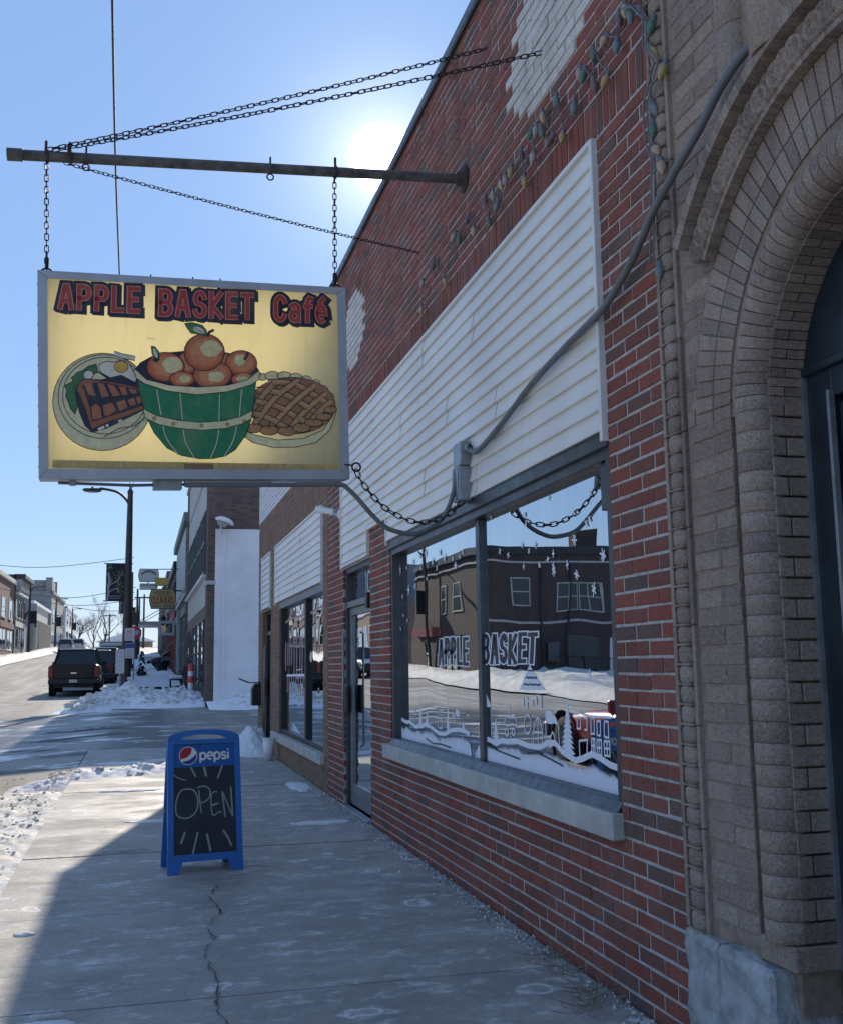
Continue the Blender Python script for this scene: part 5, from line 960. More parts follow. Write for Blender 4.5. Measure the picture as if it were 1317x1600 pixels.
for y, z0, z1 in [(15.42,1.32,1.74),(15.2,1.4,1.72),(15.0,1.4,1.72),(14.8,1.4,1.72),(14.55,1.28,1.8),(14.3,1.28,1.8),(14.0,1.3,1.8),(13.8,1.28,1.8),(13.55,1.3,1.8)]+[(15.25-.22*i, 1.02, 1.27) for i in range(9)]:
    art.line([(y, z0), (y-.02, z1)], .07, PINK)
art.line([(15.3,1.26),(13.4,1.28)], .03, M['snow_paint']); art.line([(15.42,1.74),(15.5,1.53),(15.42,1.32)], .04, PINK)
art.poly(arc(13.05, 1.5, .1, .07, 0, 330, 7), M['cream']); art.done('window_lettering', sw_)
shop_door(shop, TD[0]+.01, TD[1]-.01, 2.29, FX+.07, M['dark_frame'])
# wall camera, mailbox and cup
cm = thing('security_camera', 'white bullet security camera on red brick beside the siding', 'camera', (FX, 10.62, 2.93))
mb = MB(); mb.lathe([(0,0),(.05,0),(.05,.02),(.03,.03),(0,.03)], mat=Matrix.Rotation(-PI/2, 4, 'Y'), seg=14); mb.build('wall_plate', M['white_paint'], cm)
mb = MB(); mb.tube([(-.03,0,0),(-.09,0,.0),(-.11,.02,.03)], .014, 8); mb.build('bracket', M['white_paint'], cm)
mb = MB(); mb.tube([(-.07,-.02,.02),(-.22,.09,.06)], [.032,.036], 12); mb.tube([(-.22,.09,.06),(-.235,.1,.065)], .036, 12); mb.build('housing', M['white_paint'], cm)
mbx = thing('mailbox', 'black wall mailbox beside the tan shop door', 'mailbox', (FX, 18.15, .75))
mb = MB(); mb.prism([(-.14,0),(0,0),(0,.36),(-.09,.36),(-.14,.28)], lambda u, v, d: (u, d, v), -.14, .14); mb.build('box', M['black_metal'], mbx)
mb = MB(); mb.box(-.2,-.005,-.15,.15,.37,.385,0,.003); mb.tube([(-.19,0,.38),(-.36,.02,.45)], .012, 6); mb.build('lid', M['black_metal'], mbx)
cup = thing('paper_cup', 'white paper cup on the walk under the tan window', 'cup', (1.80, 15.55, gz(15.5)))
mb = MB(); mb.lathe([(.0,.0),(.06,.0),(.085,.30),(.078,.30),(.055,.02)], seg=16); mb.build('cup_body', M['white_paint'], cup)
mb = MB(); mb.lathe([(.085,.295),(.09,.3),(.088,.315),(.082,.315)], seg=16); mb.build('rim', M['white_paint'], cup)

# ------------------------------------------------------------------ brown brick arch building
arch = thing('arched_brick_building', 'brown roman brick building with round arched doorway', 'building')
YC, ZC = 2.42, 2.22
mb = MB(); mb.box(2.35, 12, -9, 3.58, -.2, 7.6); mb.build('wall', M['brown_mortar'], arch)
# facing wall behind the bricks with the arched opening cut as columns
mb = MB()
N = 40
def slice_wall(mb, ya, yb):
    ym = (ya+yb)/2; dy = abs(ym-YC)
    if dy < .60: z0 = ZC+math.sqrt(max(0, .60**2-dy*dy)); mb.box(FX+.0045, 2.36, ya, yb, z0, 7.6)
    else: mb.box(FX+.0045, 2.36, ya, yb, -.2, 7.6)
yy = lin(YC-.6, YC+.6, N)
for a, b in zip(yy, yy[1:]): slice_wall(mb, a, b)
mb.box(FX+.04, 2.36, YC+.6, 3.178, .3, ZC); mb.box(FX+.0045, 2.36, YC+.6, 3.178, ZC, 7.6); mb.box(FX+.0045, 2.36, 3.178, 3.6, -.2, 7.6); mb.box(FX+.0045, 2.36, -9, YC-.6, -.2, 7.6)
mb.build('facing_wall', M['brown_mortar'], arch)
# field bricks, laid round the label moulding
fld = []
for r in lay(1.2, 3.47, .5, 7.4, [], .067, .30, .007):
    y0, y1, z0, z1 = r; zc = (z0+z1)/2
    if zc < ZC+.02: y0 = max(y0, 3.178)
    else:
        dz = zc-ZC; R = 1.0 if zc < ZC+.62 else 1.13
        if dz < R:
            e = YC+math.sqrt(R*R-dz*dz)
            y0 = max(y0, e)
    if y1-y0 > .03: fld.append((y0, y1, z0, z1))
# recesses left for the engaged columns
def cutcols(r):
    return not (r[2] > 3.36 and 2.55 < (r[0]+r[1])/2 < 3.12)
fld = [r for r in fld if cutcols(r)]
place_bricks(arch, fld, FX, M['brown_brick'], 260, minpx=8)
# voussoirs
nv = 52
for i in range(nv):
    for R0, R1 in ((.752, .862), (.868, .985)):
        a0 = PI*(i+.06)/nv; a1 = PI*(i+.94)/nv
        if R0 > .8 and i % 2: pass
        mb = MB(); P = [(YC+R*math.cos(a), ZC+R*math.sin(a)) for R, a in ((R0,a0),(R1,a0),(R1,a1),(R0,a1))]
        if a0 > PI*.62: continue
        mb.prism(P, lambda u, v, d: (d, u, v), FX-.003, FX+.05); mb.build('voussoir', M['brown_brick'], arch)
# label moulding with roundels
NL = 30
A0 = R_(36)
for i in range(NL):
    a0 = A0+(PI*.66-A0)*i/NL; a1 = A0+(PI*.66-A0)*(i+1)/NL-.0015
    mb = MB()
    def ring(Ra, Rb, xa, xb, n=3):
        for q in range(n):
            b0 = a0+(a1-a0)*q/n; b1 = a0+(a1-a0)*(q+1)/n
            P = [(YC+R*math.cos(a), ZC+R*math.sin(a)) for R, a in ((Ra,b0),(Rb,b0),(Rb,b1),(Ra,b1))]
            mb.prism(P, lambda u, v, d: (d, u, v), xa, xb)
    ring(1.115, 1.16, FX-.09, FX+.02); ring(.995, 1.115, FX-.03, FX+.02); ring(.985, 1.005, FX-.045, FX-.005)
    am = (a0+a1)/2; c = (FX-.032, YC+1.055*math.cos(am), ZC+1.055*math.sin(am))
    mt = Matrix.Rotation(-PI/2, 4, 'Y')
    mb.lathe([(0,.02),(.016,.018),(.022,.006),(.026,.006),(.034,.022),(.042,.024),(.05,.012),(.052,-.005)], c, 14, 0, mt)
    mb.build('label_moulding', M['brown_brick'], arch)
# bullnose roll: jamb and arch
RR, RX = .072, FX+.03
z = .52; k = 0
while z < ZC-.01:
    z1 = min(z+.0665, ZC); mb = MB()
    mb.lathe([(RR-.004, 0),(RR, .004),(RR, z1-z-.004),(RR-.004, z1-z)], (RX, 3.062, z), 18); mb.build('bullnose_brick', M['brown_brick'], arch); z = z1+.001; k += 1
NR = 34
for i in range(NR):
    a0 = PI*.7*i/NR; a1 = PI*.7*(i+1)/NR-.006; mb = MB(); Rm = .642
    pts = [(RX, YC+Rm*math.cos(a), ZC+Rm*math.sin(a)) for a in lin(a0, a1, 3)]
    mb.tube(pts, [RR-.002, RR, RR, RR-.002], 16); mb.build('bullnose_brick', M['brown_brick'], arch)
# reveal bricks, jamb and intrados
XR0, XR1 = 2.0, 2.125
for i in range(26):
    z0 = .52+i*.0665
    if z0 > ZC-.03: break
    mid = XR0+(.035 if i % 2 else .12)
    for a, b in ((XR0-.02, mid-.003), (mid+.003, XR1)) if i % 2 else ((XR0-.02, XR1),):
        mb = MB(); mb.box(a, b, 2.985, 3.08, z0+.003, z0+.0625, 0, .003); mb.build('reveal_brick', M['brown_brick'], arch)
NI = 40
for i in range(NI):
    a0 = PI*.7*(i+.05)/NI; a1 = PI*.7*(i+.95)/NI
    for a, b in (((XR0-.02, 2.035), (2.042, XR1)) if i % 2 else ((XR0-.02, XR1),)):
        P = [(YC+R*math.cos(q), ZC+R*math.sin(q)) for R, q in ((.565,a0),(.66,a0),(.66,a1),(.565,a1))]
        mb = MB(); mb.prism(P, lambda u, v, d: (d, u, v), a, b); mb.build('reveal_brick', M['brown_brick'], arch)
mb = MB(); mb.box(1.945, 2.145, 2.977, 3.176, .439, .516, 0, .006); mb.build('plinth_brick', M['brown_brick'], arch)
# rough stone base
def rockbox(name, x0, x1, y0, y1, z0, z1, mat, parent, amp=.012, n=14):
    import bmesh
    bm = bmesh.new(); bmesh.ops.create_cube(bm, size=1)
    bmesh.ops.bevel(bm, geom=bm.edges[:], offset=.05, segments=1, affect='EDGES')
    bmesh.ops.subdivide_edges(bm, edges=bm.edges[:], cuts=n, use_grid_fill=True)
    for v in bm.verts:
        v.co = Vector((x0+(v.co.x+.5)*(x1-x0), y0+(v.co.y+.5)*(y1-y0), z0+(v.co.z+.5)*(z1-z0)))
    bm.normal_update()
    for v in bm.verts:
        f = fbm(v.co.x*7, v.co.y*7, v.co.z*7, 5); v.co += v.normal*amp*f
    me = bpy.data.meshes.new(name); bm.to_mesh(me); bm.free(); me.materials.append(mat)
    return link(name, me, parent)
rockbox('base_stone', 1.90, 2.2, 3.05, 3.375, -.1, .437, M['gray_stone'], arch, .020, 22)
rockbox('base_stone', 1.905, 2.2, 3.379, 3.615, -.1, .437, M['gray_stone'], arch, .020, 22)
rockbox('base_stone', 1.9, 2.2, 1.2, 1.82, -.1, .437, M['gray_stone'], arch, .012, 8)
# ornamental bead band at the edge of the building
BY = 3.555
zz = .44; 
while zz < 7.4:
    h = .36; mb = MB()
    mb.box(FX-.012, FX+.1, BY-.075, BY-.052, zz, zz+h-.004, 0, .002); mb.box(FX-.02, FX+.1, BY+.048, BY+.072, zz, zz+h-.004, 0, .002)
    mb.box(FX+.0, FX+.1, BY-.052, BY+.048, zz, zz+h-.004)
    nb = 5
    for q in range(nb):
        zc = zz+(q+.5)*h/nb; hh = h/nb*.5
        mt = Matrix.Diagonal((.62, 1.0, 1, 1))
        mb.lathe([(.012,-hh),(.036,-hh*.92),(.046,-hh*.6),(.048,0),(.046,hh*.6),(.036,hh*.92),(.012,hh)], (FX+.0, BY-.002, zc), 12, 0, mt)
        # small leaf tongues between the beads
        mb.box(FX-.026, FX+.01, BY-.05, BY+.046, zz+q*h/nb-.003, zz+q*h/nb+.004, 0, .001)
    mb.build('bead_moulding', M['brown_brick'], arch); zz += h
# engaged columns over the arch
mb = MB(); mb.box(FX+.035, 2.36, 2.5, 3.14, 3.34, 7.4); mb.build('column_recess', M['brown_mortar'], arch)
for yc, r, xo in ((3.045, .085, FX+.045), (2.735, .135, FX+.030)):
    z = 3.19 if r < .1 else 3.315
    while z < 7.2:
        h = .40; mb = MB(); mb.lathe([(r-.004,0),(r,.004),(r,h-.006),(r-.004,h-.002)], (xo, yc, z), 22); mb.build('column_drum', M['brown_brick'], arch); z += h
# door set
dset = frame_rect('door_surround', 2.115, 2.2, 1.86, 2.985, .0, 2.36, .14, M['steel_door'], arch, .03)
mb = MB(); mb.box(2.10, 2.118, 2.972, 2.992, .44, 2.32); mb.box(2.098, 2.118, 2.838, 2.852, .02, 2.24); mb.build('jamb_bead', M['galv'], dset)
tym = MB(); P = [(YC+.572*math.cos(a), ZC+.572*math.sin(a)) for a in lin(0, PI, 24)]
P = [p for p in P if p[1] >= 2.33]; P = [(YC+math.sqrt(.572**2-(2.33-ZC)**2), 2.33)]+P+[(YC-math.sqrt(.572**2-(2.33-ZC)**2), 2.33)]
tym.prism(P, lambda u, v, d: (d, u, v), 2.105, 2.13); tym.build('tympanum_panel', M['steel_door'], arch)
mb = MB(); mb.box(2.095, 2.125, 1.87, 2.975, 2.315, 2.345, 0, .004); mb.build('transom_bar', M['steel_door'], arch)
dl = frame_rect('door', 2.13, 2.18, 2.0, 2.835, .03, 2.2, .085, M['steel_door'], arch, .3)
mb = MB(); mb.box(2.128, 2.175, 2.085, 2.75, 1.90, 1.98, 0, .003); mb.build('lock_rail', M['steel_door'], dl)
mb = MB(); mb.add([(2.155,2.085,.33),(2.155,2.75,.33),(2.155,2.75,1.9),(2.155,2.085,1.9)], [(0,3,2,1)]); mb.add([(2.155,2.085,1.98),(2.155,2.75,1.98),(2.155,2.75,2.115),(2.155,2.085,2.115)], [(0,3,2,1)]); mb.build('pane', M['glass'], dl)
mb = MB(); mb.box(2.3, 2.34, 1.9, 2.95, 0, 2.3); mb.build('inner_blind', M['curtain'], arch)

# ------------------------------------------------------------------ string of lamps on the cafe parapet
sl = thing('string_lights', 'strand of large frosted coloured bulbs zigzagging along the cafe brick', 'string lights')
BC = {'a': (.42,.32,.20), 't': (.14,.19,.20), 'g': (.08,.16,.12), 'w': (.34,.30,.27), 'y': (.36,.28,.11), 'p': (.15,.10,.10)}
BM = {c: plain('bulb_glass_'+c, v, .25, 0, .25, 60) for c, v in BC.items()}
bulb_me = {}
for c in BC:
    mb = MB(); mb.lathe([(.0,-.056),(.006,-.052),(.014,-.038),(.0195,-.02),(.019,-.006),(.012,.006)], seg=8); bulb_me[c] = mb.mesh('bulb', BM[c])
mb = MB(); mb.lathe([(.012,.0),(.0125,.026),(.008,.03),(0,.03)], seg=8); sock_me = mb.mesh('socket', M['cable'])
BULBS.sort(key=lambda b: b[0])
for y, z, c in BULBS:
    o = link('bulb', bulb_me[c], sl, (FX-.035, y, z+.03)); o.rotation_euler = (random.gauss(0,.3), random.gauss(0,.2), 0)
    s = link('socket', sock_me, o)
row = [b for b in BULBS if b[0] > 3.75]; col_ = sorted([b for b in BULBS if b[0] <= 3.75], key=lambda b: b[1])
mb = MB()
pts = []
for (y, z, c), (y2, z2, c2) in zip(row, row[1:]):
    for t in lin(0, 1, 5)[:-1]: pts.append((FX-.03-.008*math.sin(t*PI), y+(y2-y)*t, z+.06+(z2-z)*t-.05*math.sin(t*PI)*min(1, abs(y2-y)*3)))
mb.tube(pts, .0035, 5, 0, False)
pts = [(FX-.06, b[0]+.03, b[1]+.06) for b in col_]; mb.tube(pts, .004, 5, 0, False); mb.tube([(p[0]+.01, p[1]-.012, p[2]) for p in pts], .003, 5, 0, False)
mb.build('wire', M['cable'], sl)

# ------------------------------------------------------------------ conduit, junction box
def spline(P, n=6):
    P = [Vector(p) for p in P]; out = []
    for i in range(len(P)-1):
        a, b, c, d = P[max(0, i-1)], P[i], P[i+1], P[min(len(P)-1, i+2)]
        for t in lin(0, 1, n)[:-1]:
            out.append(.5*((2*b)+(c-a)*t+(2*a-5*b+4*c-d)*t*t+(3*b-a-3*c+d)*t**3))
    out.append(P[-1]); return out
cond = thing('flexible_conduit', 'thick grey flexible conduit looping from arch columns to hanging sign', 'cable')
mb = MB(); P = spline([(1.903, 6.085, 2.70)]+CONDUIT)
mb.tube(P, .0165, 10); mb.build('upper_run', M['cable'], cond)
dr = [Vector((min(q[0], FX-.09), q[1], q[2])) for q in DROOP]
mb = MB(); mb.tube(spline(dr+[Vector((dr[-1].x-.25, dr[-1].y+.02, dr[-1].z-.005)), Vector((dr[-1].x-.9, dr[-1].y, dr[-1].z-.03))]), .0145, 10); mb.build('hanging_loop', M['cable'], cond)
eb = thing('junction_box', 'grey metal junction box on the white siding', 'junction box', (FX-.012, 6.17, 2.50))
mb = MB(); mb.box(-.075,0,-.075,.075,.10,.25,0,.006); mb.build('upper_box', M['galv'], eb)
mb = MB(); mb.box(-.085,0,-.07,.07,-.12,.098,0,.006); mb.box(-.09,-.085,-.06,.06,-.11,.085,0,.002); mb.build('lower_box', M['galv'], eb)
mb = MB(); mb.lathe([(.022,0),(.022,.03),(.017,.05)], (-.035,-.09,.2), 12, 0, Matrix.Rotation(-PI/2, 4, 'X')@Matrix.Rotation(PI, 4, 'X')); mb.build('fitting', M['galv'], eb)

# ------------------------------------------------------------------ pipe arm and chains
C_ = {k: Vector(v) for k, v in CH.items()}
arm = thing('sign_arm', 'rusty iron pipe arm reaching out over the hanging sign', 'pipe', tuple(C_['pipeR']))
o0 = C_['pipeR']
mb = MB(); mb.tube([Vector((0,0,0)), C_['pipeL']-o0], .031, 14); mb.build('pipe', M['old_pipe'], arm)
mb = MB(); d = (C_['pipeL']-o0).normalized(); e = C_['pipeL']-o0; mb.tube([e-d*.075, e+d*.012], .037, 14); mb.build('end_cap', M['old_pipe'], arm)
mb = MB(); mb.lathe([(0,0),(.09,0),(.09,-.012),(.05,-.02),(.05,-.05),(.036,-.055)], seg=16, mat=Matrix.Rotation(PI/2, 4, 'Y')); mb.build('wall_flange', M['rust'], arm)
def on_pipe(x):
    t = (x-o0.x)/(C_['pipeL'].x-o0.x); return o0+(C_['pipeL']-o0)*t
for x, k in ((-.38, 1), (.70, 1), (C_['L0'].x, 0), (C_['R0'].x, 0), (-.47, 2)):
    p = on_pipe(x)-o0; mb = MB()
    if k == 1:
        mb.tube([p+Vector((0,0,-.034)), p+Vector((0,0,.075))], .006, 6); mb.tube([p+Vector((.02*math.cos(a), 0, -.055+.02*math.sin(a))) for a in lin(0, 2*PI, 12)[:-1]], .005, 6, 0, False, True)
    else:
        mb.tube([p+Vector((.01, .034*math.cos(a), .036*math.sin(a))) for a in lin(0, 2*PI, 12)[:-1]], .006, 6, 0, False, True)
        mb.tube([p+Vector((.0,-.033,.0)), p+Vector((.0,-.03,.08))], .008, 6)
        if k == 2: mb.box(p.x-.012, p.x+.012, p.y-.05, p.y-.032, p.z-.05, p.z+.06)
    mb.build('eye_bolt', M['rust'], arm)
lm = MB(); L_, w_ = .046, .0105
pl = [(w_*math.cos(a), L_/2-.0105+w_*math.sin(a), 0) for a in lin(0, PI, 5)]+[(w_*math.cos(a), -(L_/2-.0105)+w_*math.sin(a), 0) for a in lin(PI, 2*PI, 5)]
lm.tube(pl, .0034, 6, 0, False, True); link_me = lm.mesh('link', M['chain'])
def chain(name, label, pts, group=None, sc=1.0, cat='chain'):
    P = [Vector(p) for p in pts]; root = thing(name, label, cat, tuple(P[0]), group=group)
    seg = [(b-a).length for a, b in zip(P, P[1:])]; tot = sum(seg); pitch = (L_-.0085)*sc; n = int(tot/pitch)
    def at(s):
        for a, b, l in zip(P, P[1:], seg):
            if s <= l or b is P[-1]: return a+(b-a)*(s/l), (b-a).normalized()
            s -= l
    for i in range(n+1):
        p, t = at(min(tot, (i+.5)*tot/(n+1)))
        ref = Vector((0,-1,0)) if abs(t.y) < .8 else Vector((0,0,1))
        zax = (ref-t*ref.dot(t)).normalized(); xax = t.cross(zax)
        if i % 2: zax, xax = xax, -zax
        zax = (zax+xax*random.uniform(-.25,.25)).normalized(); xax = t.cross(zax)
        o = bpy.data.objects.new('link', link_me); COL.objects.link(o)
        mt = Matrix((xax, t, zax)).transposed().to_4x4(); mt = Matrix.Translation(p-P[0])@mt@Matrix.Scale(sc, 4)
        o.parent = root; o.matrix_local = mt
    return root
def sagged(a, b, s, n=14): return [a+(b-a)*t-Vector((0,0,s*4*t*(1-t))) for t in lin(0, 1, n)]
tipA = on_pipe(-.56)+Vector((0,-.02,.03)); tipB = on_pipe(-.6)+Vector((0,-.02,.03))
chain('stay_chain', 'upper of the two dark chains running from the arm tip to the brick wall', sagged(tipB, C_['u2'], .02), 'chains staying the sign arm')
chain('stay_chain', 'lower of the two dark chains above the arm, ending at the cream bricks', sagged(tipA, C_['u1'], .02), 'chains staying the sign arm')
chain('stay_chain', 'thin chain slanting down below the arm to the brick wall', sagged(on_pipe(-.5)+Vector((0,0,-.035)), C_['g1'], .015), 'chains staying the sign arm', .8)
chain('hanger_chain', 'vertical chain holding the outer end of the sign', [C_['L0']+Vector((0,0,.02)), C_['L1']+Vector((0,.03,-.0))], 'chains holding the sign')
chain('hanger_chain', 'vertical chain holding the sign end next to the wall', [C_['R0']+Vector((0,0,.0)), C_['R1']+Vector((0,.03,-.0))], 'chains holding the sign')
sl_ = [Vector((min(FX-.05, p[0]), p[1], p[2])) for p in SLACK]
sc = chain('slack_chain', 'slack dark chain sagging between the sign and the window head', spline(sl_, 4), None, 1.25)
e = sl_[-1]; wpt = Vector((FX-.01, 6.14, 2.42))
mb = MB(); mb.tube(spline([e-sl_[0], e-sl_[0]+Vector((.03,0,.035)), wpt-sl_[0]+Vector((-.03,0,.045)), wpt-sl_[0]+Vector((.0,0,.05))], 4), .0055, 6); mb.tube(spline([e-sl_[0]+Vector((.02,0,.02)), e-sl_[0]+Vector((.05,0,.0)), wpt-sl_[0]+Vector((.0,0,.0))], 4), .0055, 6); mb.build('hook', M['chain'], sc)
mb = MB(); mb.tube([Vector((-.0+.026*math.cos(a), 0, .02+.026*math.sin(a))) for a in lin(0, 2*PI, 14)[:-1]], .006, 6, 0, False, True); mb.tube([Vector((-.02,0,.03)), Vector((-.07,0,.035))], .005, 6); mb.build('ring', M['chain'], sc)
# ------------------------------------------------------------------ hanging sign
SBL = Vector((-.571, 6.107, 1.047+EYE)); SU = Vector((.99815, .04748, .03787)).normalized(); SV = Vector((-.03408, -.08349, .99593)).normalized()
SN = SU.cross(SV)
if SN.y > 0: SN = -SN
SW, SH = 1.769, 1.174
sign = thing('hanging_sign', 'cream painted cafe sign hanging by chains above the walk', 'sign', tuple(SBL))
def s3(u, v, d=0.0): p = SU*u+SV*v+SN*d; return (p.x, p.y, p.z)
def sbox(name, u0, u1, v0, v1, d0, d1, mat, parent=sign):
    mb = MB(); mb.prism([(u0,v0),(u1,v0),(u1,v1),(u0,v1)], s3, d0, d1); return mb.build(name, mat, parent, True)
fw = .052
def rail(pts, name='frame_rail'):
    mb = MB(); n = len(pts)
    mb.prism(pts, s3, -.19, .0); mb.build(name, M['sign_frame'], sign, True)
g = .0012
rail([(0+g,0),(SW-g,0),(SW-fw-g,fw*1.1),(fw+g,fw*1.1)]); rail([(0+g,SH),(fw+g,SH-fw*.8),(SW-fw-g,SH-fw*.8),(SW-g,SH)])
rail([(0,0+g),(fw,fw*1.1+g),(fw,SH-fw*.8-g),(0,SH-g)]); rail([(SW,0+g),(SW,SH-g),(SW-fw,SH-fw*.8-g),(SW-fw,fw*1.1+g)])
def faceboard():
    m, nt, b = nm('sign_face_acrylic'); k = NT(nt); w = k.coord('Object')
    c = k.mix(k.ramp(k.noise(1.4, 4, .5, w), [(.3, 0.0), (.7, 1.0)]), (.82,.75,.50), (.85,.80,.57))
    dirt = k.ramp(k.noise(5, 6, .65, k.coord('Object', (1,1,.4))), [(.5, 0.0), (.8, .3)]); c = k.mix(dirt, c, (.5,.42,.24))
    run = k.ramp(k.noise(1.0, 5, .65, k.coord('Object', (22,22,1.2))), [(.54, 0.0), (.75, .2)]); c = k.mix(run, c, (.42,.35,.2))
    k.l(c, b.inputs['Base Color']); b.inputs['Roughness'].default_value = .4
    # translucent plastic lit from behind by daylight
    tl = k.n('ShaderNodeBsdfTranslucent'); k.l(c, tl.inputs['Color']); mx = k.n('ShaderNodeMixShader'); mx.inputs[0].default_value = .72
    k.l(b.outputs[0], mx.inputs[1]); k.l(tl.outputs[0], mx.inputs[2]); k.l(mx.outputs[0], nt.nodes['Material Output'].inputs['Surface']); return m
M['sign_face'] = faceboard()
def rrect(u0, u1, v0, v1, r):
    return arc(u1-r, v1-r, r, r, 0, 90, 4)+arc(u0+r, v1-r, r, r, 90, 180, 4)+arc(u0+r, v0+r, r, r, 180, 270, 4)+arc(u1-r, v0+r, r, r, 270, 360, 4)
for nme, d in (('face_panel', -.012), ('back_panel', -.19+.01)):
    mb = MB(); q_ = rrect(fw-.002, SW-fw+.002, fw*1.1-.002, SH-fw*.8+.002, .02); mb.add([s3(u, v, d) for u, v in q_], [tuple(range(len(q_)))]); mb.build(nme, M['sign_face'], sign)
FD = -.0115
art = Art(lambda u, v, d: s3(u, v, FD+d), .00006)
BLK = ink(.012,.012,.018); NAVY = ink(.02,.022,.042); RED = ink(0.442,0.046,0.042); HALO = ink(0.858,0.312,0.208)
CREAM = ink(.86,.71,.42); CREAM2 = ink(.80,.66,.38); GREEN = ink(0.016,0.208,0.091); LEAF = ink(0.039,0.182,0.065); WHITE = ink(.86,.77,.58)
APPLE = ink(.50,.105,.045); APPLE2 = ink(.60,.17,.07); APPLE3 = ink(.68,.26,.11); HIL = ink(.86,.66,.33); BROWN = ink(0.338,0.114,0.049); BROWN2 = ink(0.416,0.156,0.072); GOLD = ink(0.715,0.442,0.078)
TAN1 = ink(0.442,0.234,0.098); TAN2 = ink(0.546,0.325,0.156); CRUST = ink(0.377,0.169,0.091); LITE = ink(0.780,0.598,0.390)
# strip of taped squares along the foot
S_ = SIGN
bl, br, tr, tl = [Vector(p) for p in S_['band']]
def bq(t, s): return tuple((bl+(br-bl)*t).lerp(tl+(tr-tl)*t, s))
art.poly([bq(0,0),bq(1,0),bq(1,1),bq(0,1)], ink(.5,.37,.13))
for i in range(34):
    t = i/34; c = random.uniform(-.03, .03)
    art.poly([bq(t+.002,.04),bq(t+.0275,.04),bq(t+.0275,.96),bq(t+.002,.96)], ink(*[round(x, 2) for x in (.56+c,.42+c,.16+c/2)]))
art.poly(S_['bandp'], ink(.27,.17,.075)); art.done('tile_strip', sign)
# lettering
def words(txt, key, wi, wo, gap):
    q = [Vector(p) for p in S_[key]]; ix = (q[1]-q[0]).normalized()*.022; iy = (q[3]-q[0]).normalized()*.017
    st = text_strokes(txt, [q[0]+ix+iy, q[1]-ix+iy, q[2]-ix-iy, q[3]+ix-iy], gap)
    sh = [[(x+.011, y-.008) for x, y in s] for s in st]
    for s in sh: art.line(ext(s, wo*.42), wo, NAVY)
    for s in st: art.line(ext(s, wo*.42), wo, NAVY)
    for s in st: art.line(ext(s, wi*.42), wi, HALO)
    for s in st: art.line(ext(s, wi*.36), wi*.74, RED)
    art.done('lettering', sign)
def ext(s, e):
    s = [Vector(p) for p in s]; a = (s[0]-s[1]).normalized(); b = (s[-1]-s[-2]).normalized()
    return [tuple(s[0]+a*e)]+[tuple(p) for p in s[1:-1]]+[tuple(s[-1]+b*e)]
words('APPLE', 'apple', .031, .066, .42); words('BASKET', 'basketw', .031, .066, .40); words('Caf\u00e9', 'cafe', .031, .066, .40)
# plate of steak and eggs
LN = .0045
art.poly(S_['plates'][0], CREAM2)
for p in S_['plates']: art.poly(p, CREAM); art.line(p, LN, BLK, True)
art.line(S_['bone'], .03, BLK); art.line(S_['bone'], .021, WHITE)
art.poly(S_['eggdark'], NAVY); art.shape(S_['egg'], WHITE, LN, BLK); art.shape(S_['yolk'], GOLD, LN*.7, BLK)
art.done('painted_plate', sign)
art.shape(S_['lettuce'], LEAF, LN*1.2, BLK); art.shape(S_['mush'], WHITE, LN, BLK)
art.poly(S_['steakd'], NAVY); art.poly(S_['steakb'], BROWN); art.poly(S_['steakm'], NAVY)
for c in S_['cells']: art.poly(c, BROWN2)
for c in S_['dash']: art.line(c, .016, WHITE)
art.line(S_['nap'], LN, BLK); art.done('painted_steak', sign)
# pie
art.shape(S_['pan'], CREAM, LN, BLK); 
for c in S_['bcrust']: art.shape(c, CREAM2, LN, BLK)
art.shape(S_['crust'], CRUST, LN, BLK)
def strip(s, w):
    art.line(s, w+.010, BLK); art.line(s, w, TAN1); art.line([(x+.004, y+.004) for x, y in s], w*.45, TAN2)
def samp(s, n=8): return [tuple(q[:2]) for q in spline([(a, b, 0) for a, b in s], n)]
A_ = [samp(s) for s in S_['latA']]; B_ = [samp(s) for s in S_['latB']]
for s in B_: strip(s, .032)
for s in A_: strip(s, .032)
for i, s in enumerate(B_):       # weave: the second set comes over again between alternate crossings
    n = len(s)
    for q in range(3):
        a = int(n*(.08+.31*q+(.14 if i % 2 else 0))); b = min(n, a+max(3, int(n*.15)))
        if b-a > 2: strip(s[a:b], .032)
for c in S_['fcrust']: art.shape(c, TAN1, LN, BLK); art.line([(x*.6+.4*c[0][0]*1+0, y) for x, y in c[8:13]], .004, BLK)
art.done('painted_pie', sign)
# basket of apples
art.shape(S_['rimback'], NAVY, LN*1.3, BLK)
for p, h in S_['apples']:
    art.shape(p, APPLE, LN*1.2, BLK); cx_ = sum(q[0] for q in p)/len(p); cy_ = sum(q[1] for q in p)/len(p)
    for q_, cc_ in ((.88, APPLE2), (.70, APPLE3)): art.poly([(cx_+(x-cx_)*q_*random.uniform(.97,1.03)+.006*(1-q_)*8*.3, cy_+(y-cy_)*q_*random.uniform(.97,1.03)+.004) for x, y in p], cc_)
    hx = sum(q[0] for q in h)/len(h); hy = sum(q[1] for q in h)/len(h)
    if abs(h[0][0]-hx) > .006:
        hp = [(hx+(x-hx)*random.uniform(.74,.95), hy+(y-hy)*random.uniform(.74,.95)) for x, y in h]; art.poly(hp, HIL)
for s in S_['stems']: art.line(s, .016, NAVY)
for p, q in zip(S_['leaves'], S_['leafin']): art.shape(p, LEAF, LN, BLK); art.poly(q, WHITE)
q = S_['leafin'][0]; art.line([q[0], q[3]], .004, BLK)
art.done('painted_apples', sign)
art.shape(S_['body'], GREEN, LN, BLK)
for s in S_['staves']: art.line(samp(s, 5) if len(s) > 2 else s, .0085, BLK); art.line(samp(s, 5) if len(s) > 2 else s, .005, WHITE)
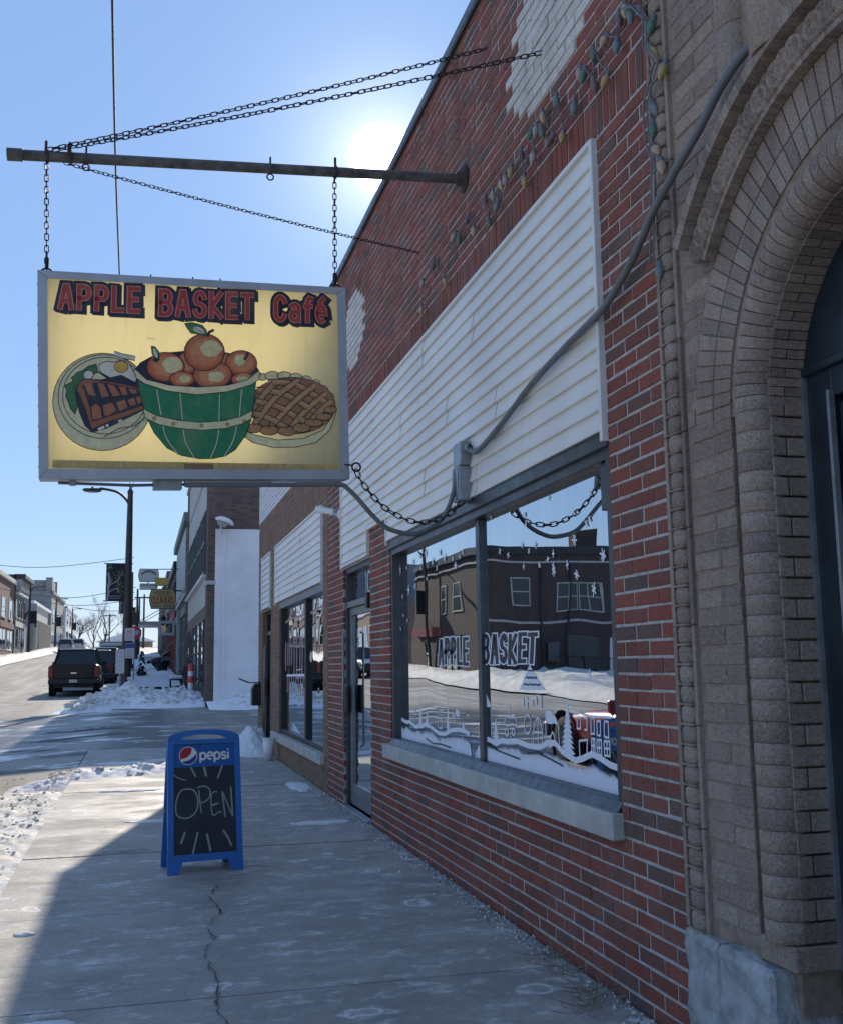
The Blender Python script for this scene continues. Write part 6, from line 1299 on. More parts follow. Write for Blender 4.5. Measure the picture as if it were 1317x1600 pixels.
art.shape(S_['hoop'], CREAM, LN, BLK); art.shape(S_['rimfront'], CREAM, LN, BLK)
for c in S_['rivets']: art.poly(arc(c[0], c[1], .0115, .0115, 0, 330, 11), BLK); art.poly(arc(c[0], c[1], .008, .008, 0, 330, 11), GOLD)
art.done('painted_basket', sign)
art.line(S_['scratch'], .004, WHITE); art.done('scratch', sign)
# fittings under and over the cabinet
for u in (.16, .66, 1.05): sbox('clip', u, u+.035, -.03, 0, -.12, -.07, M['galv'])
sbox('junction_plate', .62, .78, -.055, -.002, -.16, -.04, M['galv']); sbox('lamp_housing', .8, 1.3, -.035, -.003, -.14, -.06, M['white_paint'])
mb = MB(); mb.tube([s3(.1,-.015,-.08), s3(.5,-.03,-.08), s3(.9,-.022,-.08), s3(1.4,-.03,-.06), s3(1.72,-.02,-.04)], .009, 8); mb.build('underside_cable', M['cable'], sign)
for u in (.62, .86, 1.02): 
    mb = MB(); mb.tube([s3(u, SH, -.06), s3(u, SH+.028, -.06)], .004, 6); mb.build('bolt', M['rust'], sign)
for p in ('L1', 'R1'):
    c = C_[p]-SBL; mb = MB(); mb.tube([Vector((c.x+.034*math.cos(a), c.y+.03, c.z-.025+.034*math.sin(a))) for a in lin(0, PI, 8)], .006, 6); mb.tube([Vector((c.x, c.y+.03, c.z+.01)), Vector((c.x, c.y+.03, c.z+.07))], .011, 8); mb.build('lifting_eye', M['chain'], sign)
for v in lin(.07, SH-.07, 9):
    for u, s in ((0, -1), (SW, 1)):
        mb = MB(); a = Vector(s3(u, v, -.05)); mb.tube([a, a+SU*s*.004], .006, 6); mb.build('screw', M['black'], sign)

# ------------------------------------------------------------------ sandwich board
bd = thing('sandwich_board', 'blue plastic a-frame chalkboard reading open on the walk', 'sign', (0, 0, 0))
P0, P1 = Vector(TT['bl']), Vector(TT['br']); P0.z = P1.z = gz(P0.y)
bw = (P1-P0).length; bu = (P1-P0).normalized(); bn = Vector((bu.y, -bu.x, 0))   # bn towards the viewer
LEAN = R_(10); bv = (Vector((0,0,1))*math.cos(LEAN)-bn*math.sin(LEAN)); bnn = bu.cross(bv)
if bnn.y > 0: bnn = -bnn
BH = .945
def b3(org, uu, vv, nn): return lambda u, v, d=0.0: tuple(org+uu*u+vv*v+nn*d)
f3 = b3(P0, bu, bv, bnn)
# the back leaf mirrors the front one about the top hinge
topc = P0+bv*BH; depth = 2*BH*math.sin(LEAN)
bvb = (Vector((0,0,1))*math.cos(LEAN)+bn*math.sin(LEAN)); P0b = P0-bn*depth; k3 = b3(P0b, bu, bvb, bnn)
BLUE = plain('blue_plastic', (.02,.14,.44), .42, 0, .1, 10); PEP = plain('blue_poster', (.008,.10,.33), .35, 0, .04, 6)
def chalk():
    m, nt, b = nm('chalkboard'); k = NT(nt); w = k.coord('Object')
    c = k.mix(k.ramp(k.noise(4, 5, .6, w), [(.4, 0.0), (.75, .5)]), (.010,.016,.024), (.035,.05,.052)); k.l(c, b.inputs['Base Color']); b.inputs['Roughness'].default_value = .5; return m
M['chalkboard'] = chalk()
def leaf_(f3, front):
    w = bw; mb = MB(); th = .028
    out = [(0.0,0),(.075,0),(.10,.075),(w-.10,.075),(w-.075,0),(w,0),(w-.006,BH-.07)]
    hole = [(.04,.125),(w-.04,.125),(w-.045,BH-.155),(.045,BH-.155)]
    hand = [(.115,BH-.105),(w-.115,BH-.105)]+[(w/2+(w/2-.115)*math.cos(R_(a)), BH-.105+.07*math.sin(R_(a))) for a in lin(20, 160, 8)]
    # frame bars
    mb.prism([(0,0),(.075,0),(.10,.075),(w-.10,.075),(w-.075,0),(w,0),(w-.002,.122),(.002,.122)], f3, -th, 0)
    mb.prism([(.002,.1221),(.042,.1221),(.046,BH-.0951),(.006,BH-.0951)], f3, -th, 0); mb.prism([(w-.042,.1221),(w-.002,.1221),(w-.006,BH-.0951),(w-.046,BH-.0951)], f3, -th, 0)
    mb.prism([(.006,BH-.095),(w-.006,BH-.095),(w-.007,BH-.066),(.007,BH-.066)], f3, -th, 0)
    # arched handle
    n = 16
    oa = [(w/2-(w/2-.007)*math.cos(PI*t), BH-.0655+.068*math.sin(PI*t)**.75) for t in lin(0, 1, n)]; ia = [(w/2-(w/2-.10)*math.cos(PI*t), BH-.0655+.036*math.sin(PI*t)**.8) for t in lin(0, 1, n)]
    for i in range(n): mb.prism([oa[i], oa[i+1], ia[i+1], ia[i]], f3, -th, 0)
    mb.build('frame', BLUE, bd, True)
    mb = MB(); mb.prism([(.042,.122),(w-.042,.122),(w-.046,BH-.095),(.046,BH-.095)], f3, -.02, -.010); mb.build('chalkboard', M['chalkboard'], bd, True)
leaf_(f3, True); leaf_(k3, False)
w = bw; hz = BH-.095
mb = MB(); mb.prism([(.044,hz-.155),(w-.044,hz-.155),(w-.046,hz-.003),(.046,hz-.003)], f3, -.0098, -.008); mb.build('poster', PEP, bd, True)
art = Art(lambda u, v, d: f3(u, v, -.0078+d), .00006)
W1 = paint(.72,.72,.70); cx_, cy_, r = .145, hz-.078, .062
art.poly(arc(cx_, cy_, r, r, 0, 350, 35), W1)
rr = r*.93
top = arc(cx_, cy_, rr, rr, 62, 205, 18); 
art.poly(top+[(cx_-.01, cy_-.012),(cx_+.018, cy_+.012)], paint(.35,.018,.03))
bot = arc(cx_, cy_, rr, rr, 222, 372, 18)
art.poly(bot+[(cx_+.03, cy_-.014),(cx_-.0, cy_-.032)], paint(.01,.045,.25))
for s in text_strokes('pepsi', [(.228,hz-.108),(w-.085,hz-.108),(w-.085,hz-.038),(.228,hz-.038)], .17): art.line(s, .0125, W1)
art.done('logo', bd)
CH_ = paint(.28,.30,.31,.95); CH2 = paint(.22,.24,.25,.95)
def bp(x, y): return ((x-128)/(888-128)*w*1.0+ (y-1480)*.00001, BH*(1480-y)/(1480-95)*1.0)
ch = Art(lambda u, v, d: f3(u, v, -.0095+d), .00006)
for pl, w_ in (([(325,675),(280,690),(240,760),(225,840),(235,920),(300,955),(370,945),(430,890),(450,800),(430,720),(390,680),(320,675)], .011), ([(462,690),(468,800),(482,912)], .009), ([(445,665),(520,655),(570,690),(570,760),(520,805),(462,815)], .010),
               ([(648,715),(588,740),(592,935),(660,915),(685,922)], .009), ([(585,848),(658,830)], .014), ([(700,715),(722,965)], .012), ([(700,715),(800,965)], .010), ([(790,675),(800,965)], .013)):
    q_ = [bp(*q) for q in pl]; ch.line(samp(q_, 5) if len(q_) > 4 else q_, w_*.85, CH_)
for pl, w_ in (([(205,525),(260,565),(330,590)], .007), ([(375,445),(400,490),(435,560)], .011), ([(515,430),(540,560)], .015), ([(722,430),(690,510),(655,585)], .012),
               ([(312,1085),(268,1195)], .014), ([(440,1095),(410,1200),(382,1305)], .012), ([(530,1115),(562,1285)], .014), ([(695,1090),(740,1160),(778,1250)], .013)):
    ch.line([bp(*q) for q in pl], w_, CH_)
ch.done('chalk_writing', bd)
mb = MB()
for u in (.012, bw-.012):
    mb.tube([f3(u, .40, -.03), k3(u, .40, .004)], .006, 6)
mb.build('spreader', M['black'], bd)
# ------------------------------------------------------------------ right side of the street beyond the side street
def bx(name, mat, parent, x0, x1, y0, y1, z0, z1, b=0.0):
    mb = MB(); mb.box(x0, x1, y0, y1, z0, z1, 0, b); return mb.build(name, mat, parent)
def far_window(parent, face, u0, u1, z0, z1, at, fmat, out=-1, mull=0, axis='x', sill=None, pane=None):
    """framed window on a wall; face axis x means the wall looks along -x/+x (out)"""
    def B(mb, a0, a1, c0, c1, d0, d1):
        lo, hi = sorted((at+out*d0, at+out*d1))
        if axis == 'x': mb.box(lo, hi, a0, a1, c0, c1)
        else: mb.box(a0, a1, lo, hi, c0, c1)
    f = .07; mb = MB()
    B(mb, u0, u0+f, z0, z1, 0, .05); B(mb, u1-f, u1, z0, z1, 0, .05); B(mb, u0+f, u1-f, z1-f, z1, 0, .048); B(mb, u0+f, u1-f, z0, z0+f, 0, .048)
    zm = (z0+z1)/2; B(mb, u0+f, u1-f, zm-.03, zm+.03, 0, .046)
    for i in range(mull):
        q = u0+(u1-u0)*(i+1)/(mull+1); B(mb, q-.03, q+.03, z0+f, z1-f, .0, .044)
    o = mb.build('window', fmat, parent)
    mb = MB(); B(mb, u0+f, u1-f, z0+f, z1-f, .004, .012); mb.build('pane', pane or M['dark_glass'], o)
    if sill: mb = MB(); B(mb, u0-.1, u1+.1, z0-.13, z0-.01, 0, .12); mb.build('sill', sill, o)
    return o
# brick building with the whitened side wall
Y1 = 33.5; zb = gz(Y1)-.1
wb = thing('corner_brick_building', 'dark brick two storey building with large white painted side wall', 'building')
HT = 9.25
bx('wall', M['dark_mortar'], wb, FX+.012, 14, Y1+.012, 48.6, zb, HT-.1)
rects = lay(FX+.0, 4.6, 3.2, HT-.3, [(FX+.25, 14, 3.0, 5.70)], .075, .225, .014)
rects += lay(FX+.0, FX+.25, zb+.1, 3.2, [], .075, .225, .014)
rects = [r for r in rects if r[3] < HT-.2]
place_bricks(wb, rects, Y1, M['dark_brick'], 290, axis='y', minpx=6)
rects = lay(Y1, 34.6, zb+.1, HT-.3, [], .075, .225, .014); place_bricks(wb, rects, FX, M['dark_brick'], 0)
bx('painted_side_wall', M['stucco_white'], wb, FX+.22, 8.5, Y1-.03, Y1+.02, zb, 5.70)
bx('downpipe', M['white_paint'], wb, 2.42, 2.47, Y1-.075, Y1-.031, zb+.3, 5.55)
bx('belt_course', M['limestone'], wb, FX-.03, FX+.25, Y1-.035, 34.6, 3.95, 4.07); bx('parapet_cap', M['limestone'], wb, FX-.1, 14, Y1-.08, 48.7, HT-.1, HT+.05)
yA = 34.6
for z0, z1, m, nme in ((zb+.1, .75, M['dark_frame'], 'bulkhead'), (.75, 3.0, M['dark_frame'], 'shopfront'), (3.0, 3.35, M['dark_frame'], 'sign_board'), (3.36, 4.25, M['limestone'], 'spandrel_panel'), (4.4, 6.5, M['dark_frame'], 'window_band'), (6.52, 7.55, M['limestone'], 'spandrel_panel'), (7.57, 7.75, M['dark_frame'], 'band'), (7.77, HT-.12, M['limestone'], 'spandrel_panel')):
    bx(nme, m, wb, FX-.0, FX+.03, yA, 47.8, z0, z1)
bx('ledge_snow', M['snow'], wb, FX-.14, FX+.05, yA, 47.8, 4.27, 4.36, .02)
for i in range(5):
    a = yA+.25+i*2.6; far_window(wb, 'x', a, a+2.1, 4.42, 6.45, FX-.0, M['gray_frame'], -1, 1)
for i in range(5):
    a = yA+.2+i*2.6; o = far_window(wb, 'x', a, a+2.2, .8, 2.95, FX-.0, M['gray_frame'], -1, 0)
bx('pilaster', M['dark_brick'], wb, FX-.05, FX+.05, 47.8, 48.6, zb+.1, HT-.15)
fl = thing('floodlight', 'white floodlight over the white painted wall', 'lamp', (2.32, Y1-.02, 5.88))
mb = MB(); mb.tube([(0,.03,-.35),(0,-.12,-.3),(0,-.2,.0)], .025, 6); mb.build('arm', M['white_paint'], fl)
mb = MB(); mb.lathe([(0,.14),(.2,.13),(.30,.05),(.31,.0),(.2,-.03)], (.1,-.28,.0), 14, 0, Matrix.Rotation(R_(20), 4, 'Y')); mb.build('hood', M['white_paint'], fl)
mb = MB(); mb.lathe([(.0,-.14),(.12,-.12),(.19,-.02)], (.06,-.28,-.02), 12, 0, Matrix.Rotation(R_(20), 4, 'Y')); mb.build('lens', M['limestone'], fl)
# next buildings in the row
def row_building(name, label, y0, y1, h, wall, trimm, seed, upper=None, bays=3, x=FX, shopcol=None, depth=12):
    rnd = random.Random(seed); z = gz(y0)-.2; b = thing(name, label, 'building')
    bx('wall', wall, b, x, x+depth, y0, y1, z, h); bx('cornice', trimm, b, x-.22, x+.3, y0, y1, h-.35, h+.08, .03); bx('parapet_cap', trimm, b, x+.3, x+depth, y0-.03, y1+.03, h, h+.1)
    zs = gz((y0+y1)/2); w = (y1-y0)/bays
    bx('shop_cornice', shopcol or trimm, b, x-.12, x+.02, y0+.05, y1-.05, zs+3.1, zs+3.5, .02)
    for i in range(bays):
        a = y0+i*w; far_window(b, 'x', a+.25*w, a+.75*w, zs+4.4, min(h-.9, zs+6.6), x, trimm, -1, 0, 'x', M['limestone'])
        far_window(b, 'x', a+.08*w, a+.92*w, zs+.6, zs+3.0, x, shopcol or trimm, -1, 1)
    for i in range(bays+1):
        yy_ = min(max(y0+i*w, y0+.2), y1-.2); bx('pier', shopcol or wall, b, x-.08, x+.02, yy_-.18, yy_+.18, z, zs+3.1)
    return b
COPPER = plain('green_copper', (.16,.24,.21), .7); PANEL = plain('pale_panel', (.36,.38,.40), .6); REDP = plain('red_shopfront_paint', (.22,.02,.025), .5)
b2 = row_building('panelled_brick_building', 'red brick building with pale panels and green copper cornice', 48.8, 64, 8.35, M['dark_brick'], COPPER, 1, bays=3)
bx('facade_panel', PANEL, b2, FX-.06, FX+.01, 50.2, 58, 4.7, 7.9); bx('facade_panel', PANEL, b2, FX-.05, FX+.01, 58.2, 63.5, 4.7, 7.9)
b3_ = row_building('red_trim_shop', 'dark shop building with red painted columns', 64.2, 82, 7.6, M['dark_brick'], M['dark_frame'], 2, bays=4, shopcol=REDP)
b4_ = row_building('gray_cornice_building', 'gray cornice shop building past the red columns', 82.2, 104, 8.6, M['dark_frame'], M['gray_frame'], 3, bays=4)
b5_ = row_building('far_corner_store', 'farthest store in the right hand row with flat canopy', 104.2, 130, 8.8, M['dark_brick'], M['limestone'], 4, bays=4)
cn = thing('awning', 'flat pale metal canopy over the far sidewalk', 'awning', (FX, 100, gz(100)+3.0))
bx('deck', M['silver'], cn, -2.4, 0, -3, 5, 0, .28); bx('fascia', M['gray_frame'], cn, -2.46, -2.402, -3.05, 5.05, -.05, .33)
for yq in (-2.5, 4.5):
    mb = MB(); mb.tube([(-2.2, yq, .3), (0, yq, 1.6)], .03, 6); mb.build('tie_rod', M['dark_frame'], cn)
# projecting signs
def barrel(w, h, bulge, n=8):
    P = [(-w/2+.0, h/2)]
    R = []
    for t in lin(0, 1, n): R.append((w/2+bulge*math.sin(PI*t), h/2-h*t))
    L = [(-w/2-bulge*math.sin(PI*t), -h/2+h*t) for t in lin(0, 1, n)]
    return R+L
def hung_sign(name, label, X, Y, Z, outline, face, edge, texts, th=.25, bulb=None):
    s = thing(name, label, 'sign', (X, Y, Z)); f = lambda u, v, d=0.0: (u, -d, v)
    mb = MB(); mb.prism(outline, f, -th, 0); mb.build('cabinet', edge, s, True)
    mb = MB(); mb.prism([(u*.94, v*.93) for u, v in outline], f, .002, .006); mb.build('face', face, s, True)
    a = Art(lambda u, v, d: f(u, v, .0065+d), .0002)
    for t, q, w, m in texts:
        for st in text_strokes(t, q, .3): a.line(st, w, m)
    a.done('lettering', s); return s
YEL = paint(.36,.26,.11); DKG = paint(.02,.03,.02); MRN = paint(.17,.03,.02); WHT = paint(.5,.5,.47); GRY = paint(.3,.3,.29); BLU = paint(.05,.07,.12)
Q = lambda x0, x1, z0, z1: [(x0,z0),(x1,z0),(x1,z1),(x0,z1)]
ms = hung_sign('cleaners_sign', 'barrel shaped tan cleaners sign with maroon letters', .93, 52, 3.28+EYE, barrel(1.05, .95, .1), YEL, M['dark_frame'],
    [('MODERN', Q(-.40,.40,.17,.37), .026, DKG), ('CLEANERS', Q(-.50,.50,-.22,.10), .038, MRN), ('FAST', Q(-.44,-.08,-.40,-.29), .02, BLU), ('SERVICE', Q(.05,.46,-.40,-.29), .02, BLU)])
bx('bracket', M['dark_frame'], ms, .5, 1.05, .05, .15, .36, .42); bx('post_stub', M['dark_frame'], ms, -.04, .04, .05, .15, .47, .56)
ts = hung_sign('topper_sign', 'small yellow box sign standing over the cleaners sign', .88, 52, 4.10+EYE, [(a, b) for a, b in rrect(-.31, .31, -.19, .19, .06)], paint(.45,.33,.06), paint(.2,.14,.04),
    [])
bx('mount', M['dark_frame'], ts, -.25, -.2, .05, .15, -.32, -.18)
fs = hung_sign('coffee_sign', 'white barrel shaped coffee shop sign past the lamp post', .30, 60, 5.08+EYE, barrel(.95, .72, .08), WHT, M['dark_frame'], [])
a = Art(lambda u, v, d: (u, -.0085-d, v), .0003)
for i, t in enumerate(lin(-55, 55, 8)):
    an = R_(90-t); a.line([(.42*math.cos(an), -.17+.33*math.sin(an)), (.47*math.cos(an), -.17+.45*math.sin(an))], .085, DKG)
a.done('arched_lettering', fs); mb = MB(); mb.tube([(.4,.1,.34),(1.65,.1,.36)], .025, 6); mb.build('bracket', M['dark_frame'], fs)
fs2 = hung_sign('coffee_shop_sign', 'small white panel reading coffee shop under white sign', .28, 60, 4.46+EYE, rrect(-.45,.45,-.17,.17,.05), WHT, M['gray_frame'], [('Coffee Shop', Q(-.38,.38,.03,.12), .025, BLU)])
bx('mount', M['dark_frame'], fs2, -.03, .03, .06, .14, .17, .3)
lb = hung_sign('box_sign', 'pale box sign with dark panel mounted on the row of shops', 1.35, 62, 2.05+EYE+.2, rrect(-.45,.45,-.42,.42,.04), PANEL, M['silver'], [], .3)
bx('dark_panel', M['dark_glass'], lb, -.3, .3, -.02, -.008, -.26, .26); bx('bracket', M['silver'], lb, .45, .62, .05, .2, -.05, .05)
vs_ = thing('vertical_sign', 'pale vertical sign strip on the dark shopfront', 'sign', (FX-.15, 54, 1.1)); bx('panel', PANEL, vs_, -.1, .0, 0, .9, 0, 3.1); bx('edge', M['silver'], vs_, -.11, .02, -.03, 0, -.02, 3.12)
ln = thing('wall_lantern', 'black lantern on a bracket in front of the red columns', 'lamp', (FX-.45, 80, gz(80)+3.0))
mb = MB(); mb.lathe([(.02,.75),(.24,.5),(.2,.46),(.16,.0),(.05,-.08)], seg=8); mb.build('lantern', M['black_metal'], ln); mb = MB(); mb.lathe([(.14,.42),(.12,.05)], seg=8); mb.build('lamp_glass', M['limestone'], ln)
mb = MB(); mb.tube([(0,0,-.08),(0,0,-.6),(.45,0,-.9)], .06, 6); mb.build('bracket', M['black_metal'], ln)
# marker post, bench, bin
tp = thing('delineator_post', 'orange and white banded marker post at the wall corner', 'post', (1.72, 38.6, gz(38.6)+.02))
ORG = plain('orange_plastic', (.62,.09,.03), .5)
mb = MB(); mb.lathe([(0,0),(.2,0),(.2,.05),(.1,.07)], seg=12); mb.build('base', M['black'], tp)
for i, (z0, z1) in enumerate(((.07,.35),(.35,.55),(.55,.78),(.78,.96),(.96,1.2))):
    mb = MB(); mb.lathe([(.105,z0+.001),(.105,z1)]+([(0,z1+.01)] if i == 4 else []), seg=12); mb.build('band', M['white_paint'] if i % 2 else ORG, tp)
bn_ = thing('bench', 'snow covered park bench against the shopfront', 'bench', (1.45, 47.5, gz(47.5)), PI/2)
for q in range(4): bx('seat_slat', M['dark_frame'], bn_, -.8, .8, -.25+q*.12, -.16+q*.12, .42, .46)
for q in range(3): bx('back_slat', M['dark_frame'], bn_, -.8, .8, -.36, -.32, .55+q*.14, .65+q*.14)
for q in (-.7, .7):
    mb = MB(); mb.tube([(q,.2,0),(q,.2,.44),(q,-.25,.42),(q,-.38,.98)], .03, 6); mb.tube([(q,-.25,.42),(q,-.3,0)], .03, 6); mb.build('leg', M['black_metal'], bn_)
mb = MB(); mb.box(-.8,.8,-.30,.24,.47,.62,0,.05); mb.build('snow_cap', M['snow'], bn_)
pt = thing('planter', 'dark planter tub by the red columns', 'planter', (1.3, 70, gz(70))); mb = MB(); mb.lathe([(.0,0),(.3,0),(.42,.7),(.44,.75),(.36,.75),(.3,.6)], seg=14); mb.build('tub', M['black_metal'], pt); mb = MB(); mb.lathe([(0,.78),(.34,.68)], seg=14); mb.build('snow_fill', M['snow'], pt)
tr_ = thing('evergreen_planter', 'wilted evergreen bough leaning by the lamp post', 'plant', (.05, 62, gz(62)))
mb = MB()
for i in range(60):
    a = random.uniform(0, 2*PI); h = random.uniform(.2, 1.5); r = .1+.35*(1.6-h)/1.6; p = Vector((math.cos(a)*r*.3, math.sin(a)*r*.3, h)); q = p+Vector((math.cos(a)*r, math.sin(a)*r, -.25)); n = Vector((-math.sin(a), math.cos(a), 0))*.09
    mb.add([p-n, p+n, q], [(0,1,2)])
mb.build('foliage', plain('conifer', (.03,.055,.03), .8), tr_); mb = MB(); mb.lathe([(0,0),(.22,0),(.28,.35),(.0,.33)], seg=10); mb.build('tub', M['dark_frame'], tr_)

# ------------------------------------------------------------------ street lamps, banners, poles, wires
POLE = plain('bronze_pole_paint', (.05,.042,.036), .6, .2, .2, 6)
def lamp(loc, rz, label, banner=True, h=7.35, grp='street lamps with banners'):
    L = thing('street_lamp', label, 'street lamp', loc, rz, grp)
    mb = MB(); mb.tube([(0,0,0),(0,0,h)], [.185,.095], 14); mb.build('pole', POLE, L)
    mb = MB(); mb.lathe([(.17,0),(.27,.02),(.27,.22),(.2,.28)], seg=14); mb.build('base', POLE, L)
    mb = MB(); mb.lathe([(.11,h),(.11,h+.06),(.05,h+.16),(.03,h+.3),(0,h+.38)], seg=10); mb.tube([(0,0,h+.2),(.12,0,h+.42)], .01, 5); mb.tube([(0,0,h+.15),(.16,0,h+.3)], .01, 5); mb.build('finial', POLE, L)
    mb = MB(); mb.tube(spline([(0,0,h-.55),(-.12,0,h-.28),(-.45,0,h+.02),(-.95,0,h+.13),(-1.1,0,h+.13)], 5), [.05]*20+[.035], 8); mb.build('arm', POLE, L)
    mb = MB(); mb.prism([(-1.02,.16),(-1.62,.14),(-1.70,.09),(-1.6,.04),(-1.15,.03),(-1.02,.08)], lambda u, v, d: (u, d, h+v-.02), -.13, .13); mb.build('lamp_head', M['dark_frame'], L, True)
    mb = MB(); mb.box(-1.5,-1.2,-.09,.09,h-.01,h+.02); mb.build('lens', M['limestone'], L)
    mb = MB(); mb.tube([(-1.35,0,h+.12),(-1.35,0,h+.2)], .04, 6); mb.build('photocell', M['black'], L)
    if banner:
        zb_ = 3.52
        for z in (zb_, zb_+1.36):
            mb = MB(); mb.tube([(.16,0,z),(-.86,0,z)], .018, 6); mb.tube([(0,-.13,z),(0,.13,z)], .03, 6); mb.build('banner_rod', M['black_metal'], L)
        BAN = M['banner']
        mb = MB(); mb.box(-.78,-.12,-.008,.008,zb_,zb_+1.36); bo = mb.build('banner', BAN, L)
        ar = Art(lambda u, v, d: (-.78+u, -.0085-d, zb_+v), .0004)
        TRK = paint(.30,.27,.30); LFG = paint(.12,.20,.07); LF2 = paint(.2,.27,.13)
        for pl, w_ in (([(.06,0),(.09,.35),(.08,.55),(.12,.75),(.07,1.02)], .07), ([(.1,.5),(.2,.62),(.38,.7),(.48,.86)], .035), ([(.1,.3),(.2,.38),(.33,.44),(.45,.46)], .035), ([(.12,.62),(.22,.76)], .025), ([(.08,.55),(.02,.63)], .02)):
            ar.line([tuple(q[:2]) for q in spline([(a, b, 0) for a, b in pl], 4)], w_, TRK)
        rn = random.Random(5)
        for cx0, cz0, s0, n0 in ((.12,1.22,.1,12), (.34,.88,.14,16), (.52,.95,.09,10), (.5,.52,.13,18), (.48,.34,.13,14), (.56,1.08,.06,6)):
            for i in range(n0):
                x = cx0+rn.gauss(0, s0*.6); z = cz0+rn.gauss(0, s0*.6); x = min(.63, max(.03, x)); z = min(1.32, max(.2, z)); an = rn.uniform(.3, 2.2); l = .042; wv = .014
                d = Vector((math.cos(an), math.sin(an))); n_ = Vector((-d.y, d.x)); ar.poly([(x-d.x*l, z-d.y*l), (x+n_.x*wv, z+n_.y*wv), (x+d.x*l, z+d.y*l), (x-n_.x*wv, z-n_.y*wv)], LFG if rn.random() < .6 else LF2)
        for x0, n0, z in ((.14, 11, .17), (.16, 9, .09)):      # two lines of print too small to read
            for i in range(n0): ar.line([(x0+i*.04, z-.02), (x0+i*.04+.012, z+.025)], .014, paint(.35,.35,.38))
        ar.done('tree_motif', bo)
    return L
M['banner'] = plain('navy_banner', (.012,.016,.022), .8, 0, .1, 4)
l1 = lamp((-.52, 40, gz(40)), 0, 'brown street lamp with tree banner beside the parked black pickup', True, 7.5)
def banner_pole(loc, h, label):
    c = copy_tree(l1, loc, 0, label); c.name = 'banner_pole'
    for ch in list(c.children):
        b_ = ch.name.split('.')[0]
        if b_ in ('arm', 'lamp_head', 'lens', 'photocell', 'finial'): bpy.data.objects.remove(ch)
        elif b_ == 'pole': ch.scale = (.8, .8, h/7.5)
    c['group'] = 'banner poles along the right hand walk'; c['category'] = 'pole'; return c
banner_pole((-.68, 71, gz(71)+.25), 6.2, 'banner pole next behind the bannered street lamp')
banner_pole((-.42, 96, gz(96)-.3), 6.5, 'dark pole seen just right of bannered street lamp')
banner_pole((-.30, 118, gz(118)-.3), 6.5, 'farthest dark pole right of the bannered street lamp')
l4 = copy_tree(l1, (-12.1, 125, gz(125)), PI, 'lamp across the street by the pale metal sided shop')
l5 = copy_tree(l1, (-12.3, 165, gz(165)), PI, 'lamp across the street before the gray stone building')
l6 = copy_tree(l1, (-13.0, 215, gz(215)), PI, 'farthest lamp across the street among bare trees')
l7 = copy_tree(l1, (-12.6, 62, gz(62)), PI, 'lamp across the street before the corner brick house, seen only in the glass')
def wire(name, label, pts, r, mat=None):
    mb = MB(); P = spline(pts, 10); mb.tube(P, r, 5, 0, False); o = mb.build(name, mat or M['black'], None); return tag(o, label, 'wire')
wire('overhead_wire', 'thin stranded wire coming overhead down to the bannered lamp post', [(0.05,-14,7.3),(-.18,0,6.2+EYE-.9),(-.337,8,6.6),(-.4249,15,6.9832),(-.49,28,7.35),(-.53,40,7.95)], .011, M['rust'])
p0 = thing('utility_pole', 'wooden utility pole on the walk behind the viewpoint', 'pole', (.05,-14.1,0)); mb = MB(); mb.tube([(0,0,-.2),(0,0,8)], [.16,.11], 10); mb.build('pole', M['rust'], p0)
for zz_, Yw, za, zc_, lab in ((0, 71, 7.6, 7.4, 'wire slung across the street at the second lamp'), (0, 104, 6.6, 6.7, 'wire slung across the street at the third lamp'), (0, 125, 6.4, 6.2, 'wire slung across the street by the far left lamp'), (0, 215, 8.0, 7.2, 'farthest wire slung across the street')):
    g_ = gz(Yw); wire('street_wire', lab, [(-13.2, Yw, g_+za), (-9, Yw, g_+za-.75), (-5.5, Yw, g_+za-.85), (-.6, Yw, g_+zc_)], .022*Yw/80, M['gray_frame'])
up_ = thing('utility_pole', 'wooden pole with crossarm at the far end of the right walk', 'pole', (.3, 190, gz(190)))
mb = MB(); mb.tube([(0,0,-1),(0,0,9.3)], [.2,.14], 8); mb.build('pole', M['rust'], up_); mb = MB(); mb.box(-1.6,1.6,-.08,.08,8.6,8.85); mb.build('crossarm', M['rust'], up_)
up2 = copy_tree(up_, (-8.2, 290, gz(290)), 0, 'wooden pole with crossarm among the bare trees')
# parking signs
def plate_sign(name, label, X, Y, zc, w, h, col, texts, post=True, parent=None):
    s = thing(name, label, 'sign', (X, Y, gz(Y)))
    if post: mb = MB(); mb.tube([(0,.03,0),(0,.03,zc+h/2)], .03, 6); mb.build('post', M['galv'], s)
    f = lambda u, v, d=0.0: (u, -d, zc+v); mb = MB(); mb.prism(rrect(-w/2, w/2, -h/2, h/2, .03), f, -.006, 0); mb.build('plate', col, s, True)
    a = Art(lambda u, v, d: f(u, v, .0006+d), .0003)
    for t, q, wd, m in texts:
        for st in text_strokes(t, q, .2): a.line(st, wd, m)
    if not texts or len(texts) == 1:
        for i, zz_ in enumerate(lin(-h*.36, h*.0 if texts else h*.36, 4)):    # lines of print too small to read
            for q_ in range(6): a.line([(-w*.3+q_*w*.11, zz_-.012), (-w*.3+q_*w*.11+.006, zz_+.014)], .014, [RSIGN, GRY][i % 2])
    a.done('lettering', s)
    return s
WSIGN = paint(.55,.53,.55); RSIGN = paint(.4,.05,.05); BSIGN = paint(.02,.07,.28)
plate_sign('parking_sign', 'white parking sign fixed high on the bannered lamp post', -.42, 39.75, 2.3, .34, .46, WSIGN, [('NO', Q(-.07,.07,.05,.14), .02, RSIGN)], False)
s_ = plate_sign('accessible_sign', 'blue and white permit sign on the bannered lamp post', -.40, 39.74, 1.72, .32, .55, WSIGN, [], False)
bx('blue_header', BSIGN, s_, -.155, .155, -.008, -.002, 1.72+.09, 1.72+.26)
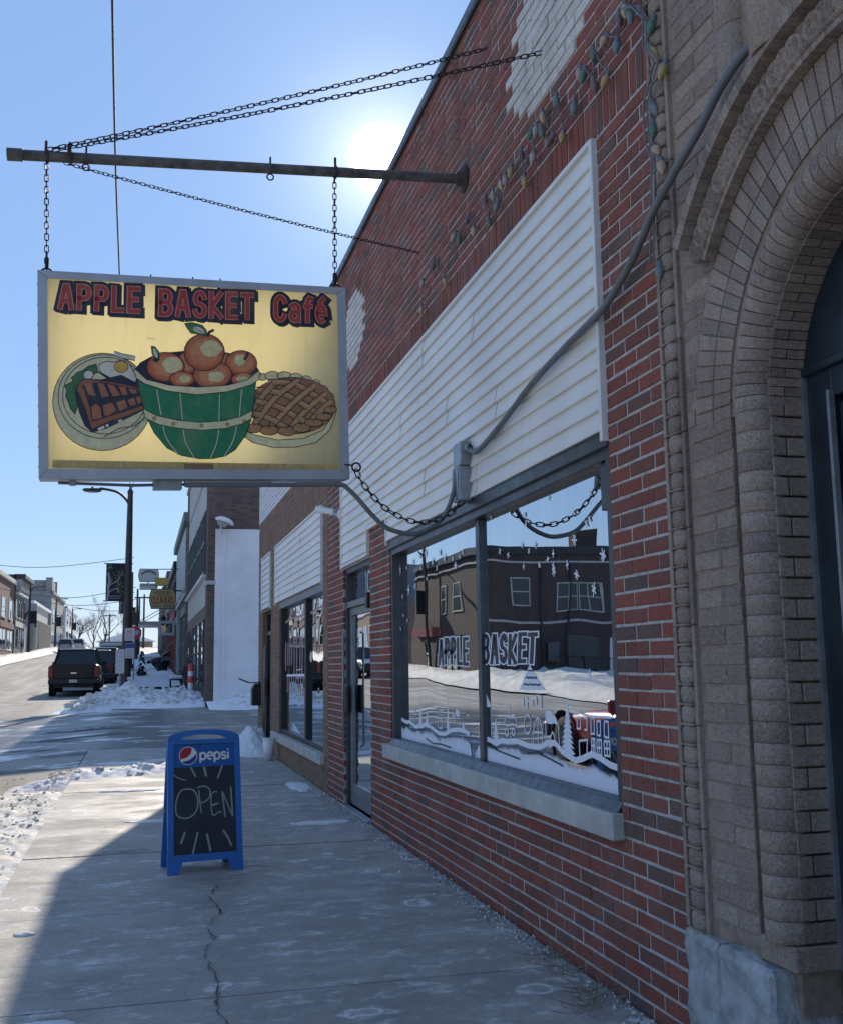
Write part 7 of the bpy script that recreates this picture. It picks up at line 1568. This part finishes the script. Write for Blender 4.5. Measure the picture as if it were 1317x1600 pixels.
plate_sign('notice_sign', 'white notice sign on a thin post by the black pickup', -.72, 39.2, 1.35, .30, .85, WSIGN, [])
ss = thing('stop_sign', 'red octagonal stop sign half hidden by lamp post', 'sign', (-.36, 58, gz(58))); mb = MB(); mb.tube([(0,.03,0),(0,.03,2.9)], .03, 6); mb.build('post', M['galv'], ss)
mb = MB(); mb.prism([(.38*math.cos(R_(22.5+45*i)), .38*math.sin(R_(22.5+45*i))) for i in range(8)], lambda u, v, d: (u, -d, 2.5+v), -.006, 0); mb.build('plate', RSIGN, ss, True)
a = Art(lambda u, v, d: (u, -.0008-d, 2.5+v), .0003)
for st in text_strokes('STOP', Q(-.24,.24,-.11,.11), .2): a.line(st, .04, WSIGN)
a.done('lettering', ss)

# ------------------------------------------------------------------ bare trees
BARK = plain('winter_bark', (.085,.07,.06), .9, 0, .25, 10)
def bare_tree(loc, h, seed, label):
    rn = random.Random(seed); t = thing('bare_tree', label, 'tree', loc, rn.uniform(0, 6), 'bare winter trees at the end of the street')
    tm, cm_ = MB(), MB()
    def grow(mb, p, d, L, r, lev):
        pts = [p]; q = p
        for i in range(3):
            d = (d+Vector((rn.gauss(0,.12), rn.gauss(0,.12), rn.gauss(.03,.08)))).normalized(); q = q+d*L/3; pts.append(q)
        mb.tube(pts, [r, r*.85, r*.7, r*.55], 5 if lev > 1 else 8, 0, False)
        if lev >= 5: return
        for i in range(rn.randint(2, 4) if lev else 5):
            a = rn.uniform(.3, .85); ax = Vector((rn.gauss(0,1), rn.gauss(0,1), .2)).normalized()
            nd = (d*math.cos(a)+ax*math.sin(a)).normalized(); grow(cm_, pts[rn.randint(2, 3)] if lev else pts[rn.randint(1, 3)], nd, L*rn.uniform(.55, .8), r*.5, lev+1)
    grow(tm, Vector((0,0,-.3)), Vector((0,0,1)), h*.38, h*.022, 0)
    tm.build('trunk', BARK, t); cm_.build('crown', BARK, t); return t
t1 = bare_tree((-13.5, 235, gz(235)), 9.5, 1, 'tall bare tree past the farthest left lamp')
t2 = bare_tree((-9.3, 285, gz(285)), 13, 2, 'wide bare tree near the middle of the street end')
copy_tree(t1, (-17, 262, gz(262)), 2.2, 'bare tree behind the white corner building'); copy_tree(t2, (-13, 310, gz(310)), 1.2, 'bare tree between the two nearest bare trees')
copy_tree(t2, (-4.5, 340, gz(340)), 4.0, 'low looking distant bare tree right of the widest one'); copy_tree(t1, (-21, 330, gz(330)), 5, 'bare tree farthest to the left at street end'); copy_tree(t1, (-7, 360, gz(360)), .5, 'distant bare tree over the parked vehicles')
# far hedge of scrub on the rise
mb = MB(); rn = random.Random(3)
for i in range(2600):
    x = rn.uniform(-60, 25); y = 420+rn.uniform(0, 30); hh = 3.0+2*fbm(x*.08, 3, 0, 3); p = Vector((x, y, 7.2)); q = p+Vector((rn.gauss(0,.8), 0, rn.uniform(.4, 1)*hh)); n = Vector((.10,0,0)); mb.add([p-n, p+n, q], [(0,1,2)])
o = mb.build('far_scrub', BARK, None); o['kind'] = 'stuff'

# ------------------------------------------------------------------ left side of the street
def gen_building(name, label, x, y0, y1, h, wall, trimm, floors, bays, depth=14, winm=None, corn=.3, shop=None, cat='building'):
    b = thing(name, label, cat); z = min(gz(y0), gz(y1))-.4; zs = gz((y0+y1)/2)
    bx('wall', wall, b, x-depth, x, y0, y1, z, h)
    bx('cornice', trimm, b, x-.2, x+corn, y0, y1, h-.45, h+.05, .04)
    w = (y1-y0)/bays
    for f in range(floors):
        for i in range(bays):
            a = y0+i*w
            if f == 0: far_window(b, 'x', a+.1*w, a+.9*w, zs+.7, zs+2.9, x, winm or trimm, 1, 1)
            else: far_window(b, 'x', a+.22*w, a+.78*w, zs+.9+3.3*f, zs+3.0+3.3*f, x, winm or trimm, 1, 0, 'x', M['limestone'])
    if shop: bx('shop_sign_board', shop, b, x-.05, x+.12, y0+.2, y1-.2, zs+3.1, zs+3.7)
    return b
RB = far_brick('weathered_red_brick', (.15,.062,.05), (.10,.045,.04), (.2,.18,.16)); DBF = far_brick('corner_house_brick', (.085,.045,.038), (.05,.03,.028), (.12,.11,.10)); DPANE = plain('dark_room_pane', (.03,.035,.04), .3); BLKC = plain('dark_ornate_paint', (.05,.05,.052), .7); BEIGE = plain('beige_metal_siding', (.30,.28,.23), .7, 0, .1, 2)
STONE = plain('gray_dressed_stone', (.25,.25,.24), .85, 0, .15, 2); TANS = plain('tan_stucco', (.30,.225,.16), .9, 0, .12, 2); CLAP = plain('blue_gray_clapboard', (.20,.23,.27), .8, 0, .1, 2)
lb1 = gen_building('red_brick_store', 'red brick store at the left edge with round white sign', -14.2, 110, 129, gz(120)+8.6, RB, M['limestone'], 2, 3, shop=RB)
mb = MB(); mb.prism(arc(0,0,.32,.85,0,345,23), lambda u, v, d: (-14.2+d, 126.2+u, gz(126)+4.0+v), .02, .08); mb.build('round_sign', M['white_paint'], lb1)
lb2 = gen_building('ornate_cornice_store', 'narrow black and white store with heavy bracketed cornice', -14.1, 129.2, 140, gz(135)+9.0, BLKC, BLKC, 2, 4, corn=1.0, shop=M['limestone'])
for q in lin(129.6, 139.6, 6): bx('cornice_bracket', M['limestone'], lb2, -14.1, -13.5, q-.2, q+.2, gz(135)+7.2, gz(135)+8.5)
bx('ledge_snow', M['snow'], lb2, -14.1, -13.7, 129.4, 139.8, gz(135)+6.8, gz(135)+7.05)
lb3 = thing('arched_canopy_shop', 'low shop with pale arched canopy front', 'building'); z = gz(142)-.4
bx('wall', CLAP, lb3, -26, -14.6, 140.2, 150, z, gz(145)+5.6); bx('canopy_panel', PANEL, lb3, -16, -12.9, 142, 142.2, gz(142)+3.2, gz(142)+6.2)
for q in (-15.9, -14.4, -13.0): bx('canopy_post', PANEL, lb3, q-.12, q+.12, 141.9, 142.25, z, gz(142)+3.2)
for q in (-15.15, -13.7):
    mb = MB(); mb.tube([(q+.75*math.cos(a), 141.95, gz(142)+3.2+1.9*math.sin(a)) for a in lin(0, PI, 12)], .12, 6); mb.build('canopy_arch', M['gray_frame'], lb3)
lb4 = thing('metal_sided_shop', 'long beige ribbed metal sided shop with snowy eave', 'building'); z = gz(150)-.4
bx('wall', BEIGE, lb4, -26, -14.0, 150.2, 178, z, gz(160)+4.2)
for q in lin(150.4, 177.8, 55): bx('rib', BEIGE, lb4, -14.0, -13.94, q-.08, q+.08, z, gz(160)+4.1)
bx('upper_wall', M['limestone'], lb4, -26, -14.4, 150.2, 178, gz(160)+4.2, gz(160)+6.2); bx('eave_snow', M['snow'], lb4, -14.6, -14.0, 150.2, 178, gz(160)+6.2, gz(160)+6.6)
lb5 = gen_building('stone_bank_building', 'gray stone building with raised corner blocks', -14.0, 178.2, 206, gz(190)+9.0, STONE, STONE, 2, 3)
bx('raised_block', STONE, lb5, -20, -14.2, 179, 188, gz(190)+9.0, gz(190)+10.8); bx('corner_block', STONE, lb5, -15, -14.0, 178.5, 179.5, gz(190)+9.0, gz(190)+11.2); bx('corner_block', STONE, lb5, -15, -14.0, 188, 189, gz(190)+9.0, gz(190)+11.2)
lb6 = gen_building('white_corner_building', 'tall white building at the end of the left row', -13.6, 206.2, 240, gz(215)+7.6, M['stucco_white'], M['white_paint'], 2, 4)
fb = thing('low_roof_house', 'low snow roofed building at the end of the street', 'building'); z = gz(300)
bx('wall', TANS, fb, -11, 3, 300, 306, z-1, z+2.2); mb = MB(); mb.prism([(-12,2.1),(4,2.1),(-2,4.0),(-6,4.0)], lambda u, v, d: (u, 299+d, z+v), 0, 8); mb.build('roof', M['snow'], fb)
# nearer buildings of that side, which the photograph shows in the shop windows
hb = thing('corner_brick_house', 'dark brick corner building reflected in the cafe window', 'building'); zc = gz(53)
bx('wall', DBF, hb, -30, -13, 53, 67, zc-.5, 7.55); bx('cornice', M['dark_frame'], hb, -30.2, -12.8, 52.8, 67.1, 7.2, 7.6); bx('white_band', M['limestone'], hb, -30.1, -12.9, 52.9, 67.05, 6.75, 6.85)
for x0, x1, z0, z1, k in ((-15.9,-14.9,4.5,6.0,0), (-20.2,-18.9,4.15,5.7,1), (-18.8,-17.4,4.15,5.7,1), (-19.7,-18.3,.9,2.8,0), (-23.5,-22.2,.9,2.8,0), (-16.2,-15.0,.9,2.7,0)):
    far_window(hb, 'y', x0, x1, z0, z1, 53, M['limestone'] if z0 > 3 else M['gray_frame'], -1, k, 'y', None, DPANE)
for y0 in (56, 58.6): far_window(hb, 'x', y0, y0+1.3, 4.2, 5.9, -13, M['cream'], 1, 0, 'x', None, DPANE)
for y0 in (56, 59.5, 63): far_window(hb, 'x', y0, y0+2, .9, 2.9, -13, M['dark_frame'], 1, 1)
bx('shop_fascia', REDP, hb, -13, -12.85, 60, 66.5, 3.1, 3.6); bx('chimney', DBF, hb, -21.5, -20, 56, 57.5, 7.6, 8.9)
for q in (-16.6, -18.2, -21.9, -24.0): bx('downpipe', M['dark_frame'], hb, q-.06, q+.06, 52.88, 52.99, zc, 6.7)
bx('shutter', M['dark_frame'], hb, -23.9, -22.0, 52.94, 52.99, 4.2, 5.7); bx('meter_cabinet', M['gray_frame'], hb, -17.6, -16.9, 52.7, 52.99, zc+.8, zc+1.9); bx('sill_course', M['limestone'], hb, -30, -12.95, 52.94, 53.0, 3.55, 3.68)
bx('side_door', M['white_paint'], hb, -21.6, -20.6, 52.94, 53.0, zc, zc+2.2)
fn = thing('iron_fence', 'thin iron fence on the snowy corner lot', 'fence', (0,0,0))
for i in range(16):
    x = -16.5-i*.5; mb = MB(); mb.tube([(x,50,gz(50)),(x,50,gz(50)+1.25)], .025, 5); mb.build('picket', M['black_metal'], fn)
for z in (.35, 1.15): mb = MB(); mb.tube([(-16.3,50,gz(50)+z),(-24.2,50,gz(50)+z)], .025, 5); mb.build('rail', M['black_metal'], fn)
gen_building('tan_stucco_shop', 'tan stucco shop with white door seen in the cafe door glass', -14, 74, 95, gz(84)+4.3, TANS, M['snow'], 1, 4, winm=M['white_paint'], corn=.1)
gen_building('blue_gray_store', 'blue gray clapboard store seen in the tan shop window', -14.2, 95.2, 109.8, gz(100)+8.4, CLAP, M['gray_frame'], 2, 3)
# ------------------------------------------------------------------ vehicles
TYRE = plain('tyre_rubber', (.014,.014,.014), .85); RIM = plain('alloy_rim', (.25,.25,.26), .35, .7); TAIL = plain('tail_lamp_red', (.18,.008,.008), .25); HEAD = plain('head_lamp', (.55,.55,.55), .2); CGLASS = plain('tinted_car_glass', (.008,.011,.014), .06, 0, .05, 3, 0, 0, .6); CHROME = plain('chrome', (.55,.55,.55), .15, .9); PLATE = plain('number_plate', (.5,.5,.52), .5)
def section(y, w, z0, z1, tuck=.08, crown=.0):
    # rounded car cross-section, left to right over the top
    h = z1-z0
    return [(-w*.86, y, z0), (-w*.97, y, z0+h*.12), (-w, y, z0+h*.45), (-w*.985, y, z0+h*.72), (-w*(.97-tuck*.3), y, z1-h*.1), (-w*(.90-tuck), y, z1), (0, y, z1+crown), (w*(.90-tuck), y, z1), (w*(.97-tuck*.3), y, z1-h*.1), (w*.985, y, z0+h*.72), (w, y, z0+h*.45), (w*.97, y, z0+h*.12), (w*.86, y, z0)]
def loft(secs, name, mat, parent):
    mb = MB(); n = len(secs[0]); vs = [p for s in secs for p in s]
    fs = [(i*n+k, i*n+(k+1) % n, (i+1)*n+(k+1) % n, (i+1)*n+k) for i in range(len(secs)-1) for k in range(n)]
    mb.add(vs, fs, 0, True); mb.add(secs[0], [tuple(range(n))]); mb.add(secs[-1], [tuple(range(n))[::-1]])
    return mb.build(name, mat, parent, True)
def vehicle(name, label, cat, loc, rz, paint_, kind, group=None, trimcol=None, snow=False):
    v = thing(name, label, cat, loc, rz, group)
    if kind == 'pickup': L, Wd, H, belt = 5.8, 1.0, 1.92, 1.22
    elif kind == 'suv': L, Wd, H, belt = 4.8, .95, 1.75, 1.08
    elif kind == 'coupe': L, Wd, H, belt = 4.7, .9, 1.28, .84
    else: L, Wd, H, belt = 4.3, .89, 1.47, .92
    a = -L/2; zb = .42 if kind == 'pickup' else .32
    if kind == 'pickup':
        body = [section(a+.02, Wd*.97, .62, belt, .0), section(a+.10, Wd, .5, belt+.01, .0), section(-.4, Wd, zb, belt, .0), section(1.2, Wd, zb, belt-.02, .03), section(2.3, Wd*.98, zb, belt-.06, .06), section(2.75, Wd*.93, zb+.05, belt-.16, .08), section(L/2, Wd*.82, .55, belt-.3, .08)]
        cab = (-1.0, -.62, .95, 1.75)
    elif kind == 'suv':
        body = [section(a, Wd*.86, .5, belt-.1, .05), section(a+.15, Wd*.97, .36, belt, .03), section(0, Wd, zb, belt, .03), section(1.1, Wd, zb, belt-.03, .05), section(1.9, Wd*.96, zb+.03, belt-.12, .08), section(L/2-.05, Wd*.8, .45, belt-.32, .08)]
        cab = (a+.12, a+.45, .55, 1.25)
    else:
        body = [section(a, Wd*.84, .48, belt-.1, .05), section(a+.2, Wd*.97, .34, belt, .04), section(0, Wd, zb, belt, .04), section(.9, Wd, zb, belt-.03, .06), section(1.7, Wd*.95, zb, belt-.13, .1), section(L/2, Wd*.78, .42, belt-.32, .1)]
        cab = (a+.25, a+.85, .4, 1.15) if kind != 'coupe' else (a+.25, a+.8, -.75, -.1)
    loft(body, 'body', paint_, v)
    y0, y1, y2, y3 = cab; wr = Wd*.74; wb_ = Wd*.93
    def cs(y, w, z): return [(-wb_*1.0 if z <= belt else -w, y, z)]
    # greenhouse: belt ring and roof ring
    def ring(ya, yb, w, z): return [(-w, ya, z), (-w, yb, z), (w, yb, z), (w, ya, z)]
    R0 = ring(y0, y3, wb_, belt-.03); R1 = ring(y1, y2, wr, H-.05)
    mb = MB(); mb.add(R0+R1, [(0,1,5,4),(1,2,6,5),(2,3,7,6),(3,0,4,7)]); mb.build('glass_house', CGLASS, v, True)
    roof = [section(y1-.05, wr*.99, H-.09, H-.03, .1), section(y1+.2, wr*1.02, H-.10, H, .1, .02), section((y1+y2)/2, wr*1.03, H-.10, H+.01, .1, .02), section(y2-.1, wr*1.02, H-.10, H-.01, .1, .01), section(y2+.05, wr*.98, H-.09, H-.05, .1)]
    loft(roof, 'roof', paint_, v)
    def lerp(p, q, t): return tuple(p[i]+(q[i]-p[i])*t for i in range(3))
    for i in range(4): mb = MB(); mb.tube([R0[i], R1[i]], .05, 6); mb.build('pillar', paint_, v)
    for s in (0, 1):
        k0, k1 = (0, 1) if s == 0 else (3, 2)
        for t in ((.42,) if kind != 'suv' else (.33, .62)):
            mb = MB(); mb.tube([lerp(R0[k0], R0[k1], t), lerp(R1[k0], R1[k1], t)], .045, 6); mb.build('pillar', paint_, v)
    if snow:
        mb = MB(); mb.box(-wr*.9, wr*.9, y1, y2-.1, H, H+.07, 0, .03); mb.build('roof_snow', M['snow'], v)
    wr_ = .40 if kind == 'pickup' else .34; wy = (a+1.12, L/2-1.0) if kind == 'pickup' else (a+.85, L/2-.85)
    for sx in (-1, 1):
        for y in wy:
            mt = Matrix.Rotation(PI/2*sx, 4, 'Y'); c = (sx*(Wd-.26), y, wr_)
            mb = MB(); mb.lathe([(wr_*.6,-.0),(wr_-.03,0),(wr_,.04),(wr_,.24),(wr_-.03,.275),(wr_*.62,.275)], c, 20, 0, mt); w_ = mb.build('wheel', TYRE, v)
            mb = MB(); mb.lathe([(0,.25),(wr_*.2,.262),(wr_*.55,.255),(wr_*.63,.27)], c, 14, 0, mt); mb.build('rim', RIM, w_)
            mb = MB(); mb.lathe([(wr_+.02,0),(wr_+.10,.264)], c, 20, 0, mt); mb.build('wheel_arch', M['black'], v)
    zt = belt
    if kind == 'pickup':
        bx('tailgate', paint_, v, -.78, .78, a-.035, a+.03, .66, belt+.0, .02); bx('tailgate_handle', M['black'], v, -.17, .17, a-.05, a-.034, .98, 1.07, .005); bx('badge', CHROME, v, -.11, .11, a-.043, a-.034, .86, .91)
        bx('rear_bumper', trimcol or M['black'], v, -.98, .98, a-.16, a+.05, .44, .64, .03)
        for s in (-1, 1): bx('tail_lamp', TAIL, v, min(s*.79, s*.995), max(s*.79, s*.995), a-.03, a+.14, .70, 1.16, .02)
        bx('number_plate', PLATE, v, -.16, .16, a-.172, a-.161, .50, .62); bx('tonneau_cover', M['black'], v, -.86, .86, a+.08, -1.05, belt-.03, belt+.03); bx('tow_hitch', M['black'], v, -.05, .05, a-.3, a-.1, .36, .44); bx('underbody', M['black'], v, -.8, .8, a+.3, L/2-.4, .3, .6); mb = MB(); mb.tube([(-.8,wy[0],.40),(.8,wy[0],.40)], .07, 8); mb.lathe([(0,-.14),(.15,0),(0,.14)], (0,wy[0],.4), 10); mb.build('axle', M['black'], v)
    else:
        for s in (-1, 1): bx('tail_lamp', TAIL, v, min(s*.55, s*.86), max(s*.55, s*.86), a-.02, a+.2, belt-.28, belt-.06, .02)
        bx('rear_bumper', trimcol or paint_, v, -.82, .82, a-.07, a+.12, .38, .60, .04); bx('number_plate', PLATE, v, -.16, .16, a-.085, a-.071, .62, .74); bx('underbody', M['black'], v, -.72, .72, a+.3, L/2-.3, .22, .4)
    f = L/2
    for s in (-1, 1):
        bx('headlight', HEAD, v, min(s*.48, s*.8), max(s*.48, s*.8), f-.22, f-.01, belt-.46, belt-.3, .02)
        mb = MB(); mb.box(min(s*(Wd-.02), s*(Wd+.17)), max(s*(Wd-.02), s*(Wd+.17)), y3-.42, y3-.30, belt-.02, belt+.16, 0, .02); mb.build('wing_mirror', M['black'] if kind == 'pickup' else paint_, v)
        for q in (lerp(R0[0], R0[1], .3), lerp(R0[0], R0[1], .6)): bx('door_handle', CHROME if kind != 'pickup' else M['black'], v, min(s*(Wd-.01), s*(Wd+.02)), max(s*(Wd-.01), s*(Wd+.02)), q[1], q[1]+.18, belt-.2, belt-.16)
    bx('front_bumper', trimcol or M['black'], v, -.84, .84, f-.16, f+.07, .36, .58, .04); bx('grille', M['black'], v, -.46, .46, f-.1, f+.012, belt-.5, belt-.32, .01)
    return v
PB = plain('black_car_paint', (.005,.007,.010), .3, 0, .05, 4, 0, .1, .25); PN = car_paint('dark_navy_paint', (.012,.016,.03)); PS = car_paint('silver_car_paint', (.30,.31,.32)); PW = car_paint('white_car_paint', (.55,.56,.57)); PR = plain('red_car_paint', (.26,.018,.03), .35, 0, .05, 4, 0, .2, .4); PG = car_paint('dark_green_paint', (.02,.03,.028))
def at_road(x, y): return (x, y, zroad(x, y))
vehicle('pickup_truck', 'black pickup truck parked at the kerb, tailgate towards us', 'pickup', at_road(-2.66, 48.9), 0, PB, 'pickup')
vehicle('parked_suv', 'dark suv parked directly ahead of the black pickup', 'car', at_road(-2.15, 56.5), 0, PN, 'suv', 'cars parked along the right kerb')
vehicle('parked_suv', 'dark snow roofed suv two cars ahead of the pickup', 'car', at_road(-1.95, 63.0), 0, PB, 'suv', 'cars parked along the right kerb', None, True)
vehicle('parked_pickup', 'white pickup facing us behind the notice sign', 'pickup', at_road(-1.75, 72), PI, PW, 'pickup', 'cars parked along the right kerb', None, True)
vehicle('oncoming_suv', 'silver suv in the road beyond the black pickup', 'car', at_road(-9.6, 148), 0, PS, 'suv', 'cars on the far street')
vehicle('oncoming_suv', 'white suv behind the silver suv on far street', 'car', at_road(-9.0, 165), 0, PW, 'suv', 'cars on the far street', None, True)
vehicle('alley_car', 'dark car nosing out onto the far right walk', 'car', (2.6, 76, gz(76)), PI/2, PG, 'hatch')
vehicle('parked_suv', 'white suv across the street reflected in the cafe door', 'car', at_road(-8.6, 62), PI, PW, 'suv', 'cars on the far street')
vehicle('red_car', 'red car with dark trim parked at the kerb, mirrored in the cafe window', 'car', at_road(-2.80, 13.1), 0, PR, 'coupe', None, M['black'])
